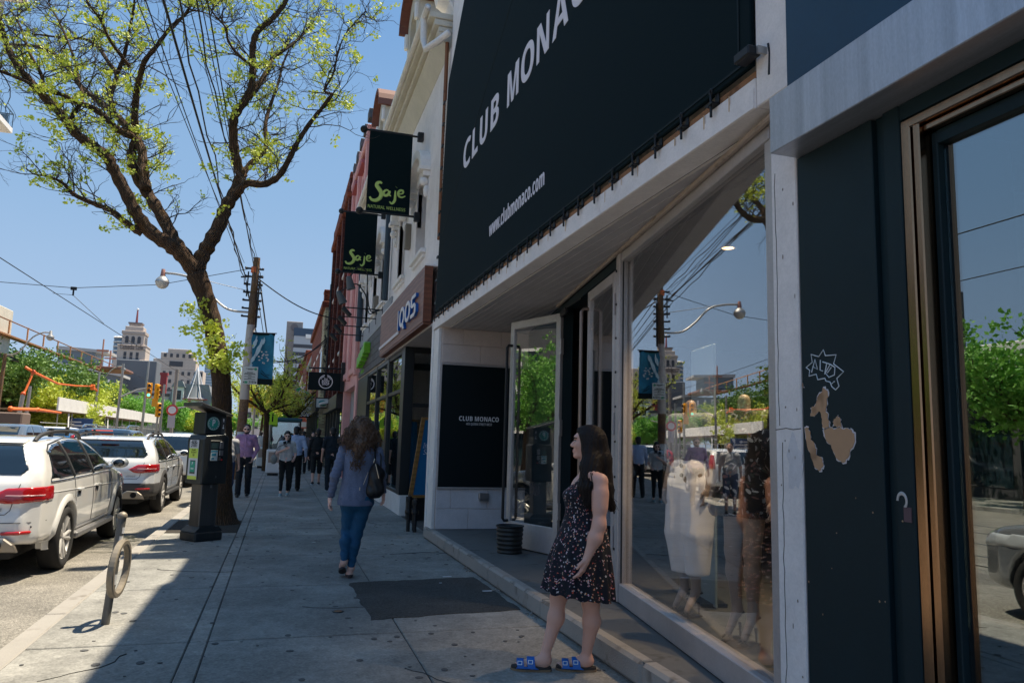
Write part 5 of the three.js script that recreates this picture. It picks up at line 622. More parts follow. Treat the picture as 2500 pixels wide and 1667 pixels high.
// ================= far skyline =================
{
  const stone = mat(.58, .50, .45, .85, { map: T.plaster }), dkwin = mat(.05, .05, .06, .4), stoneD = mat(.48, .41, .37, .85, { map: T.plaster });
  { const s = thing('stepped_tower', 'stepped stone tower with red and white beacon mast and rooftop lettering', 'building', [-105, 0, -600]); const T2 = (name, w, y0, y1, m = stone, dx = 0) => mesh(name, box(-w / 2 + dx, w / 2 + dx, y0, y1, -w / 2, w / 2, .3), m, s);
    T2('base', 30, 0, 41, stoneD, -1); T2('lower_stage', 22, 41, 53); T2('shaft', 18.6, 53, 63); T2('ledge', 19.4, 62.6, 63.6, stoneD); T2('upper_stage', 14.6, 63.6, 71.5); T2('crown_ledge', 15.6, 71.5, 74, stoneD); T2('crown', 12, 74, 77.5); T2('cap', 8, 77.5, 80, stoneD); mesh('cap_rail', box(-4.6, 4.6, 79.5, 80.6, -4.6, 4.6), mat(.2, .16, .16, .8), s); const ms = mesh('mast', tube([[0, 80, 0], [0, 90, 0]], [.9, .5], 6), mat(.35, .10, .10, .7), s); mesh('beacon', sph(0, 90.8, 0, .9), M.letterW, ms);
    for (const x of [-4, 0, 4]) { mesh('arched_window', [slab([[x - 1.1, 65], [x + 1.1, 65], ...arcPts(x, 69, 1.1, 1.1, 0, Math.PI, 6)], .3, [0, 0, 7.3], ...FZ)], dkwin, s); for (const y of [57, 53.8]) mesh('window', box(x - .9, x + .9, y - (y < 55 ? .6 : 1.6), y + 1.3, 9.3, 9.5), dkwin, s); } for (const z of [-4, 0, 4]) mesh('side_window', box(7.3, 7.5, 65, 70, z - 1, z + 1), dkwin, s); mesh('rooftop_lettering', letters('Canada Life', 2.6, 15, 's', .4).translate(-7.5, 60.2, 9.9), mat(.12, .10, .10, .7), s); for (let x = -13; x < 13; x += 4) mesh('window', box(x, x + 1.6, 34, 37, 15, 15.2), dkwin, s); }
  { const s = thing('banded_glass_tower', 'round ended white banded glass tower behind the stone tower', 'building', [-118, 0, -640]); for (let y = 30; y < 73; y += 3.4) { mesh('glass_band', [box(-2, 12, y, y + 2.2, -6, 6), cyl([-3, y, 0], [-3, y + 2.2, 0], 5.6, 20)], mat(.16, .22, .28, .2), s); mesh('floor_band', [box(-2, 12.2, y + 2.2, y + 3.4, -6.2, 6.2), cyl([-3, y + 2.2, 0], [-3, y + 3.4, 0], 5.9, 20)], M.whiteClean, s); } }
  { const s = thing('curved_grey_building', 'low grey modern building with curved glass storeys and flat roofs', 'building', [-56, 0, -260]); const g = M.greyPaint; mesh('upper_storey', box(-9, 1, 21.5, 25.5, -6, 6, .2), mat(.14, .17, .2, .3), s); mesh('upper_roof', slab([[-9.5, 25.5], [4.5, 25.2], [4.5, 26], [-9.5, 26.6]], 13, [0, 0, -6.5], ...FZ), mat(.42, .40, .39, .8), s); mesh('lower_roof', slab([[-10, 21.2], [9, 18.2], [9, 19], [-10, 22]], 15, [0, 0, -7], ...FZ), mat(.45, .44, .43, .8), s); mesh('lower_storey', box(-10, 8, 12, 18.6, -7, 7), mat(.12, .14, .16, .3), s); for (let x = -9; x < 8; x += 2.4) mesh('column', box(x, x + .6, 12, 18.6 - (x + 9) * .1, 7, 7.4), M.whiteClean, s); mesh('dark_block', box(4, 16, 14, 25, -20, -10, .2), mat(.13, .14, .16, .7), s); mesh('brick_block', box(-2, 3.2, 9, 15, 8, 12), M.brickRed, s); mesh('beige_block', box(3.5, 8, 10, 14.6, 9, 13), stone, s); }
  { const s = thing('granite_block', 'broad pinkish stone office block with stepped roof and square windows', 'building', [-56, 0, -450]); const st = (x0, x1, y0, y1) => mesh('storey_block', box(x0, x1, y0, y1, -8, 8, .2), stone, s); st(-14, 14, 0, 36); st(-11.5, 10, 36, 41.5); st(-8, 8.6, 41.5, 45); st(-4.6, 6, 45, 47.2); mesh('dark_strip', box(-3.4, 3.4, 37.6, 40.4, 8, 8.2), dkwin, s); for (const [y, x0, x1] of [[42.6, -6.5, 7], [33, -12.5, 13], [28.6, -12.5, 13], [24.2, -12.5, 13], [19.8, -12.5, 13], [15.4, -12.5, 13]]) for (let x = x0; x < x1; x += 3.1) mesh('window', box(x, x + 1.4, y - .1, y + 1.9, 8, 8.15), dkwin, s); mesh('grey_block', box(-22, -13, 0, 38, -30, -20), mat(.35, .36, .38, .8), s); }
  { const s = thing('slim_glass_tower', 'slim pale blue glass tower just left of the street tree', 'building', [-42, 0, -500]); mesh('core', box(-4.4, 5, 0, 46, -5, 5), mat(.22, .32, .40, .2), s); for (let y = 20; y < 46; y += 1.7) mesh('floor_line', box(-4.5, 5.1, y, y + .5, -5.1, 5.1), mat(.5, .56, .6, .6), s); }
  { const s = thing('turret_house', 'grey shingled corner house with white trimmed pointed turret and dormers', 'building', [-13.4, 0, -130]); const sh = mat(.26, .28, .31, .8, { map: T.plaster }); mesh('walls', box(-3.2, 3, 0, 6.2, -4, 4), M.greyPaint, s); mesh('mansard', slab([[-3.4, 6.2], [3.2, 6.2], [2.4, 9.2], [-2.6, 9.2]], 7.6, [0, 0, -3.8], ...FZ), sh, s); const t = mesh('turret_roof', lathe([[0, 11.9], [.25, 11.2], [.9, 9.0], [1.55, 7.2], [1.9, 6.9]], 6).translate(.5, 0, 3), sh, s); const rb = []; for (let i = 0; i < 6; i++) { const a = i / 6 * 6.283 + .52; rb.push(tube([[.5, 11.9, 3], [.5 + .9 * Math.sin(a), 9.0, 3 + .9 * Math.cos(a)], [.5 + 1.9 * Math.sin(a), 6.9, 3 + 1.9 * Math.cos(a)]], .09, 5)); } mesh('turret_rib', rb, M.letterW, s).userData.kind = 'stuff'; mesh('turret', [lathe([[1.5, 4], [1.5, 6.9]], 6).translate(.5, 0, 3)], M.whiteClean, s); mesh('red_trim', [box(-.6, .0, 5.6, 6.6, 4.4, 4.5), box(1.0, 1.7, 5.6, 6.4, 4.3, 4.4), box(-1.2, 2.4, 6.75, 6.92, 4.6, 4.7)], mat(.42, .05, .05, .6), s); for (const x of [-1.9]) { const d = mesh('dormer', box(x - .8, x + .8, 6.3, 8.6, 3.2, 4.4), M.whiteClean, s); mesh('dormer_window', box(x - .45, x + .45, 6.7, 8.1, 4.4, 4.45), dkwin, d); mesh('dormer_roof', slab([[x - 1, 8.6], [x + 1, 8.6], [x + .5, 9.6], [x - .5, 9.6]], 1.4, [0, 0, 3.2], ...FZ), sh, d); } mesh('chimney', [box(-4.9, -4.0, 5.5, 10.5, 1, 2), box(-5.0, -3.9, 10.5, 10.9, .9, 2.1)], mat(.34, .045, .05, .8), s); mesh('lettering', letters('Umbra', .7, 3.2, 's', .1).translate(-.6, 5.0, 4.7), M.blackPanel, s); mesh('sign_band', box(-1.2, 3, 4.7, 5.9, 4.5, 4.65), mat(.4, .36, .34, .7), s); mesh('low_wing', box(-9, -3.3, 0, 7.2, -3, 3), M.tile, s); mesh('wing_roof', box(-9.2, -3.2, 7.2, 7.6, -3.2, 3.2), mat(.12, .1, .1, .8), s); }
  { const s = thing('emblem_tower', 'grey concrete tower with roof sign at the end of the street', 'building', [4, 0, -400]); mesh('block', box(-4, 4, 0, 60, -4, 4, .2), mat(.36, .32, .31, .8, { map: T.plaster }), s); mesh('emblem', slab(arcPts(-.2, 57, 1.9, 1.9, 0, 6.28, 14), .2, [0, 0, 4], ...FZ), mat(.18, .15, .15, .8), s); const b = thing('blue_roof_block', 'blue grey office block beside the emblem tower', 'building', [8.5, 0, -395]); mesh('block', box(-4.6, 4.6, 0, 52, -5, 5), mat(.40, .42, .46, .6), b); mesh('roof_band', box(-4.8, 4.8, 52, 56, -5.2, 5.2), mat(.04, .07, .12, .5), b); for (let y = 6; y < 50; y += 4) mesh('window_band', box(-4.7, 4.7, y, y + 1.8, -5.1, 5.1), dkwin, b); mesh('roof_box', box(1, 3.6, 51, 53, 5.2, 5.6), M.whiteClean, b); }
  for (const [i, x, z, w, h, m] of [[0, -7.2, -230, 9, 12, M.tile], [1, -18, -210, 9, 9, M.brickRed], [2, 2, -240, 12, 18, M.brickDark], [3, -27, -190, 9, 11, M.greyPaint]]) { const s = thing('town_house', ['pale low house closing the street view', 'red brick house at the far crossing on the left', 'brown block closing the view behind the pavement trees', 'grey house behind the green trees at left'][i], 'building', [x, 0, z]); mesh('wall', box(-w / 2, w / 2, 0, h, -5, 5), m, s); for (let y = 3.5; y < h - 2; y += 3) for (let k = -w / 2 + .8; k < w / 2 - 1; k += 2) mesh('window', box(k, k + 1, y, y + 1.6, 5, 5.06), dkwin, s); mesh('roof', box(-w / 2 - .2, w / 2 + .2, h, h + .4, -5.2, 5.2), M.slate, s); }
  // glass bus shelter on the pavement ahead
  const sh = thing('bus_shelter', 'glazed bus shelter with dark roof far along the pavement', 'shelter', [.3, 0, -46]); mesh('roof', box(-1.0, .9, 2.35, 2.55, -2, 2, .05), mat(.02, .09, .12, .5), sh); for (const [x, z] of [[-.9, -1.9], [.8, -1.9], [-.9, 1.9], [.8, 1.9]]) mesh('post', cyl([x, 0, z], [x, 2.36, z], .05, 8), M.blackMetal, sh); for (const z of [-1.9, 1.9]) mesh('pane', box(-.85, .75, .3, 2.3, z - .005, z + .005), M.glassTint, sh); mesh('advert', box(-.92, -.88, .4, 2.2, -1.8, 1.8), mat(.05, .10, .13, .4), sh);
  for (const [px, z, l, c] of [[668, -31, 'white notice box on the pavement behind the phone user', M.whiteClean], [640, -38, 'small white newspaper box near the second tree', M.whiteClean]]) { const p = at(px, 1110, z), b = thing('notice_box', l, 'box', [p.x, 0, z]); mesh('body', box(-.28, .28, .1, 1.0, -.2, .2, .03), c, b); mesh('window', box(-.2, .2, .5, .9, .2, .205), mat(.4, .3, .25, .6), b); mesh('foot', box(-.2, .2, 0, .1, -.15, .15), M.blackMetal, b); }
}
// ================= trees =================
function leafSpray(buf, p, dir, size, n) { // a feathered cluster of small leaflets
  for (let i = 0; i < n; i++) {
    const t = (i + .5) / n, sgn = i & 1 ? 1 : -1, L = size * (.55 + .45 * rnd());
    const o = p.clone().addScaledVector(dir, t * size * 2.2).add(V(rr(-.5, .5), rr(-.35, .45), rr(-.5, .5)).multiplyScalar(size * 1.3));
    const a = V(rr(-1, 1), rr(-.25, .5), rr(-1, 1)).addScaledVector(dir, .5).normalize(), b = V(rr(-1, 1), rr(-.3, .3), rr(-1, 1)).cross(a).normalize();
    const w = L * rr(.28, .42); const q1 = o.clone().addScaledVector(a, L * .5).addScaledVector(b, w * sgn), q2 = o.clone().addScaledVector(a, L), q3 = o.clone().addScaledVector(a, L * .5).addScaledVector(b, -w * sgn);
    buf.push(o.x, o.y, o.z, q1.x, q1.y, q1.z, q2.x, q2.y, q2.z, o.x, o.y, o.z, q2.x, q2.y, q2.z, q3.x, q3.y, q3.z);
  }
}
function twigRun(start, dir, len, r, kink, n = 5) { const P = [start.clone()], d = dir.clone().normalize(); for (let i = 1; i <= n; i++) { d.add(V(rr(-1, 1), rr(-.7, .9), rr(-1, 1)).multiplyScalar(kink)).normalize(); P.push(P[i - 1].clone().addScaledVector(d, len / n * rr(.7, 1.3))); } return P; }
{ // ---- the big street tree ----
  const s = thing('street_tree', 'big honey locust with twisted dark trunk and fresh yellow green leaves by the parking meter', 'tree'); seed(101);
  const TZ = -14.0, q = (L, dz0, dz1, z0 = TZ) => L.map(([x, y], i) => at(x / 2.613, y / 2.613, z0 + (v => v > 0 ? v * .3 : v)(lerp(dz0, dz1, i / (L.length - 1)))));
  const src = (L) => L.map(([x, y]) => at(x, y, TZ));
  const trunk = src([[541, 1288], [541, 1255], [541, 1200], [541, 1100], [541, 1000], [537, 900], [529, 850], [520, 800], [508, 750], [493, 705], [478, 668]]);
  const smooth = (P, n = 5) => new THREE.CatmullRomCurve3(P).getPoints((P.length - 1) * n);
  const gnarl = (P, r0, r1, seg) => { const S = smooth(P, 6), n = S.length, g = tube(S, S.map((_, i) => lerp(r0, r1, Math.pow(i / (n - 1), .85)) * (1 + .10 * Math.sin(i * 1.7 + r0 * 60) + .05 * Math.sin(i * 4.1))), seg); return g; };
  { const S = smooth(trunk, 6), n = S.length; const rad = S.map((p, i) => { const y = p.y; const flare = y < .5 ? .11 * Math.pow(1 - y / .5, 2) : 0; const knot = .025 * Math.exp(-Math.pow((y - 4.25) / .25, 2)); return lerp(.175, .145, i / n) + flare + knot + .006 * Math.sin(i * 1.3); }); mesh('trunk', tube(S, rad, 20), M.bark, s); }
  const limbs = [
    [q([[1255, 1755], [1170, 1640], [1075, 1560], [960, 1480], [870, 1370], [800, 1230], [720, 1080], [680, 1000], [590, 930], [480, 850], [380, 720], [280, 620], [190, 520], [100, 410], [30, 260], [-10, 120]], 0, 1.6), .125, .035],
    [q([[1245, 1740], [1185, 1640], [1110, 1540], [1040, 1400], [950, 1250], [870, 1130], [835, 1000], [862, 890]], 0, -1.2), .13, .06],
    [q([[930, 1210], [910, 1080], [900, 950], [850, 860], [790, 790], [720, 720], [620, 640], [520, 560], [430, 440], [350, 350], [240, 300], [80, 285]], -.6, -2.6), .08, .022],
    [q([[840, 870], [740, 820], [680, 760], [590, 690], [480, 650], [380, 600], [270, 570], [120, 500], [-10, 450]], -.8, 1.8), .055, .02],
    [q([[720, 720], [700, 620], [740, 480], [690, 400], [620, 300], [540, 250], [400, 240], [200, 215]], -1.4, -2.8), .048, .014],
    [q([[740, 480], [790, 350], [820, 200], [850, 50], [860, -120]], -1.8, -1.0), .034, .014],
    [q([[862, 890], [855, 760], [870, 580], [890, 490], [920, 390], [1000, 290], [1090, 170], [1180, 90], [1240, -20]], -1.2, 1.0), .06, .016],
    [q([[905, 1490], [800, 1420], [700, 1340], [600, 1300], [470, 1240], [400, 1170], [320, 1130], [210, 1110]], .3, 2.2), .055, .01],
    [q([[1245, 1745], [1275, 1660], [1330, 1560], [1400, 1430], [1440, 1320], [1500, 1220], [1540, 1110]], 0, -.4), .115, .085],
    [q([[1540, 1130], [1500, 1000], [1485, 850], [1495, 740], [1560, 640], [1600, 560], [1610, 430], [1610, 300], [1640, 200], [1720, 130], [1800, 40], [1860, -80]], -.4, .9), .075, .034],
    [q([[1560, 645], [1640, 550], [1710, 440], [1740, 370], [1850, 290], [1930, 220], [2010, 120]], -.1, -1.6), .052, .015],
    [q([[1535, 1120], [1600, 1040], [1690, 950], [1690, 800], [1720, 680], [1770, 540], [1800, 420], [1840, 320]], -.4, -2.0), .05, .014],
    [q([[1505, 1240], [1570, 1170], [1680, 1175], [1770, 1130], [1850, 1000], [1900, 900], [1980, 780], [2060, 680], [2120, 600]], -.3, 1.4), .062, .024],
    [q([[2120, 600], [2070, 580], [2120, 480], [2160, 320], [2200, 220], [2330, 70]], 1.4, 2.2), .022, .007],
    [q([[1600, 420], [1500, 330], [1450, 250], [1440, 180], [1370, 100], [1320, 20]], .2, 1.6), .026, .008],
    [q([[480, 850], [450, 760], [520, 640], [500, 520], [470, 380], [380, 150], [300, 20]], .9, -1.4), .035, .01],
    [q([[280, 620], [260, 480], [180, 330], [130, 180], [60, 60]], 1.2, -.5), .03, .01],
    [q([[820, 420], [700, 260], [640, 130], [560, 20], [500, -90]], -1.5, .8), .028, .01],
    [q([[1100, 180], [1220, 70], [1330, 90], [1420, 150]], .8, -.6), .015, .006],
  ];
  limbs.forEach(([P, r0, r1]) => mesh('limb', gnarl(P, Math.min(.142, r0 * 1.25), r1 * 1.25, 9), M.bark, s));
  const twigs = [], leaves = [];
  const sprout = (p, d, len, r, lvl) => {
    const P = twigRun(p, d, len, r, .55, lvl ? 4 : 6); twigs.push(tube(P, [r, r * .35], lvl ? 3 : 4, false));
    for (let i = 1; i < P.length; i++) { if (lvl < 2 && rnd() < (lvl ? .55 : .95)) { const dd = P[i].clone().sub(P[i - 1]).normalize().add(V(rr(-1, 1), rr(-.6, .8), rr(-1, 1)).multiplyScalar(1.1)); sprout(P[i], dd, len * rr(.35, .6), r * .55, lvl + 1); } }
    if (rnd() < (lvl === 2 ? .035 : .05)) { const e = P[P.length - 1], dd = e.clone().sub(P[P.length - 2]).normalize(); leafSpray(leaves, e, dd, rr(.06, .10), 11 + (rnd() * 10 | 0)); } if (rnd() < .045) leafSpray(leaves, P[P.length >> 1], V(0, 1, 0), rr(.055, .08), 9);
  };
  limbs.forEach(([P, r0, r1], li) => { const S = smooth(P, 8); let acc = 0; for (let i = 1; i < S.length; i++) { acc += S[i].distanceTo(S[i - 1]); const start = li === 8 ? .98 : (li < 2 ? .35 : .1); if (i / S.length < start) continue; if (acc > .17) { acc = 0; const t = S[i].clone().sub(S[i - 1]).normalize(), d = V(rr(-1, 1), rr(-.35, 1), rr(-1, 1)).normalize().addScaledVector(t, .5); sprout(S[i], d, rr(.45, 1.15), lerp(.016, .010, i / S.length), 0); } } for (let i = (li < 2 ? S.length * .4 | 0 : li === 8 ? S.length : 4); i < S.length; i++) if (rnd() < .105) { const c = S[i].clone().add(V(rr(-.5, .5), rr(-.25, .55), rr(-.5, .5))), n = 4 + rnd() * 6 | 0; for (let k = 0; k < n; k++) { const o = c.clone().add(V(rr(-.22, .22), rr(-.12, .15), rr(-.22, .22))); leafSpray(leaves, o, V(rr(-1, 1), rr(-.2, .5), rr(-1, 1)).normalize(), rr(.055, .085), 16); if (k < 3) twigs.push(tube(twigRun(S[i], o.clone().sub(S[i]), o.distanceTo(S[i]), .006, .25, 4), [.008, .004], 3, false)); } } const e = S[S.length - 1]; for (let k = 0; k < 5; k++) sprout(e, V(rr(-1, 1), rr(-.2, 1), rr(-1, 1)), rr(.4, .9), .008, 0); });
  // epicormic shoots low on the trunk
  for (const [x, y, n] of [[485, 765, 4], [500, 790, 4], [515, 885, 6], [540, 880, 5], [560, 870, 4], [505, 820, 3], [470, 800, 2]]) for (let k = 0; k < n; k++) { const p = at(x + rr(-8, 8), y + rr(-8, 8), TZ + .12 + rr(0, .2)), P = twigRun(p, V(rr(-1, 1), rr(-.3, .6), rr(0, 1)), rr(.15, .4), .006, .5, 4); twigs.push(tube(P, [.005, .002], 3, false)); for (const e of P.slice(1)) leafSpray(leaves, e, V(rr(-1, 1), -.2, rr(-1, 1)).normalize(), rr(.07, .1), 10); }
  const tw = mesh('twigs', twigs, M.twig, s); tw.userData.kind = 'stuff'; const lv = mesh('leaves', mk(leaves), M.leafY, s); lv.userData.kind = 'stuff';
}
function tree(name, label, x, z, h, rad, o = {}) { // trunk, limbs, leafy crown
  const s = thing(name, label, 'tree', [x, 0, z], 0, o.group); seed(o.sd ?? 5); const tr = o.trunk ?? .12, fork = o.fork ?? h * .35, leaves = [], sz = o.leaf ?? .16; const wood = [];
  const tp = twigRun(V(0, -.1, 0), V(rr(-.1, .1), 1, 0), fork, tr, .06, 5); mesh('trunk', tube(tp, [tr * 1.15, tr * .8], 9), M.bark, s); const base = tp[tp.length - 1];
  const n = o.limbs ?? 7; for (let i = 0; i < n; i++) { const a = i / n * 6.283 + rr(-.3, .3), up = rr(.35, 1.5), d = V(Math.cos(a), up, Math.sin(a)); const L = Math.min(rad * 1.15, (h - fork)) * rr(.75, 1.1) / Math.max(.75, d.length() * .8); const P = twigRun(base, d, L, tr * .6, .22, 6); wood.push(tube(P, [tr * .55, tr * .12], 5, false)); for (let k = 1; k < P.length; k++) for (let b = 0; b < (o.sub ?? 3); b++) { const dd = P[k].clone().sub(P[k - 1]).normalize().add(V(rr(-1, 1), rr(-.6, .9), rr(-1, 1))); const Q = twigRun(P[k], dd, L * rr(.22, .45), .02, .4, 4); wood.push(tube(Q, [tr * .14, tr * .04], 3, false)); for (const e of Q) if (rnd() < (o.dens ?? .9)) { const m = o.clump ?? 10; for (let c = 0; c < 2; c++) leafSpray(leaves, e.clone().add(V(rr(-1, 1), rr(-1, 1), rr(-1, 1)).multiplyScalar(sz * 1.6)), V(rr(-1, 1), rr(-.5, 1), rr(-1, 1)).normalize(), sz, m); } } }
  mesh('limbs', wood, M.bark, s); const c = mesh('crown', mk(leaves), o.m ?? M.leafG, s); c.userData.kind = 'stuff'; return s;
}
tree('pavement_tree', 'light young tree behind the turquoise banner with yellow green leaves', -.5, -35, 7.2, 2.3, { sd: 201, leaf: .10, clump: 9, m: M.leafY, fork: 2.7, trunk: .13, dens: .4, limbs: 9, sub: 3 });
tree('pavement_tree', 'bronze yellow leaved tree by the brick buildings farther along the pavement', .7, -46, 7.6, 2.3, { sd: 202, leaf: .11, clump: 8, m: M.leafA, fork: 2.8, trunk: .13, dens: .4, limbs: 9 });
tree('pavement_tree', 'small leafy tree behind the utility pole next to the road', -1.5, -62, 8, 2.6, { sd: 203, leaf: .16, m: M.leafY, fork: 2.8, dens: .7 });
tree('pavement_tree', 'distant green tree where the right pavement ends', .6, -84, 9, 3.2, { sd: 204, leaf: .22, m: M.leafG });
{
  const g = 'green trees across the street'; let k = 0;
  const L = [[-17.4, -58, 7.8, 3.4, 'leafD', 'dark ivy green tree at the left edge under the timber platform'], [-17.6, -66, 8.2, 3.4, 'leafD', 'dark tree in front of the scaffolded building, second from the left'], [-16.8, -63, 5.4, 3.0, 'leafY', 'low yellow green tree below the orange boom'], [-17, -72, 6.0, 3.2, 'leafY', 'broad yellow green tree behind the left end of the white hoarding'], [-17, -83, 6.8, 3.2, 'leafG', 'bright green tree above the middle of the white hoarding'], [-17.2, -93, 7.2, 3.4, 'leafG', 'bright green tree left of the yellow traffic signal'], [-17, -104, 7.4, 3.4, 'leafG', 'bright green tree just behind the yellow traffic signal'], [-14.6, -118, 6.4, 3.2, 'leafG', 'round green tree left of the red round sign'], [-12.6, -124, 5.6, 3.4, 'leafG', 'green tree below the turret house'], [-10.4, -120, 4.8, 3.0, 'leafY', 'yellow green tree right of the red round sign'], [-8.6, -128, 5.2, 3.0, 'leafG', 'green tree half hidden by the parking meter roof'], [-17.5, -75, 8.3, 3, 'leafD', 'dark tree rising behind the orange boom tip']];
  for (const [x0, z0, h0, r, m, l] of L) { const q = x0 < -16 ? 1.14 : 1, x = x0 * q, z = z0 * q, h = ((h0 - 1.5) * q + 2.0) * (m === 'leafD' ? 1.55 : 1.22); tree('roadside_tree', l, x, z, h, r, { sd: 300 + k++, leaf: .30, clump: 12, m: M[m], fork: h * .28, trunk: .16, limbs: 9, sub: 3, group: g }); }
  tree('maple_tree', 'full green tree across the street, mirrored in the open glass door', -16.5, -23.5, 8.8, 3.2, { sd: 401, leaf: .2, clump: 10, m: M.leafG, fork: 2.4, trunk: .16, limbs: 9 });
  tree('maple_tree', 'dark leafy tree across the street, mirrored in the bronze framed window', -16.4, -17.0, 12, 3.4, { sd: 402, leaf: .2, clump: 10, m: M.leafG, fork: 2.4, trunk: .16, limbs: 9 });
}
// ================= vehicles: bodies carved from side, plan and front outlines =================
function polySD(P) { return (x, y) => { let d = 1e9, s = 1; for (let i = 0, j = P.length - 1; i < P.length; j = i++) { const ex = P[j][0] - P[i][0], ey = P[j][1] - P[i][1], wx = x - P[i][0], wy = y - P[i][1], t = clamp((wx * ex + wy * ey) / (ex * ex + ey * ey), 0, 1), bx = wx - ex * t, by = wy - ey * t; d = Math.min(d, bx * bx + by * by); const c1 = y >= P[i][1], c2 = y < P[j][1], c3 = ex * wy > ey * wx; if ((c1 && c2 && c3) || (!c1 && !c2 && !c3)) s = -s; } return s * Math.sqrt(d); }; }
function table(f, u0, u1, v0, v1, h) { const nu = Math.ceil((u1 - u0) / h) + 2, nv = Math.ceil((v1 - v0) / h) + 2, A = new Float32Array(nu * nv); for (let j = 0; j < nv; j++) for (let i = 0; i < nu; i++) A[j * nu + i] = f(u0 + i * h, v0 + j * h); return (u, v) => { const a = clamp((u - u0) / h, 0, nu - 1.001), b = clamp((v - v0) / h, 0, nv - 1.001), i = a | 0, j = b | 0, fu = a - i, fv = b - j, o = j * nu + i; return (A[o] * (1 - fu) + A[o + 1] * fu) * (1 - fv) + (A[o + nu] * (1 - fu) + A[o + nu + 1] * fu) * fv; }; }
const roundP = (P, k = 3) => { for (let r = 0; r < k; r++) { const o = []; P.forEach((p, i) => { const n = P[(i + 1) % P.length]; o.push([p[0] * .75 + n[0] * .25, p[1] * .75 + n[1] * .25], [p[0] * .25 + n[0] * .75, p[1] * .25 + n[1] * .75]); }); P = o; } return P; };
const SHAPES = {
  wagon: { wb: 1.4, r: .345, side: [[-2.30, .34], [2.15, .26], [2.33, .38], [2.36, .62], [2.22, .80], [1.9, .93], [1.02, 1.03], [.30, 1.40], [-.1, 1.475], [-.9, 1.495], [-1.6, 1.45], [-2.02, 1.37], [-2.26, 1.03], [-2.31, .98], [-2.37, .80], [-2.33, .74], [-2.40, .62], [-2.40, .46]], front: [[.80, .24], [.90, .40], [.925, .62], [.915, .85], [.885, .99], [.77, 1.24], [.66, 1.42], [.50, 1.485]], plan: [[-2.40, .50], [-2.36, .70], [-2.2, .84], [-1.8, .90], [-1.3, .925], [1.3, .925], [1.9, .87], [2.2, .68], [2.36, .35]], glass: { q: [[-1.98, 1.01], [-1.80, 1.30], [-1.50, 1.37], [-1.22, 1.395], [-1.17, 1.01]], r: [[-1.12, 1.01], [-1.17, 1.40], [-.62, 1.425], [-.28, 1.42], [-.25, 1.01]], f: [[-.19, 1.01], [-.22, 1.42], [.06, 1.37], [.40, 1.25], [.84, 1.03], [.8, 1.01]] }, rear: [[-.64, 1.06], [.64, 1.06], [.70, 1.12], [.55, 1.365], [-.55, 1.365], [-.70, 1.12]], screen: [[-.62, 1.08], [.62, 1.08], [.56, 1.36], [-.56, 1.36]] },
  suv: { wb: 1.4, r: .37, side: [[-2.30, .36], [2.2, .32], [2.38, .5], [2.4, .85], [2.2, 1.05], [1.15, 1.14], [.5, 1.6], [.1, 1.72], [-1.2, 1.76], [-2.0, 1.70], [-2.30, 1.16], [-2.36, .95], [-2.38, .5]], front: [[.85, .3], [.94, .5], [.96, .75], [.95, 1.05], [.82, 1.45], [.72, 1.68], [.5, 1.76]], plan: [[-2.38, .62], [-2.3, .82], [-2.0, .93], [-1.3, .96], [1.3, .96], [2.0, .9], [2.3, .7], [2.4, .4]], glass: { q: [[-2.0, 1.16], [-1.86, 1.56], [-1.3, 1.63], [-1.22, 1.16]], r: [[-1.15, 1.16], [-1.2, 1.64], [-.3, 1.66], [-.25, 1.16]], f: [[-.18, 1.16], [-.2, 1.66], [.1, 1.62], [.4, 1.5], [.9, 1.18]] }, rear: [[-.70, 1.18], [.70, 1.18], [.60, 1.62], [-.60, 1.62]], screen: [[-.72, 1.2], [.72, 1.2], [.62, 1.62], [-.62, 1.62]] },
  mini: { wb: 1.25, r: .32, side: [[-1.85, .34], [1.75, .3], [1.92, .45], [1.93, .7], [1.75, .92], [.95, 1.0], [.55, 1.42], [.3, 1.5], [-1.2, 1.5], [-1.6, 1.42], [-1.82, 1.0], [-1.9, .8], [-1.9, .5]], front: [[.74, .28], [.85, .45], [.87, .7], [.84, .98], [.72, 1.3], [.65, 1.45], [.4, 1.51]], plan: [[-1.9, .5], [-1.8, .72], [-1.4, .86], [1.2, .87], [1.7, .75], [1.93, .4]], glass: { r: [[-1.65, 1.03], [-1.5, 1.38], [-.5, 1.42], [-.45, 1.02]], f: [[-.4, 1.02], [-.42, 1.42], [.35, 1.4], [.75, 1.03]] }, rear: [[-.58, 1.05], [.58, 1.05], [.5, 1.38], [-.5, 1.38]], screen: [[-.66, 1.05], [.66, 1.05], [.58, 1.42], [-.58, 1.42]] },
};
const carCache = {};
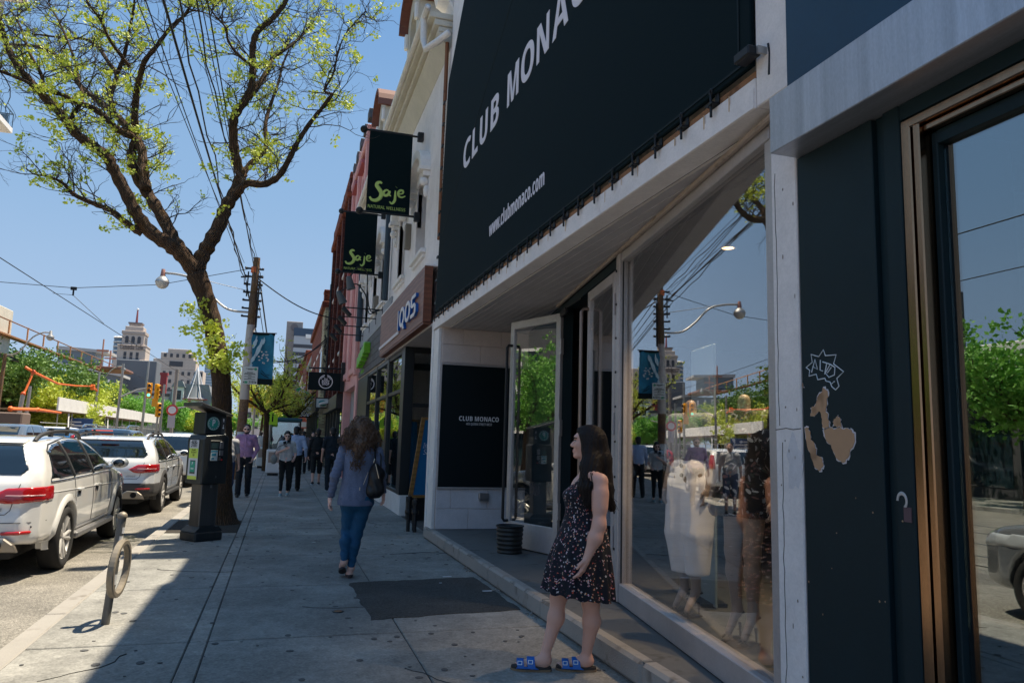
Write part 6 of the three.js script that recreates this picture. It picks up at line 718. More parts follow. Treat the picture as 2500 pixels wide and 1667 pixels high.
function carGeo(kind, h) {
  const key = kind + h; if (carCache[key]) return carCache[key]; const S = SHAPES[kind], mirror = P => [...P.map(p => [...p]), ...P.slice().reverse().map(([a, b]) => [-a, b])];
  const side = table(polySD(roundP(S.side, 2)), -2.8, 2.8, 0, 2, .02), front = table(polySD(mirror(S.front)), -1.2, 1.2, 0, 2, .02), plan = table(polySD([...S.plan, ...S.plan.slice().reverse().map(([a, b]) => [a, -b])]), -2.8, 2.8, -1.2, 1.2, .02);
  const body0 = (x, y, z) => smax(smax(side(x, y), front(z, y), .10), plan(x, z), .09);
  const well = (x, y, z) => { let d = 1e9; for (const s of [-1, 1]) { const r = Math.hypot(x - s * S.wb, y - S.r) - (S.r + .055); d = Math.min(d, Math.max(r, .58 - Math.abs(z))); } return d; };
  const body = (x, y, z) => Math.max(body0(x, y, z), -well(x, y, z));
  const bb = [[-2.5, .15, -1.02], [2.5, 1.85, 1.02]];
  const G = { body: nets(body, ...bb, h), body0, S, panes: [], h }; const hp = Math.min(h, .022);
  for (const k of Object.keys(S.glass)) { const P = polySD(S.glass[k]); for (const sg of [1, -1]) { const xs = S.glass[k].map(p => p[0]), ys = S.glass[k].map(p => p[1]); G.panes.push(nets((x, y, z) => Math.max(body0(x, y, z) - .007, P(x, y), .45 - sg * z), [Math.min(...xs) - .03, Math.min(...ys) - .03, sg > 0 ? .42 : -1], [Math.max(...xs) + .03, Math.max(...ys) + .03, sg > 0 ? 1 : -.42], hp)); } }
  const R = polySD(S.rear), C = polySD(S.screen), zz = 1.3; G.rear = nets((x, y, z) => Math.max(body0(x, y, z) - .008, R(z, y), x + 1.5), [-2.45, .95, -.8], [-1.45, 1.75, .8], hp); G.screen = nets((x, y, z) => Math.max(body0(x, y, z) - .008, C(z, y), .1 - x), [.08, .95, -.8], [1.3, 1.75, .8], hp);
  return carCache[key] = G;
}
const surfZ = (f, x, y, s = 1) => { let a = 0, b = 1.2; for (let i = 0; i < 24; i++) { const m = (a + b) / 2; f(x, y, s * m) < 0 ? a = m : b = m; } return s * a; };
const surfX = (f, y, z, s = -1) => { let a = 0, b = 2.7; for (let i = 0; i < 24; i++) { const m = (a + b) / 2; f(s * m, y, z) < 0 ? a = m : b = m; } return s * a; };
const wheelGeo = {};
function wheel(parent, x, y, z, r, sgn) {
  const key = r; if (!wheelGeo[key]) { const w = .105; const tyre = lathe([[r * .70, -w * .8], [r * .78, -w], [r * .92, -w], [r * .985, -w * .7], [r, -w * .3], [r, w * .3], [r * .985, w * .7], [r * .92, w], [r * .78, w], [r * .70, w * .8]], 36).rotateX(Math.PI / 2); const rim = [lathe([[r * .70, -w * .8], [r * .70, w * .8], [r * .66, w * .85], [r * .63, w * .5], [r * .62, -w * .8]], 32).rotateX(Math.PI / 2), cyl([0, 0, w * .2], [0, 0, w * .72], r * .13, 14)]; for (let i = 0; i < 5; i++) for (const k of [-.13, .13]) { const a = i / 5 * 6.283 + k; rim.push(tube([[Math.cos(a) * r * .1, Math.sin(a) * r * .1, w * .55], [Math.cos(a + k * .4) * r * .66, Math.sin(a + k * .4) * r * .66, w * .72]], [.020, .026], 5)); } wheelGeo[key] = [tyre, join(rim), join([cyl([0, 0, -w * .6], [0, 0, w * .1], r * .60, 20)])]; }
  const [t, ri, di] = wheelGeo[key]; const W = mesh('wheel', t, M.tyre, parent); W.position.set(x, y, z); W.rotation.y = sgn > 0 ? 0 : Math.PI; const R = mesh('rim', ri, M.rim, W), Dd = mesh('brake_disc', di, M.plastic, W);
}
function car(name, label, kind, paint, p, turn, o = {}) {
  const h = o.h ?? .045, G = carGeo(kind, h), S = G.S, f = G.body0, s = thing(name, label, o.cat ?? 'car', p, turn, o.group);
  if (o.sc) s.scale.setScalar(o.sc); mesh('body', G.body, paint, s); for (const g of G.panes) mesh('side_window', g, M.darkGlass, s); mesh('rear_window', G.rear, M.darkGlass, s); mesh('windscreen', G.screen, M.darkGlass, s);
  for (const sx of [-1, 1]) for (const sz of [-1, 1]) wheel(s, sx * S.wb, S.r, sz * (Math.max(...S.plan.map(q => q[1])) - .115), S.r, sz);
  mesh('underside', box(-2.0, 2.0, .2, .45, -.55, .55), M.plastic, s);
  const hp = .022, lamp = (P, x0) => { for (const sg of [1, -1]) { const Q = polySD(P.map(([z, y]) => [z * sg, y])); const zs = P.map(q => q[0] * sg), ys = P.map(q => q[1]); mesh('tail_light', nets((x, y, z) => Math.max(f(x, y, z) - .014, Q(z, y), x - x0), [-2.5, Math.min(...ys) - .03, Math.min(...zs) - .03], [x0 + .04, Math.max(...ys) + .03, Math.max(...zs) + .03], hp), M.redLens, s); } };
  if (o.tail) lamp(o.tail, o.tailX ?? -1.93);
  const hl = polySD([[.5, .66], [.95, .72], [.95, .86], [.6, .84]].map(([z, y]) => [z, y + (kind === 'suv' ? .16 : 0)])); for (const sg of [1, -1]) mesh('headlight', nets((x, y, z) => Math.max(f(x, y, z) - .012, hl(z * sg, y), 1.55 - x), [1.5, .6, sg > 0 ? .45 : -1], [2.5, 1.12, sg > 0 ? 1 : -.45], .03), mat(.5, .52, .55, .1, { clearcoat: 1 }), s);
  const belt = kind === 'wagon' ? 1.03 : kind === 'suv' ? 1.2 : 1.03, mx = kind === 'mini' ? .6 : .78; for (const sg of [1, -1]) { const z = surfZ(f, mx, belt, sg); const m = mesh('mirror', [sph(mx + .02, belt + .07, z + sg * .13, .085, .075, .115, 14), tube([[mx, belt, z - sg * .02], [mx + .01, belt + .05, z + sg * .08]], .025, 6)], o.mirror ?? paint, s); mesh('mirror_glass', sph(mx - .058, belt + .07, z + sg * .13, .014, .05, .078, 10), M.darkGlass, m); }
  if (o.detail) {
    const line = (L, r, m, name = 'panel_gap', sides = [1]) => { for (const sg of sides) mesh(name, tube(L.map(([x, y]) => V(x, y, surfZ(f, x, y, sg) + sg * .001)), r, 5), m, s); };
    const gap = mat(.12, .12, .125, .7), fine = (a, b, n = 8) => Array.from({ length: n + 1 }, (_, i) => [lerp(a[0], b[0], i / n), lerp(a[1], b[1], i / n)]);
    line([...fine([-1.14, 1.0], [-1.1, .78]), ...fine([-1.06, .72], [-.98, .44])], .005, gap); line([...fine([-.22, 1.0], [-.2, .42])], .005, gap); line([...fine([.86, .98], [.92, .7]), ...fine([.9, .6], [.8, .42])], .005, gap); line(fine([-.98, .42], [.8, .42], 12), .005, gap); line(fine([-2.1, .88], [1.9, .80], 24), .006, M.whitePaint, 'crease'); line([...fine([-2.0, .985], [-1.0, .985], 10), ...fine([-.9, .985], [.82, .99], 14)], .010, M.chrome, 'window_trim', [1, -1]); line([[-2.0, .99], [-1.82, 1.30], [-1.62, 1.37], [-1.2, 1.41], [-.6, 1.44], [-.2, 1.435], [.1, 1.39], [.42, 1.27], [.86, 1.02]], .009, M.plastic, 'window_seal', [1, -1]); line(fine([-1.145, 1.0], [-1.195, 1.40]), .022, M.plastic, 'door_pillar'); line(fine([-.22, 1.0], [-.25, 1.42]), .024, M.plastic, 'door_pillar');
    for (const x of [-.93, -.02]) { const z = surfZ(f, x, .83); mesh('door_handle', [box(x - .1, x + .1, .835, .865, z - .005, z + .032, .012)], paint, s); mesh('handle_cup', sph(x, .82, z - .004, .055, .045, .02, 12), M.plastic, s); }
    for (const sg of [1, -1]) { const P = [[-1.78, 1.40], [-1.66, 1.45], [-1.3, 1.50], [-.6, 1.52], [.0, 1.49], [.16, 1.41]]; mesh('roof_rail', tube(new THREE.CatmullRomCurve3(P.map(([x, y]) => V(x, y, sg * .60))).getPoints(24), .024, 8), M.plastic, s); mesh('rail_foot', [box(-1.25, -1.15, 1.45, 1.55, sg * .6 - .015, sg * .6 + .015), box(-.55, -.47, 1.46, 1.57, sg * .6 - .015, sg * .6 + .015)], M.plastic, s); }
    const am = o.arch ?? paint; for (const sx of [-1, 1]) for (const sg of [1, -1]) { const n = 22, pos = [], idx = []; for (let i = 0; i <= n; i++) { const a = lerp(-.32, Math.PI + .32, i / n); [[S.r + .05, -.10], [S.r + .05, .02], [S.r + .065, .026], [S.r + .13, .014], [S.r + .145, -.02]].forEach(([r, d]) => { const x = sx * S.wb + Math.cos(a) * r, y = Math.max(.27, S.r + Math.sin(a) * r); pos.push(x, y, (surfZ(f, sx * S.wb + Math.cos(a) * (S.r + .13), Math.max(.36, S.r + Math.sin(a) * (S.r + .13)), sg)) + sg * d); }); } for (let i = 0; i < n; i++) for (let j = 0; j < 4; j++) { const a = i * 5 + j; sg > 0 ? idx.push(a, a + 1, a + 5, a + 5, a + 1, a + 6) : idx.push(a, a + 5, a + 1, a + 5, a + 6, a + 1); } mesh('wheel_arch', mk(pos, null, null, idx), am, s); }
    each('sill', [box(-.98, 1.0, .28, .36, .82, .935, .02), box(-.98, 1.0, .28, .36, -.935, -.82, .02)], o.sill ?? M.alu, s);
    // rear end
    const rx = (y, z) => surfX(f, y, z); const rl = (L, r, m, nm) => mesh(nm, tube(L.map(([z, y]) => V(rx(y, z) - .001, y, z)), r, 5), m, s); const fz = (a, b, n = 10) => fine(a, b, n);
    rl([...fz([-.66, .98], [-.60, .72]), ...fz([-.56, .68], [.56, .68], 16), ...fz([.60, .72], [.66, .98])], .005, gap, 'tailgate_gap'); rl(fz([-.86, .60], [.86, .60], 20), .005, gap, 'bumper_gap');
    mesh('spoiler', nets((x, y, z) => Math.max(f(x, y, z) - .03, Math.abs(y - 1.405) - .022, x + 1.75, Math.abs(z) - .56), [-2.2, 1.36, -.6], [-1.7, 1.45, .6], .018), paint, s); mesh('brake_strip', box(-2.09, -2.05, 1.37, 1.385, -.15, .15), M.redLens, s);
    if (o.bumper) mesh('lower_bumper', nets((x, y, z) => Math.max(f(x, y, z) - .012, y - .60, .33 - y, x + 1.82), [-2.5, .3, -1], [-1.75, .64, 1], .022), o.bumper, s);
    for (const sg of [1, -1]) { mesh('rear_reflector', nets((x, y, z) => Math.max(f(x, y, z) - .022, Math.abs(y - .50) - .018, Math.abs(sg * z - .67) - .12, x + 1.9), [-2.5, .46, sg > 0 ? .52 : -.82], [-1.9, .54, sg > 0 ? .82 : -.52], .014), M.redLens, s); const tp = [V(-2.47, .395, sg * .54), V(-2.30, .395, sg * .54)]; mesh('exhaust_pipe', tube([tp[0], tp[1]], .058, 16, false), M.chrome, s); mesh('pipe_core', cyl(V(-2.45, .395, sg * .54), V(-2.30, .395, sg * .54), .05, 14), mat(.005, .005, .005, .8), s); }
    mesh('rear_skid', [slab([[-.72, .32], [.72, .32], [.68, .40], [.60, .46], [.42, .47], [.34, .42], [-.34, .42], [-.42, .47], [-.60, .46], [-.68, .40]], .05, [-2.365, 0, 0], [0, 0, 1], [0, 1, 0], [], .012)], mat(.42, .37, .31, .3, { metalness: .9 }), s);
    const pl = mesh('licence_plate', box(-2.385, -2.37, .76, .90, -.20, .16, .003), mat(.35, .55, .72, .5), s); mesh('plate_number', basis(letters('683', .085, .17, 'b', .002), [-2.386, .785, -.03], [0, 0, 1], [0, 1, 0]), mat(.02, .08, .3, .5), pl);
    { const tor = []; for (let i = 0; i < 4; i++) tor.push(new THREE.TorusGeometry(.034, .006, 6, 18).rotateY(Math.PI / 2).translate(rx(.955, 0) - .012, .955, -.075 + i * .05)); mesh('emblem', tor, M.chrome, s); mesh('model_badge', basis(letters('allroad', .022, .16, 'b', .003), [rx(.70, .45) - .006, .715, .37], [0, 0, 1], [0, 1, 0]), M.steel, s); mesh('parking_sensor', [.35, .78].map(z => sph(rx(.555, z) - .001, .555, z, .004, .013, .013, 8)), gap, s); const lens = []; mesh('lamp_strip', [nets((x, y, z) => Math.max(f(x, y, z) - .017, Math.abs(y - .865) - .010, Math.abs(z - .70) - .16, x + 1.95), [-2.5, .84, .5], [-1.9, .89, .9], .012)], mat(.62, .35, .36, .2), s); }
  }
  return s;
}
{
  const tail = [[.40, .855], [.55, .94], [.95, .955], [.95, .80], [.62, .785], [.50, .79]], T1 = 90 * D2R, RY = ROADY;
  car('parked_wagon', 'nearest white parked estate car with white wheel arches', 'wagon', M.whitePaint, [-3.31, RY, -11.8], T1, { h: .026, sc: 1.06, tail, detail: 1, sill: M.alu, group: 'white estate cars parked at the kerb' });
  car('parked_wagon', 'second white parked estate car with dark grey bumper and wheel arches', 'wagon', mat(.72, .73, .75, .2, { clearcoat: 1 }), [-3.2, RY, -18.9], T1, { h: .026, sc: 1.06, tail, detail: 1, arch: mat(.05, .048, .05, .7), bumper: mat(.055, .052, .054, .7), sill: M.plastic, group: 'white estate cars parked at the kerb' });
  const vt = [[.72, 1.0], [.97, 1.0], [.9, 1.5], [.72, 1.5]];
  car('parked_suv', 'white parked sport utility car third in the kerb row', 'suv', M.whitePaint, [-3.2, RY, -27.2], T1, { sc: .95, tail: vt, tailX: -2.0 });
  car('silver_car', 'silver estate car parked behind the nearest white one, out of view on the left', 'wagon', mat(.33, .34, .36, .25, { metalness: .6, clearcoat: 1 }), [-3.2, RY, -4.2], T1, { tail, h: .03 });
  const dk = mat(.012, .018, .026, .15, { clearcoat: 1 });
  const d = car('dark_suv', 'black sport utility car driving away beyond the white estate cars', 'suv', dk, [-5.1, RY, -27.5], T1, { tail: vt, tailX: -2.0 }); mesh('brake_strip', box(-2.12, -2.05, 1.64, 1.67, -.28, .28), mat(.75, .14, .10, .4, { emissive: lin(.7, .1, .05), emissiveIntensity: .5 }), d); mesh('roof_rail', [tube([[-1.8, 1.72, .62], [-1.5, 1.82, .62], [.2, 1.82, .62], [.4, 1.72, .62]], .025, 6), tube([[-1.8, 1.72, -.62], [-1.5, 1.82, -.62], [.2, 1.82, -.62], [.4, 1.72, -.62]], .025, 6)], M.chrome, d);
  car('dark_car', 'dark hatchback just left of the third parked car', 'wagon', dk, [-4.9, RY, -36], T1, { tail: tail, h: .06 });
  const mn = car('blue_hatchback', 'bright blue small car with white roof facing the camera', 'mini', mat(.005, .13, .38, .2, { clearcoat: 1 }), [-10.6, RY, -42], -T1, { sc: 1.2, mirror: M.letterW }); mesh('white_roof', nets((x, y, z) => Math.max(carGeo('mini', .045).body0(x, y, z) - .012, 1.42 - y), [-1.8, 1.4, -.8], [.8, 1.55, .8], .03), M.letterW, mn); mesh('bonnet_stripe', [box(1.0, 1.6, .97, 1.01, .25, .45), box(1.0, 1.6, .97, 1.01, -.45, -.25)], M.letterW, mn);
  car('grey_suv', 'grey sport utility car entering at the left edge', 'suv', mat(.10, .12, .15, .2, { clearcoat: 1 }), [-9.6, RY, -31.8], -T1, { sc: 1.06 });
  car('moving_car', 'small red car far up the road', 'mini', mat(.35, .02, .02, .2, { clearcoat: 1 }), [-5.2, RY, -52], T1, { h: .07, tail: [[.55, .7], [.84, .7], [.8, .95], [.6, .95]], tailX: -1.6 }); car('moving_car', 'pale car far up the road beside the kerb row', 'suv', M.whitePaint, [-3.2, RY, -44], T1, { h: .07, tail: vt, tailX: -2 }); car('moving_car', 'dark car far off by the traffic signal', 'suv', dk, [-7.0, RY, -64], T1, { h: .07, tail: vt, tailX: -2 }); car('moving_car', 'grey car parked on the far kerb by the hoarding', 'suv', mat(.2, .2, .22, .2, { clearcoat: 1 }), [-14, RY, -58], -T1, { h: .07 });
}
// ================= people =================
const SK = { fair: mat(.74, .46, .38, .5), tan: mat(.70, .39, .295, .5), olive: mat(.55, .31, .23, .5) };
const bounds = (C, pad) => { const a = [1e9, 1e9, 1e9], b = [-1e9, -1e9, -1e9]; for (const c of C) for (let i = 0; i < 3; i++) { a[i] = Math.min(a[i], c[i] - c[3] - pad); b[i] = Math.max(b[i], c[i] + c[3] + pad); } return [a, b]; };
// prims: ['c',a,b,r1,r2] tapered capsule, ['e',centre,radii]
function sdf(list, k, h, fx) {
  const fs = [], C = []; for (const p of list) { if (p[0] === 'c') { fs.push(cone(...p[1], ...p[2], p[3], p[4] ?? p[3])); C.push([...p[1], p[3]], [...p[2], p[4] ?? p[3]]); } else { fs.push(ell(...p[1], ...p[2])); const [c, r] = [p[1], p[2]]; C.push([c[0] - r[0], c[1] - r[1], c[2] - r[2], 0], [c[0] + r[0], c[1] + r[1], c[2] + r[2], 0]); } }
  const f = blend(fs, k), [a, b] = bounds(C, .02); return nets(fx ? (x, y, z) => fx(f(x, y, z), x, y, z) : f, a, b, h);
}
function hand(w, dir, out, thumbSide, sc = 1, curl = .35) { // palm, four fingers, thumb; dir = along the hand, out = palm normal
  const d = V(...dir).normalize(), n = V(...out).normalize(), s = V().crossVectors(d, n).normalize().multiplyScalar(thumbSide), W = V(...w), P = [], pt = (a, b, c) => W.clone().addScaledVector(d, a * sc).addScaledVector(s, b * sc).addScaledVector(n, c * sc).toArray();
  P.push(['c', pt(-.01, 0, 0), pt(.03, 0, 0), .023 * sc, .025 * sc], ['c', pt(.03, -.018, 0), pt(.085, -.022, .002), .017 * sc, .014 * sc], ['c', pt(.03, .012, 0), pt(.088, .020, .002), .019 * sc, .014 * sc], ['c', pt(.05, 0, 0), pt(.085, 0, 0), .018 * sc, .016 * sc]);
  [[.030, .070, 0], [.010, .078, .02], [-.011, .072, .05], [-.030, .056, .08]].forEach(([b, L, e]) => { const c1 = curl + e, p1 = pt(.088, b, 0), p2 = pt(.088 + L * .5 * Math.cos(c1), b * 1.04, L * .5 * Math.sin(c1)), p3 = pt(.088 + L * .5 * Math.cos(c1) + L * .5 * Math.cos(c1 * 2.3), b * 1.04, L * .5 * Math.sin(c1) + L * .5 * Math.sin(c1 * 2.3)); P.push(['c', p1, p2, .0095 * sc, .0088 * sc], ['c', p2, p3, .0088 * sc, .0072 * sc]); });
  P.push(['c', pt(.018, .018, .005), pt(.052, .044, .016), .014 * sc, .0105 * sc], ['c', pt(.052, .044, .016), pt(.085, .048, .024), .0105 * sc, .008 * sc]); return P;
}
function loft(rings, nseg, fold, uvS = 1) { // rings [y,cx,cz,rx,rz]; fold(a,t)-> radius factor; interpolated smoothly
  const pos = [], uv = [], idx = []; const n = rings.length, K = 6, R = []; for (let i = 0; i < n - 1; i++) for (let k = 0; k < K; k++) { const t = k / K, g = j => rings[clamp(j, 0, n - 1)]; R.push(rings[i].map((_, c) => { const a = g(i - 1)[c], b = g(i)[c], d = g(i + 1)[c], e = g(i + 2)[c]; return .5 * (2 * b + (d - a) * t + (2 * a - 5 * b + 4 * d - e) * t * t + (3 * b - a - 3 * d + e) * t * t * t); })); } R.push(rings[n - 1]);
  R.forEach(([y, cx, cz, rx, rz], i) => { const t = i / (R.length - 1); for (let j = 0; j <= nseg; j++) { const a = j / nseg * Math.PI * 2, f = fold ? fold(a, t, y) : 1; pos.push(cx + Math.cos(a) * rx * f, y, cz + Math.sin(a) * rz * f); uv.push(j / nseg * 1.2 * uvS, y * uvS); } });
  for (let i = 0; i < R.length - 1; i++) for (let j = 0; j < nseg; j++) { const a = i * (nseg + 1) + j, b = a + nseg + 1; idx.push(a, a + 1, b, b, a + 1, b + 1); }
  const g = mk(pos, null, uv, idx); g.userData.uv = 1; return g;
}
// ---- woman in the floral dress, in profile on the pavement ----
{
  const px = 2.0, pz = -4.9, th = 22 * D2R; const s = thing('person', 'person in a dark floral dress and blue sandals standing by the step, looking left', 'person', [px, 0, pz], -th); s.scale.setScalar(1.0);
  const A = { hipR: [.02, .82, -.085], kneeR: [-.125, .48, -.03], ankR: [-.212, .098, .02], hipL: [.06, .82, .085], kneeL: [.092, .455, .03], ankL: [.066, .098, -.03], sh: [.142, 1.265, .165], el: [.136, .985, .215], wr: [.060, .775, .235] };
  const skin = [
    ['c', [.045, 1.45, 0], [.062, 1.32, 0], .045, .052], ['c', [.07, 1.285, -.13], [.085, 1.285, .13], .055], ['e', [.045, 1.17, 0], [.11, .14, .13]], ['c', [.04, 1.05, 0], [.05, .86, 0], .105, .13],
    ['c', A.sh, A.el, .053, .040], ['c', [.142, 1.18, .185], [.14, 1.1, .2], .051, .046], ['c', A.el, [.11, .90, .222], .043, .044], ['c', [.11, .90, .222], A.wr, .043, .026],
    ['c', [.09, 1.265, -.165], [.10, 1.0, -.205], .056, .043], ['c', [.10, 1.0, -.205], [.03, .78, -.21], .041, .026],
    ['c', A.hipR, A.kneeR, .09, .056], ['c', A.kneeR, [-.140, .34, -.015], .050, .053], ['c', [-.140, .34, -.015], A.ankR, .053, .030], ['c', A.hipL, A.kneeL, .09, .058], ['c', A.kneeL, [.100, .33, .01], .052, .056], ['c', [.100, .33, .01], A.ankL, .056, .031],
    ['c', [-.20, .07, .02], [-.215, .055, .02], .036, .032], ['c', [-.215, .065, .02], [-.36, .040, .02], .036, .026], ['c', [.085, .065, -.03], [.06, .055, -.03], .036, .034], ['c', [.05, .065, -.03], [-.08, .040, -.03], .036, .026]];
  const toes = []; for (const [x0, z0] of [[-.365, .02], [-.085, -.03]]) for (let i = 0; i < 5; i++) toes.push(['c', [x0 + .005 + i * .006, .034, z0 - .032 + i * .016], [x0 - .038 + i * .008, .030, z0 - .034 + i * .017], .011, .0085]);
  const head = [['e', [.062, 1.545, 0], [.092, .086, .074]], ['e', [.022, 1.495, 0], [.060, .082, .058]], ['c', [.03, 1.435, -.02], [-.008, 1.432, -.008], .026, .022], ['c', [.03, 1.435, .02], [-.008, 1.432, .008], .026, .022], ['e', [-.022, 1.428, 0], [.020, .019, .022]], ['c', [-.030, 1.532, 0], [-.055, 1.500, 0], .0075, .009], ['e', [-.044, 1.493, .0], [.012, .008, .014]], ['e', [-.034, 1.463, 0], [.013, .007, .021]], ['e', [-.032, 1.452, 0], [.013, .008, .019]], ['e', [-.022, 1.555, 0], [.018, .016, .045]], ['e', [-.012, 1.50, .035], [.026, .026, .018]], ['e', [-.012, 1.50, -.035], [.026, .026, .018]], ['c', [.045, 1.45, 0], [.055, 1.36, 0], .042, .046]];
  mesh('body', [sdf(skin, .035, .009), sdf(head, .014, .0042, (d, x, y, z) => smax(d, -(Math.hypot((x + .040) / 1, (y - 1.528) / .8, (Math.abs(z) - .031)) - .0155), .012)), sdf([...hand(A.wr, [-.33, -.94, .06], [-.9, .3, -.35], -1, .98, .3), ['c', A.wr, [.075, .81, .232], .026, .030]], .010, .0045), sdf(hand([.03, .78, -.21], [-.3, -.95, 0], [-.9, .3, .3], 1, .98, .3), .01, .006), sdf(toes, .006, .005)], SK.tan, s);
  // eyes, brow, lips
  for (const sg of [1, -1]) { mesh('eye', sph(-.0295, 1.527, sg * .031, .0105, .0065, .013, 12), mat(.6, .57, .55, .3), s); mesh('iris', sph(-.037, 1.527, sg * .031, .0045, .0055, .0055, 8), mat(.02, .012, .01, .2), s); mesh('eyebrow', tube([[-.040, 1.545, sg * .016], [-.036, 1.551, sg * .034], [-.020, 1.547, sg * .052]], [.0042, .0028], 5), mat(.012, .008, .007, .8), s); mesh('eyelash', tube([[-.042, 1.531, sg * .020], [-.041, 1.534, sg * .031], [-.028, 1.532, sg * .046]], .0024, 4), mat(.008, .006, .006, .8), s); }
  mesh('lips', [sph(-.0425, 1.4645, 0, .0065, .0055, .018, 10), sph(-.041, 1.453, 0, .0065, .0062, .016, 10)], mat(.30, .085, .075, .45), s);
  // hair
  const hairM = mat(.012, .008, .007, .6, { specularIntensity: .5 }), groove = (d, x, y, z) => d + .0035 * Math.sin((x * 1.3 + z * .8) * 190 + 3 * Math.sin(y * 8)) * clamp((1.62 - y) * 3, .3, 1) + .0022 * Math.sin((x - z) * 420 + y * 20);
  const cap = sdf([['e', [.078, 1.55, 0], [.100, .094, .088]], ['c', [.105, 1.52, 0], [.135, 1.40, 0], .088, .085], ['c', [.135, 1.40, 0], [.165, 1.2, 0], .085, .075], ['c', [.165, 1.2, .02], [.225, 1.085, .03], .062, .028], ['c', [.075, 1.50, .055], [.062, 1.36, .095], .045, .052], ['c', [.062, 1.36, .095], [.052, 1.22, .145], .052, .056], ['c', [.052, 1.22, .145], [.060, 1.115, .165], .055, .026], ['c', [.10, 1.4, .08], [.105, 1.26, .14], .05, .04], ['c', [.075, 1.50, -.055], [.06, 1.2, -.12], .045, .04], ['c', [.03, 1.56, .055], [.05, 1.46, .072], .030, .030], ['c', [.03, 1.56, -.055], [.05, 1.46, -.072], .030, .030], ['e', [.025, 1.60, 0], [.045, .026, .045]]], .03, .0062, (d, x, y, z) => smax(groove(d, x, y, z), -(Math.hypot((x + .055) / 1.0, (y - 1.50) / 1.15, z / 1.3) - .080), .012));
  const st = []; seed(71); for (let i = 0; i < 46; i++) { const b = i < 26, x0 = b ? rr(.13, .2) : rr(.0, .1), z0 = b ? rr(.0, .1) : rr(.14, .19), y0 = rr(1.2, 1.36), x1 = b ? rr(.2, .275) : x0 + rr(-.03, .06); st.push(tube([[x0, y0, z0], [lerp(x0, x1, .4), y0 - .1, z0 + .02], [x1, rr(1.05, 1.13), z0 + rr(0, .05)]], [.0035, .0012], 4)); } 
  mesh('hair', [cap, ...st], hairM, s);
  // dress with printed flowers
  const cv = document.createElement('canvas'); cv.width = 1024; cv.height = 1024; const c = cv.getContext('2d'); c.fillStyle = '#0b0f1d'; c.fillRect(0, 0, 1024, 1024); seed(88); const fl = ['#c9564f', '#d98a3c', '#d3cfd6', '#b9497a', '#cfa3b0', '#c7592f'];
  for (let i = 0; i < 620; i++) { const x = rnd() * 1024, y = rnd() * 1024, r = rr(6, 11); c.fillStyle = fl[i % 6]; const n = 4 + (rnd() * 2 | 0), a0 = rnd() * 6; for (const ox of [-1024, 0, 1024]) for (const oy of [-1024, 0, 1024]) { if (x + ox < -20 || x + ox > 1044 || y + oy < -20 || y + oy > 1044) continue; for (let k = 0; k < n; k++) { if (k === 0 && i % 3 === 0) continue; const a = a0 + k / n * 6.283; c.fillStyle = k % 2 && i % 2 ? '#dcd6d6' : fl[i % 6]; c.beginPath(); c.ellipse(x + ox + Math.cos(a) * r * .62, y + oy + Math.sin(a) * r * .62, r * .52, r * .36, a, 0, 6.3); c.fill(); } c.fillStyle = '#e0a040'; c.beginPath(); c.arc(x + ox, y + oy, r * .22, 0, 6.3); c.fill(); } } for (let i = 0; i < 420; i++) { c.fillStyle = i % 3 ? '#3c4a3a' : '#8e3d56'; c.beginPath(); c.ellipse(rnd() * 1024, rnd() * 1024, 5, 2.2, rnd() * 6, 0, 6.3); c.fill(); }
  const ct = new THREE.CanvasTexture(cv); ct.colorSpace = THREE.SRGBColorSpace; ct.wrapS = ct.wrapT = THREE.RepeatWrapping; ct.repeat.set(1 / .62, 1 / .62);
  const dm = mat(1, 1, 1, .85, { map: ct, side: THREE.DoubleSide });
  const fold = (a, t, y) => { const k = clamp((1.02 - y) / .5, 0, 1); return 1 + k * (.055 * Math.sin(a * 11 + 2 * Math.sin(y * 5)) + .03 * Math.sin(a * 23 + y * 9)); };
  const skirt = loft([[1.245, .062, 0, .098, .145], [1.21, .045, 0, .118, .152], [1.165, .026, 0, .138, .156], [1.11, .032, 0, .132, .146], [1.05, .038, 0, .130, .138], [.98, .040, 0, .148, .158], [.92, .036, 0, .166, .178], [.83, .026, 0, .192, .20], [.74, .018, 0, .212, .214], [.64, .01, 0, .226, .224], [.56, .006, 0, .236, .230], [.505, .005, 0, .243, .234]], 96, fold);
  { const p = skirt.attributes.position; for (let i = 0; i < p.count; i++) { const y = p.getY(i), x = p.getX(i); if (y < .7) p.setY(i, y - (x - .005) * .13 * (.7 - y) / .2 + .008 * Math.sin(x * 60 + p.getZ(i) * 40)); } skirt.computeVertexNormals(); }
  mesh('dress', skirt, dm, s); const stq = []; for (const sg of [1, -1]) { stq.push(tube([[-.02, 1.225, sg * .085], [.025, 1.29, sg * .098], [.075, 1.335, sg * .095], [.125, 1.30, sg * .09], [.14, 1.235, sg * .085]], .0145, 6)); } mesh('dress_strap', stq, dm, s);
  mesh('neckline_trim', tube(arcPts(0, 0, .098, .145, 0, 6.283, 40).map(([x, z]) => [.062 + x, 1.246, z]), .004, 5), mat(.01, .012, .02, .8), s);
  // sandals
  const cork = mat(.30, .21, .13, .85, { map: T.grime }), sole = mat(.035, .03, .028, .8), blueS = mat(.006, .12, .46, .45), white = mat(.7, .74, .78, .4);
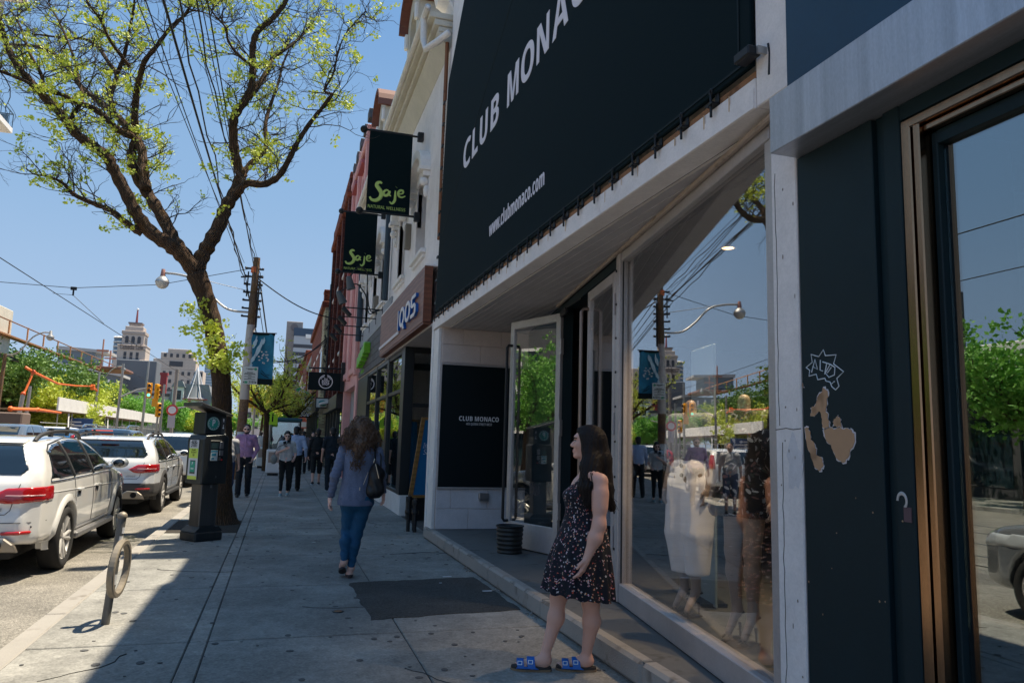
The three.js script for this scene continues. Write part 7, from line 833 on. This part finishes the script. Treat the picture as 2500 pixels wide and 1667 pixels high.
  for (const [x0, z0, lab] of [[-.30, .02], [-.0, -.03]]) { const out = []; for (let i = 0; i <= 28; i++) { const a = i / 28 * 6.283, cx = Math.cos(a), cz = Math.sin(a); out.push([x0 + cx * .136, z0 + cz * (cx < 0 ? .050 : .040) * (1 - .12 * Math.exp(-cx * cx * 20))]); } const sd = mesh('sandal', slab(out.map(([x, z]) => [x, -z]), .016, [0, .012, 0], [1, 0, 0], [0, 0, -1], [], .004).translate(0, 0, 0), sole, s); mesh('sole_edge', slab(out.map(([x, z]) => [x0 + (x - x0) * 1.015, -(z0 + (z - z0) * 1.03)]), .012, [0, .0, 0], [1, 0, 0], [0, 0, -1], [], .003), cork, sd);
    const arch = (xa, xb, top) => { const pos = [], idx = [], n = 16; for (let i = 0; i <= n; i++) { const a = i / n * Math.PI, zz = z0 + Math.cos(a) * .049, y = .022 + Math.sin(a) * top; for (const [dx, dr] of [[xa, 0], [xb, 0], [xb, .004], [xa, .004]]) pos.push(dx + (1 - Math.sin(a)) * .012, y + dr * Math.sin(a), zz + dr * Math.cos(a)); } for (let i = 0; i < n; i++) for (let j = 0; j < 4; j++) { const a = i * 4 + j, b = i * 4 + (j + 1) % 4; idx.push(a, a + 4, b, b, a + 4, b + 4); } return mk(pos, null, null, idx); };
    for (const [xa, xb, top] of [[x0 - .098, x0 - .052, .048], [x0 - .030, x0 + .022, .062]]) { const b = mesh('strap', arch(xa, xb, top), blueS, sd), xm = (xa + xb) / 2 + .002, a = .62, zz = z0 + Math.cos(a) * .053, y = .024 + Math.sin(a) * (top + .004); const U = V(1, 0, 0), Vv = V(0, Math.cos(a), -Math.sin(a)).normalize(); mesh('buckle', slab([[-.016, -.013], [.016, -.013], [.016, .013], [-.016, .013]], .003, [xm, y, zz], U.toArray(), Vv.toArray(), [[[-.011, -.009], [-.011, .009], [.011, .009], [.011, -.009]]]), white, b); } mesh('side_strap', [slab([[x0 - .098, .02], [x0 + .055, .02], [x0 + .03, .034], [x0 - .085, .034]], .004, [0, 0, z0 + .047], ...FZ)], blueS, sd); }
}
// ---- curly haired woman walking away ----
{
  const th = 5 * D2R, s = thing('person', 'person in blue grey cardigan and skinny jeans walking away', 'person', [.87, 0, -8.6], -th), U = (x, y) => [(x - 1440) * .001136, (1606 - y) * .001136];
  const P = (x, y, z) => [...U(x, y), z];
  const lA = P(1352, 1445, .06), lK = P(1362, 1195, -.08), lH = P(1372, 900, 0), rA = P(1420, 1515, .0), rK = P(1452, 1215, -.03), rH = P(1510, 900, 0);
  const body = [['c', P(1440, 370, .0), P(1440, 200, -.03), .05, .05], ['e', P(1440, 200, -.035), [.075, .11, .095]], ['c', P(1330, 420, 0), P(1560, 420, 0), .07], ['e', P(1440, 560, 0), [.15, .22, .10]], ['c', P(1440, 700, 0), P(1440, 850, 0), .10, .10], ['c', lH, lK, .085, .055], ['c', lK, lA, .052, .034], ['c', rH, rK, .085, .055], ['c', rK, rA, .052, .034], ['c', P(1300, 420, 0), P(1225, 640, .03), .05, .04], ['c', P(1225, 640, .03), P(1190, 840, -.04), .038, .026], ['c', P(1610, 430, 0), P(1660, 640, .05), .05, .04], ['c', P(1660, 640, .05), P(1688, 790, -.03), .038, .026], ['c', lA, P(1335, 1500, -.05), .034, .03], ['c', P(1345, 1475, .05), P(1330, 1525, -.06), .03, .025], ['c', rA, P(1405, 1580, -.02), .034, .032], ['c', P(1405, 1580, .0), P(1400, 1590, -.12), .032, .026]];
  mesh('body', [sdf(body, .03, .011), sdf(hand(P(1186, 850, -.045), [-.1, -.98, -.1], [.95, -.1, .1], 1, .98, .35), .01, .005), sdf(hand(P(1688, 795, -.03), [.15, -.97, -.1], [-.9, -.1, .1], -1, .98, .35), .01, .005)], SK.fair, s);
  const jean = mat(.008, .11, .24, .8, { map: T.cloth });
  mesh('jeans', sdf([['c', P(1390, 880, 0), P(1490, 880, 0), .132], ['c', lH, lK, .094, .062], ['c', lK, [(lA[0] + lK[0]) / 2 - .005, (lA[1] + lK[1]) / 2 + .06, .02], .060, .060], ['c', [(lA[0] + lK[0]) / 2 - .005, (lA[1] + lK[1]) / 2 + .06, .02], [lA[0], lA[1] + .02, lA[2]], .060, .041], ['c', rH, rK, .094, .062], ['c', rK, [(rA[0] + rK[0]) / 2, (rA[1] + rK[1]) / 2 + .06, 0], .060, .060], ['c', [(rA[0] + rK[0]) / 2, (rA[1] + rK[1]) / 2 + .06, 0], [rA[0], rA[1] + .02, rA[2]], .060, .041]], .03, .010, (d, x, y, z) => d + .0025 * Math.sin(y * 90 + x * 40) * clamp((.5 - y) * 4, 0, 1) + .003 * Math.sin(y * 55 + x * 60)), jean, s);
  // cardigan: sleeves and a draped back
  const card = mat(.19, .235, .36, .95, { map: T.cloth });
  const fold = (a, t, y) => 1 + clamp((1.35 - y) * 1.6, 0, 1) * (.035 * Math.sin(a * 7 + y * 5) + .025 * Math.sin(a * 15 - y * 12)) + .012 * Math.sin(a * 4 + y * 22);
  mesh('cardigan', [loft([[1.46, 0, -.01, .055, .05], [1.425, .01, 0, .12, .075], [1.38, .012, 0, .185, .105], [1.28, .012, 0, .195, .125], [1.15, .008, 0, .18, .128], [1.0, .0, 0, .178, .135], [.9, -.008, .0, .186, .148], [.79, -.012, 0, .192, .158]], 72, fold), sdf([['c', P(1295, 400, 0), P(1222, 640, .03), .068, .052], ['c', P(1222, 640, .03), P(1190, 838, -.04), .050, .038], ['c', P(1618, 415, 0), P(1662, 640, .05), .066, .052], ['c', P(1662, 640, .05), P(1688, 785, -.03), .050, .038]], .03, .009, (d, x, y, z) => d + .004 * Math.sin(y * 70 + x * 50) + .002 * Math.sin(y * 150))], Object.assign(card.clone(), { side: THREE.DoubleSide }), s);
  mesh('rib_hem', loft([[.835, -.012, 0, .1945, .160], [.80, -.012, 0, .195, .161], [.775, -.012, 0, .193, .159]], 72, (a) => 1 + .006 * Math.sin(a * 60) + .03 * Math.sin(a * 7 + 4)), mat(.12, .15, .24, .95, { side: THREE.DoubleSide }), s);
  // curls
  const hm = mat(.11, .06, .034, .5), hd = [['e', P(1450, 190, -.02), [.118, .145, .12]], ['e', P(1345, 265, 0), [.078, .11, .09]], ['e', P(1535, 260, 0), [.085, .11, .09]], ['e', P(1440, 330, .04), [.135, .10, .085]], ['c', P(1440, 350, .08), P(1430, 455, .12), .08, .04]];
  const cur = []; seed(91); const spots = []; for (let i = 0; i < 620; i++) { const e = hd[i % 4], a = rnd() * 6.283, v = rr(-1, 1), q = Math.sqrt(1 - v * v); const n = V(Math.cos(a) * q, v, Math.sin(a) * q); if (n.z < -.5) continue; spots.push([V(e[1][0] + n.x * e[2][0], e[1][1] + n.y * e[2][1], e[1][2] + n.z * e[2][2]), n]); } for (let i = 0; i < 40; i++) spots.push([V(rr(-.09, .06), rr(1.22, 1.38), rr(.13, .19)), V(0, -.3, 1)]);
  for (const [p, n] of spots) { const d = V(n.x * .5, -.75, n.z * .5).normalize(), L = rr(.05, .12), r = rr(.008, .016), ph = rnd() * 6, pts = [], u = V(1, 0, 0).cross(d).normalize(), w = V().crossVectors(d, u); for (let k = 0; k <= 9; k++) { const t = k / 9, a = ph + t * rr(8, 9); pts.push(p.clone().addScaledVector(d, L * t).addScaledVector(u, Math.cos(a) * r).addScaledVector(w, Math.sin(a) * r).addScaledVector(n, .012)); } cur.push(tube(pts, [.0052, .002], 4)); }
  mesh('hair', [sdf(hd, .05, .011, (d, x, y, z) => d + .009 * Math.sin(x * 90 + y * 30) * Math.sin(y * 85) * Math.cos(z * 80) + .005 * Math.sin(x * 190 + y * 140)), ...cur], hm, s);
  mesh('sunglasses_arm', tube([P(1375, 75, .02), P(1400, 60, .03), P(1430, 80, 0)], .005, 5), M.blackMetal, s);
  for (const [a, l] of [[[-.115, .062, -.02], .5], [[-.04, .012, -.05], .02]]) { const sd = mesh('flip_flop', [slab(arcPts(0, 0, .042, .128, 0, 6.283, 20), .018, [0, 0, 0], [1, 0, 0], [0, 0, -1], [], .003).rotateX(-l * .75).translate(...a)], mat(.035, .032, .035, .7), s); mesh('thong', tube([[a[0] - .035, a[1] + .03, a[2]], [a[0], a[1] + .05 - l * .05, a[2] - .05], [a[0] + .035, a[1] + .03, a[2]]], .006, 5), M.blackPanel, sd); }
  const b = thing('shoulder_bag', 'slouchy black shoulder bag with pale zip pulls on the walker in the cardigan', 'bag', [.87, 0, -8.6], -th); const bl = mat(.008, .010, .013, .45, { map: T.cloth });
  mesh('bag_body', sdf([['e', P(1605, 690, .13), [.085, .18, .065]], ['c', P(1570, 790, .13), P(1640, 780, .13), .06], ['c', P(1600, 560, .12), P(1640, 620, .12), .045, .06]], .05, .010, (d, x, y, z) => d + .004 * Math.sin(x * 70 + y * 30)), bl, b); mesh('bag_strap', [tube([P(1585, 340, .07), P(1590, 430, .125), P(1585, 540, .14), P(1560, 620, .16)], .011, 6), tube([P(1600, 345, .0), P(1650, 450, .08), P(1650, 560, .1)], .011, 6)], bl, b); mesh('zip_pull', [tube([P(1585, 470, .185), P(1575, 510, .19)], .006, 5), tube([P(1595, 520, .19), P(1612, 580, .2), P(1632, 655, .205)], .0045, 5), tube([P(1460, 745, .16), P(1458, 775, .165)], .005, 5), tube([P(1530, 600, .16), P(1490, 720, .165)], .003, 5)], mat(.62, .55, .42, .3, { metalness: .7 }), b);
}
// ---- people farther along ----
function adult(label, p, turn, o) {
  const s = thing('person', label, 'person', p, turn, o.group), k = (o.h ?? 1.75) / 1.75, h = o.cell ?? .018, st = o.stride ?? .0, w = o.w ?? 1; const q = (x, y, z) => [x * w * k, y * k, z * k];
  const LS = q(-.185, 1.42, 0), RS = q(.185, 1.42, 0), LE = q(...(o.le ?? [-.25, 1.14, -.02])), LW = q(...(o.lw ?? [-.26, .90, .06])), RE = q(...(o.re ?? [.25, 1.14, -.02])), RW = q(...(o.rw ?? [.26, .90, .06])), LH = q(-.095, .92, 0), RH = q(.095, .92, 0), LK = q(-.10, .50, .02 + st * .5), RK = q(.10, .50, .02 - st * .3), LA = q(-.10, .085, st), RA = q(.10, .085 + Math.abs(st) * .15, -st), r = v => v * k, fw = o.fat ?? 1;
  const m3 = (a, b, t) => a.map((v, i) => lerp(v, b[i], t));
  mesh('body', [sdf([['c', q(0, 1.52, 0), q(0, 1.42, -.01), r(.055), r(.06)], ['c', LS, RS, r(.07)], ['e', q(0, 1.22, 0), q(.15, .2, .1)], ['c', q(0, 1.1, 0), q(0, .95, 0), r(.12), r(.13)], ['c', LS, LE, r(.05), r(.038)], ['c', LE, LW, r(.038), r(.027)], ['c', RS, RE, r(.05), r(.038)], ['c', RE, RW, r(.038), r(.027)], ['c', LH, LK, r(.085), r(.055)], ['c', LK, LA, r(.053), r(.035)], ['c', RH, RK, r(.085), r(.055)], ['c', RK, RA, r(.053), r(.035)]], .03, h), sdf([['e', q(0, 1.655, -.01), q(.077, .095, .092)], ['e', q(0, 1.60, .022), q(.062, .088, .066)], ['e', q(0, 1.545, .035), q(.038, .028, .036)], ['c', q(0, 1.63, .082), q(0, 1.605, .10), r(.009), r(.013)], ['e', q(0, 1.575, .082), q(.022, .006, .01)], ['e', q(-.078, 1.62, -.005), q(.012, .028, .018)], ['e', q(.078, 1.62, -.005), q(.012, .028, .018)], ['c', q(0, 1.55, 0), q(0, 1.46, -.01), r(.05), r(.055)]], .02, .009), sdf(hand(LW, V(...LW).sub(V(...LE)).normalize().toArray(), [1, .1, .1], 1, k, .5), .012, .0075), sdf(hand(RW, V(...RW).sub(V(...RE)).normalize().toArray(), [-1, .1, .1], -1, k, .5), .012, .0075)], o.skin ?? SK.fair, s);
  const slv = o.sleeve ?? 1, wr = (d, x, y, z) => d + .003 * Math.sin(y * 60 + x * 35) + .002 * Math.sin(x * 110 - y * 40);
  const top = [['c', q(-.16, 1.42, 0), q(.16, 1.42, 0), r(.085)], ['e', q(0, 1.26, 0), q(.185 * fw, .22, .125 * fw)], ['c', q(-.05, 1.1, 0), q(.05, 1.1, 0), r(.135 * fw)], ['c', q(-.055, o.hem ?? .95, 0), q(.055, o.hem ?? .95, 0), r(.128 * fw)], ['c', q(0, 1.48, -.01), q(0, 1.45, -.01), r(.068)]];
  for (const [S, E, W] of [[LS, LE, LW], [RS, RE, RW]]) { top.push(['c', S, slv > .45 ? E : m3(S, E, slv * 2), r(.066), r(.052)]); if (slv > .5) top.push(['c', E, m3(E, W, (slv - .5) * 2), r(.05), r(.036)]); }
  mesh('top', sdf(top, .035, h * .8, (d, x, y, z) => smax(wr(d, x, y, z), (o.hem ?? .95) * k - .06 - y, .01)), o.top, s);
  const leg = o.legs ?? 1, bot = [['c', q(-.06, .94, 0), q(.06, .94, 0), r(.128)]]; for (const [H2, K2, A2] of [[LH, LK, LA], [RH, RK, RA]]) { bot.push(['c', H2, K2, r(.10), r(o.slim ? .064 : .078)]); if (leg > .5) bot.push(['c', K2, m3(K2, A2, (leg - .5) * 2), r(o.slim ? .06 : .074), r(o.slim ? .045 : .066)]); } mesh('trousers', sdf(bot, .03, h * .8, wr), o.bottom, s);
  for (const A2 of [LA, RA]) { const sh = mesh('shoe', sdf([['c', [A2[0], A2[1] - .035, A2[2] - .04 * k], [A2[0], A2[1] - .05, A2[2] + .14 * k], .045 * k, .036 * k]], .01, .012, (d, x, y, z) => Math.max(d, A2[1] - .085 * k - y)), o.shoe ?? M.blackMetal, s); mesh('shoe_sole', slab(arcPts(0, 0, .046, .13, 0, 6.28, 16), .018, [A2[0], A2[1] - .088 * k, A2[2] + .05 * k], [1, 0, 0], [0, 0, -1]), o.sole ?? M.blackMetal, sh); }
  mesh('hair', sdf([['e', q(0, 1.675, -.022), q(.086, .088, .092)], ['e', q(0, 1.60, -.06), q(.076, .08, .055)], ...(o.hair ?? []).map(a => [a[0], q(...a[1]), a[0] === 'e' ? q(...a[2]) : q(...a[2]), ...(a.slice(3))])], .02, .010, (d, x, y, z) => Math.max(d + .002 * Math.sin(x * 200) * Math.sin(y * 170), -(Math.hypot(x / 1.0, (y - 1.60 * k) / 1.15, (z - .075 * k) / 1.0) - .072 * k))), o.hairM ?? mat(.010, .009, .010, .6), s);
  if (o.glasses) mesh('sunglasses', [sph(-.034 * k, 1.627 * k, .086 * k, .028, .02, .012, 10), sph(.034 * k, 1.627 * k, .086 * k, .028, .02, .012, 10), tube([q(-.08, 1.63, .01), q(-.062, 1.632, .075), q(0, 1.632, .098), q(.062, 1.632, .075), q(.08, 1.63, .01)], .005, 5)], mat(.008, .008, .01, .15), s);
  else for (const e of [-1, 1]) mesh('eye', sph(e * .032 * k, 1.627 * k, .083 * k, .012, .007, .008, 8), mat(.03, .02, .02, .3), s);
  if (o.beard) mesh('beard', sdf([['c', q(-.03, 1.548, .055), q(.03, 1.548, .055), r(.024)], ['e', q(0, 1.538, .07), q(.026, .024, .022)]], .01, .01), mat(.015, .011, .01, .8), s);
  return s;
}
{
  const jeanD = mat(.012, .018, .026, .85, { map: T.cloth }), blk = mat(.008, .012, .015, .85, { map: T.cloth }), navy = mat(.008, .018, .030, .85, { map: T.cloth });
  const pm = adult('person in a purple shirt and dark jeans walking towards the camera', [-.77, 0, -19.9], -.06, { h: 1.78, top: mat(.55, .31, .54, .85, { map: T.cloth }), bottom: jeanD, stride: .10, glasses: 1, beard: 1, hem: .98, le: [-.27, 1.15, -.02], lw: [-.29, .88, .05], re: [.27, 1.17, -.04], rw: [.20, .94, .06], sole: mat(.4, .4, .4, .7) });
  each('shirt_collar', [box(-.075, -.02, 1.50, 1.545, .04, .07, .01), box(.02, .075, 1.50, 1.545, .04, .07, .01)], mat(.5, .28, .5, .85), pm); mesh('shirt_placket', [box(-.012, .012, 1.0, 1.48, .118, .132, .004)], mat(.5, .28, .5, .85), pm); mesh('shirt_pocket', [box(-.12, -.04, 1.27, 1.36, .112, .12, .004), box(.04, .12, 1.27, 1.36, .112, .12, .004)], mat(.5, .28, .5, .85), pm);
  const pw = adult('person in a white short sleeved blouse looking at a phone', [.21, 0, -20.4], -.02, { h: 1.63, w: .9, top: mat(.80, .80, .80, .85, { map: T.cloth }), bottom: blk, slim: 1, legs: .9, sleeve: .38, stride: .06, glasses: 1, hem: .96, le: [-.27, 1.16, .02], lw: [-.06, 1.27, .22], re: [.27, 1.14, -.02], rw: [.24, 1.02, .20], hair: [['e', [0, 1.70, -.03], [.09, .085, .095]], ['e', [-.085, 1.55, -.04], [.05, .06, .05]], ['c', [.06, 1.62, -.06], [.05, 1.48, -.08], .05, .04]], shoe: mat(.25, .36, .40, .7), sole: mat(.6, .6, .62, .6) });
  mesh('collar', [box(-.09, -.01, 1.30, 1.40, .09, .11, .01)].map(g => g.rotateZ(.25).translate(.33, .04, 0)).concat([box(.0, .09, 1.33, 1.42, .07, .1, .01)]), blk, pw);
  { const f = thing('phone', 'dark phone held up by the person in the white blouse', 'phone', [.18, 1.26, -20.13], -.02); mesh('case', box(-.035, .035, -.01, .01, -.07, .07, .006), M.blackMetal, f); mesh('screen', box(-.031, .031, .0102, .011, -.065, .065), mat(.05, .06, .07, .1), f); }
  { const f = thing('shoulder_bag', 'small pale grey bag at the hip of the person with the phone', 'bag', [-.09, 0, -20.32]); mesh('bag_body', sdf([['e', [0, .92, 0], [.09, .12, .07]]], .02, .02), mat(.24, .25, .24, .8), f); mesh('bag_strap', tube([[-.02, 1.02, .0], [.1, 1.25, .12], [.38, 1.36, .08]], .012, 5), mat(.2, .2, .2, .8), f); }
  adult('person in a pale blue long sleeved shirt walking away', [.47, 0, -22.2], Math.PI - .1, { h: 1.80, top: mat(.48, .60, .86, .85, { map: T.cloth }), bottom: blk, stride: .16, hem: .98, le: [-.27, 1.16, -.06], lw: [-.28, .90, .02] });
  adult('person in black top and knee length shorts walking away', [1.21, 0, -25.2], Math.PI, { h: 1.78, top: blk, bottom: blk, legs: .62, stride: .13, hem: .92, fat: 1.06, shoe: mat(.03, .03, .035, .7), sole: M.letterW, skin: SK.tan });
  adult('person in navy short sleeved shirt walking away beside the shop window', [1.48, 0, -22.3], Math.PI + .1, { h: 1.80, top: navy, bottom: navy, sleeve: .40, stride: .14, hem: .93, fat: 1.05, skin: SK.tan, shoe: navy, sole: mat(.6, .62, .64, .6) });
  const t2 = adult('person in dark clothes half hidden behind the walker in the cardigan', [1.60, 0, -17.2], Math.PI, { h: 1.72, top: blk, bottom: blk, stride: .18, sole: mat(.5, .5, .5, .6) });
  { const f = thing('tote_bag', 'grey tote bag carried between the walkers', 'bag', [1.36, 0, -17.3]); mesh('bag_body', sdf([['e', [0, .98, 0], [.08, .2, .06]], ['e', [-.03, .88, 0], [.1, .1, .06]]], .03, .02), mat(.10, .11, .11, .85), f); mesh('bag_strap', tube([[.02, 1.15, 0], [.1, 1.4, 0]], .014, 5), mat(.1, .1, .1, .8), f); }
  adult('person in white top and blue skirt behind the street tree', [-1.05, 0, -17.6], .3, { h: 1.66, top: mat(.5, .5, .52, .85, { map: T.cloth }), bottom: mat(.03, .06, .13, .85), legs: .55, sleeve: .4, skin: SK.olive });
  [[1.0, -33, 'person in grey far down the pavement near the shop signs', mat(.15, .15, .17, .9)], [.75, -38, 'person in black far down the pavement by the bus shelter', blk], [-.9, -42, 'person in white shirt far down the pavement near the second tree', mat(.5, .5, .5, .9)], [1.5, -36, 'person in dark red top far down the pavement by the black shop front', mat(.25, .03, .03, .9)]].forEach(([x, z, l, m], i) => adult(l, [x, 0, z], i % 2 ? 0 : Math.PI, { top: m, bottom: jeanD, cell: .03, stride: .1 }));
  [[-15.9, -52, 'seated rider figure by the far kerb in pale top', mat(.5, .42, .42, .9)], [-15.4, -62, 'pedestrian in pale shirt under the hoarding', mat(.5, .45, .42, .9)], [-10, -88, 'pedestrian in red crossing far away', mat(.4, .1, .08, .9)], [-8.8, -90, 'pedestrian in white crossing far away', mat(.6, .58, .55, .9)], [-11.4, -86, 'pedestrian in dark clothes crossing far away', blk]].forEach(([x, z, l, m], i) => adult(l, [x, ROADY, z], i, { top: m, bottom: jeanD, cell: .05, stride: .1 }));
}
// ---- display figures in the shop window ----
{
  const bone = mat(.34, .27, .22, .35), heel = mat(.015, .014, .014, .3);
  const shoes = (s, P) => P.forEach(([x, z]) => { const f = mesh('sandal', [slab([[-.035, 0], [.035, 0], [.032, .1], [.02, .2], [-.02, .2], [-.032, .1]].map(([a, b]) => [a, b - .05]), .012, [x, .012, z], [1, 0, 0], [0, 0, 1]), tube([[x, .10, z - .05], [x, 0, z - .055]], [.012, .006], 6)], heel, s); mesh('ankle_strap', tube(arcPts(0, 0, .036, .036, 0, 6.283, 14).map(([a, b]) => [x + a, .17, z - .035 + b]), .007, 5), heel, f); mesh('toe_strap', tube([[x - .037, .02, z + .1], [x, .05, z + .1], [x + .037, .02, z + .1]], .009, 5), heel, f); });
  const legs = (w, y0) => [['c', [-.075, .86 + y0, 0], [-.085, .5 + y0, .02], .085, .056], ['c', [-.085, .5 + y0, .02], [-.09, .36 + y0, .0], .052, .054], ['c', [-.09, .36 + y0, 0], [-.09, .10 + y0, -.03], .054, .033], ['c', [.075, .86 + y0, 0], [.075, .5 + y0, .05], .085, .056], ['c', [.075, .5 + y0, .05], [.07, .36 + y0, .04], .052, .054], ['c', [.07, .36 + y0, .04], [.065, .10 + y0, .03], .054, .033], ['c', [-.09, .10 + y0, -.03], [-.09, .05, .08], .033, .024], ['c', [.065, .10 + y0, .03], [.065, .05, .14], .033, .024]];
  const torso = y0 => [['e', [0, 1.22 + y0, 0], [.14, .18, .09]], ['c', [-.06, .95 + y0, 0], [.06, .95 + y0, 0], .11], ['c', [-.14, 1.38 + y0, 0], [.14, 1.38 + y0, 0], .05], ['c', [0, 1.4 + y0, 0], [0, 1.5 + y0, 0], .045, .042]];
  const A = thing('mannequin', 'shop window mannequin in wide white trousers', 'mannequin', [3.08, .255, -5.25], -1.2);
  mesh('body', [sdf([...legs(0, .08), ...torso(.08), ['c', [-.17, 1.44, 0], [-.2, 1.18, -.02], .042, .034], ['c', [-.2, 1.18, -.02], [-.2, .95, .06], .033, .024], ['c', [.17, 1.44, 0], [.2, 1.18, -.02], .042, .034], ['c', [.2, 1.18, -.02], [.2, .95, .06], .033, .024]], .03, .014), sdf(hand([-.2, .95, .06], [0, -1, .1], [1, 0, 0], 1, .95), .01, .007), sdf(hand([.2, .95, .06], [0, -1, .1], [-1, 0, 0], -1, .95), .01, .007)], bone, A); shoes(A, [[-.09, -.01], [.065, .05]]);
  mesh('trousers', sdf([['c', [-.05, 1.06, 0], [.05, 1.06, 0], .12], ['c', [-.085, .95, 0], [-.095, .6, .01], .125, .115], ['c', [-.095, .6, .01], [-.09, .30, -.01], .115, .085], ['c', [.085, .95, 0], [.085, .6, .03], .125, .115], ['c', [.085, .6, .03], [.075, .30, .03], .115, .085]], .02, .012, (d, x, y, z) => smax(d + .005 * Math.sin(x * 60 + y * 6) + .003 * Math.sin(x * 120 + z * 40), .30 - y, .006)), mat(.88, .90, .94, .8), A); mesh('blouse', sdf([['e', [0, 1.3, 0], [.17, .2, .12]], ['c', [-.16, 1.46, 0], [.16, 1.46, 0], .06], ['c', [-.18, 1.44, 0], [-.215, 1.16, -.01], .058, .05], ['c', [.18, 1.44, 0], [.215, 1.16, -.01], .058, .05]], .03, .014), mat(.30, .34, .42, .85, { map: T.cloth }), A);
  const dots = []; for (let i = 0; i < 7; i++) dots.push(sph(.0, 1.46 - i * .07, .118, .018, .018, .008, 10)); mesh('button', dots, M.blackMetal, A);
  const cv = document.createElement('canvas'); cv.width = cv.height = 256; const c = cv.getContext('2d'); c.fillStyle = '#14181c'; c.fillRect(0, 0, 256, 256); seed(17); for (let i = 0; i < 90; i++) { c.fillStyle = ['#8d9298', '#5a4a4c', '#c0c4c4', '#3a4a44', '#7a5a56'][i % 5]; c.beginPath(); c.ellipse(rnd() * 256, rnd() * 256, rr(4, 20), rr(3, 9), rnd() * 6, 0, 6.3); c.fill(); } const ft = new THREE.CanvasTexture(cv); ft.colorSpace = THREE.SRGBColorSpace; ft.wrapS = ft.wrapT = THREE.RepeatWrapping; ft.repeat.set(3, 3);
  const B = thing('mannequin', 'shop window mannequin in short dark floral playsuit with bare legs', 'mannequin', [3.02, .255, -4.45], -1.15), fm = mat(1, 1, 1, .8, { map: ft });
  mesh('body', [sdf([...legs(0, .08), ...torso(.08), ['c', [-.17, 1.44, 0], [-.22, 1.16, -.03], .042, .034], ['c', [-.22, 1.16, -.03], [-.24, .93, .03], .033, .024], ['c', [.17, 1.44, 0], [.22, 1.16, -.03], .042, .034], ['c', [.22, 1.16, -.03], [.24, .93, .05], .033, .024]], .03, .013), sdf(hand([-.24, .93, .03], [0, -1, .1], [1, 0, 0], 1, .95), .01, .007), sdf(hand([.24, .93, .05], [0, -1, .1], [-1, 0, 0], -1, .95), .01, .007)], bone, B); shoes(B, [[-.09, -.01], [.065, .05]]);
  mesh('playsuit', [sdf([['e', [0, 1.3, 0], [.165, .2, .115]], ['c', [-.05, 1.05, 0], [.05, 1.05, 0], .13], ['c', [-.085, .98, 0], [-.095, .86, .01], .12, .115], ['c', [.085, .98, 0], [.09, .86, .01], .12, .115], ['c', [-.16, 1.46, 0], [.16, 1.46, 0], .06], ['c', [-.18, 1.44, 0], [-.21, 1.28, -.01], .062, .06], ['c', [.18, 1.44, 0], [.21, 1.28, -.01], .062, .06]], .03, .013, (d, x, y, z) => smax(d + .004 * Math.sin(x * 50 + y * 20), .80 - y, .006))], fm, B);
  const C = thing('mannequin', 'third display figure in pale blouse and dotted skirt beside the post', 'mannequin', [3.0, .255, -3.72], -1.1); mesh('body', [sdf([...legs(0, .08), ...torso(.08)], .03, .016)], bone, C); mesh('blouse', sdf([['e', [0, 1.28, 0], [.18, .24, .13]], ['c', [-.16, 1.46, 0], [.16, 1.46, 0], .07], ['c', [-.1, 1.0, 0], [.1, 1.0, 0], .13]], .04, .015), mat(.45, .56, .60, .8), C); mesh('skirt', loft([[1.05, 0, 0, .14, .12], [.8, 0, 0, .2, .17], [.45, 0, 0, .24, .2]], 40, (a, t, y) => 1 + .04 * Math.sin(a * 9)), mat(.13, .19, .20, .8, { side: THREE.DoubleSide, map: T.cloth }), C);
}
scene.traverse(o => { if (o.isMesh) { o.castShadow = true; o.receiveShadow = true; } });
renderer.render(scene, camera);
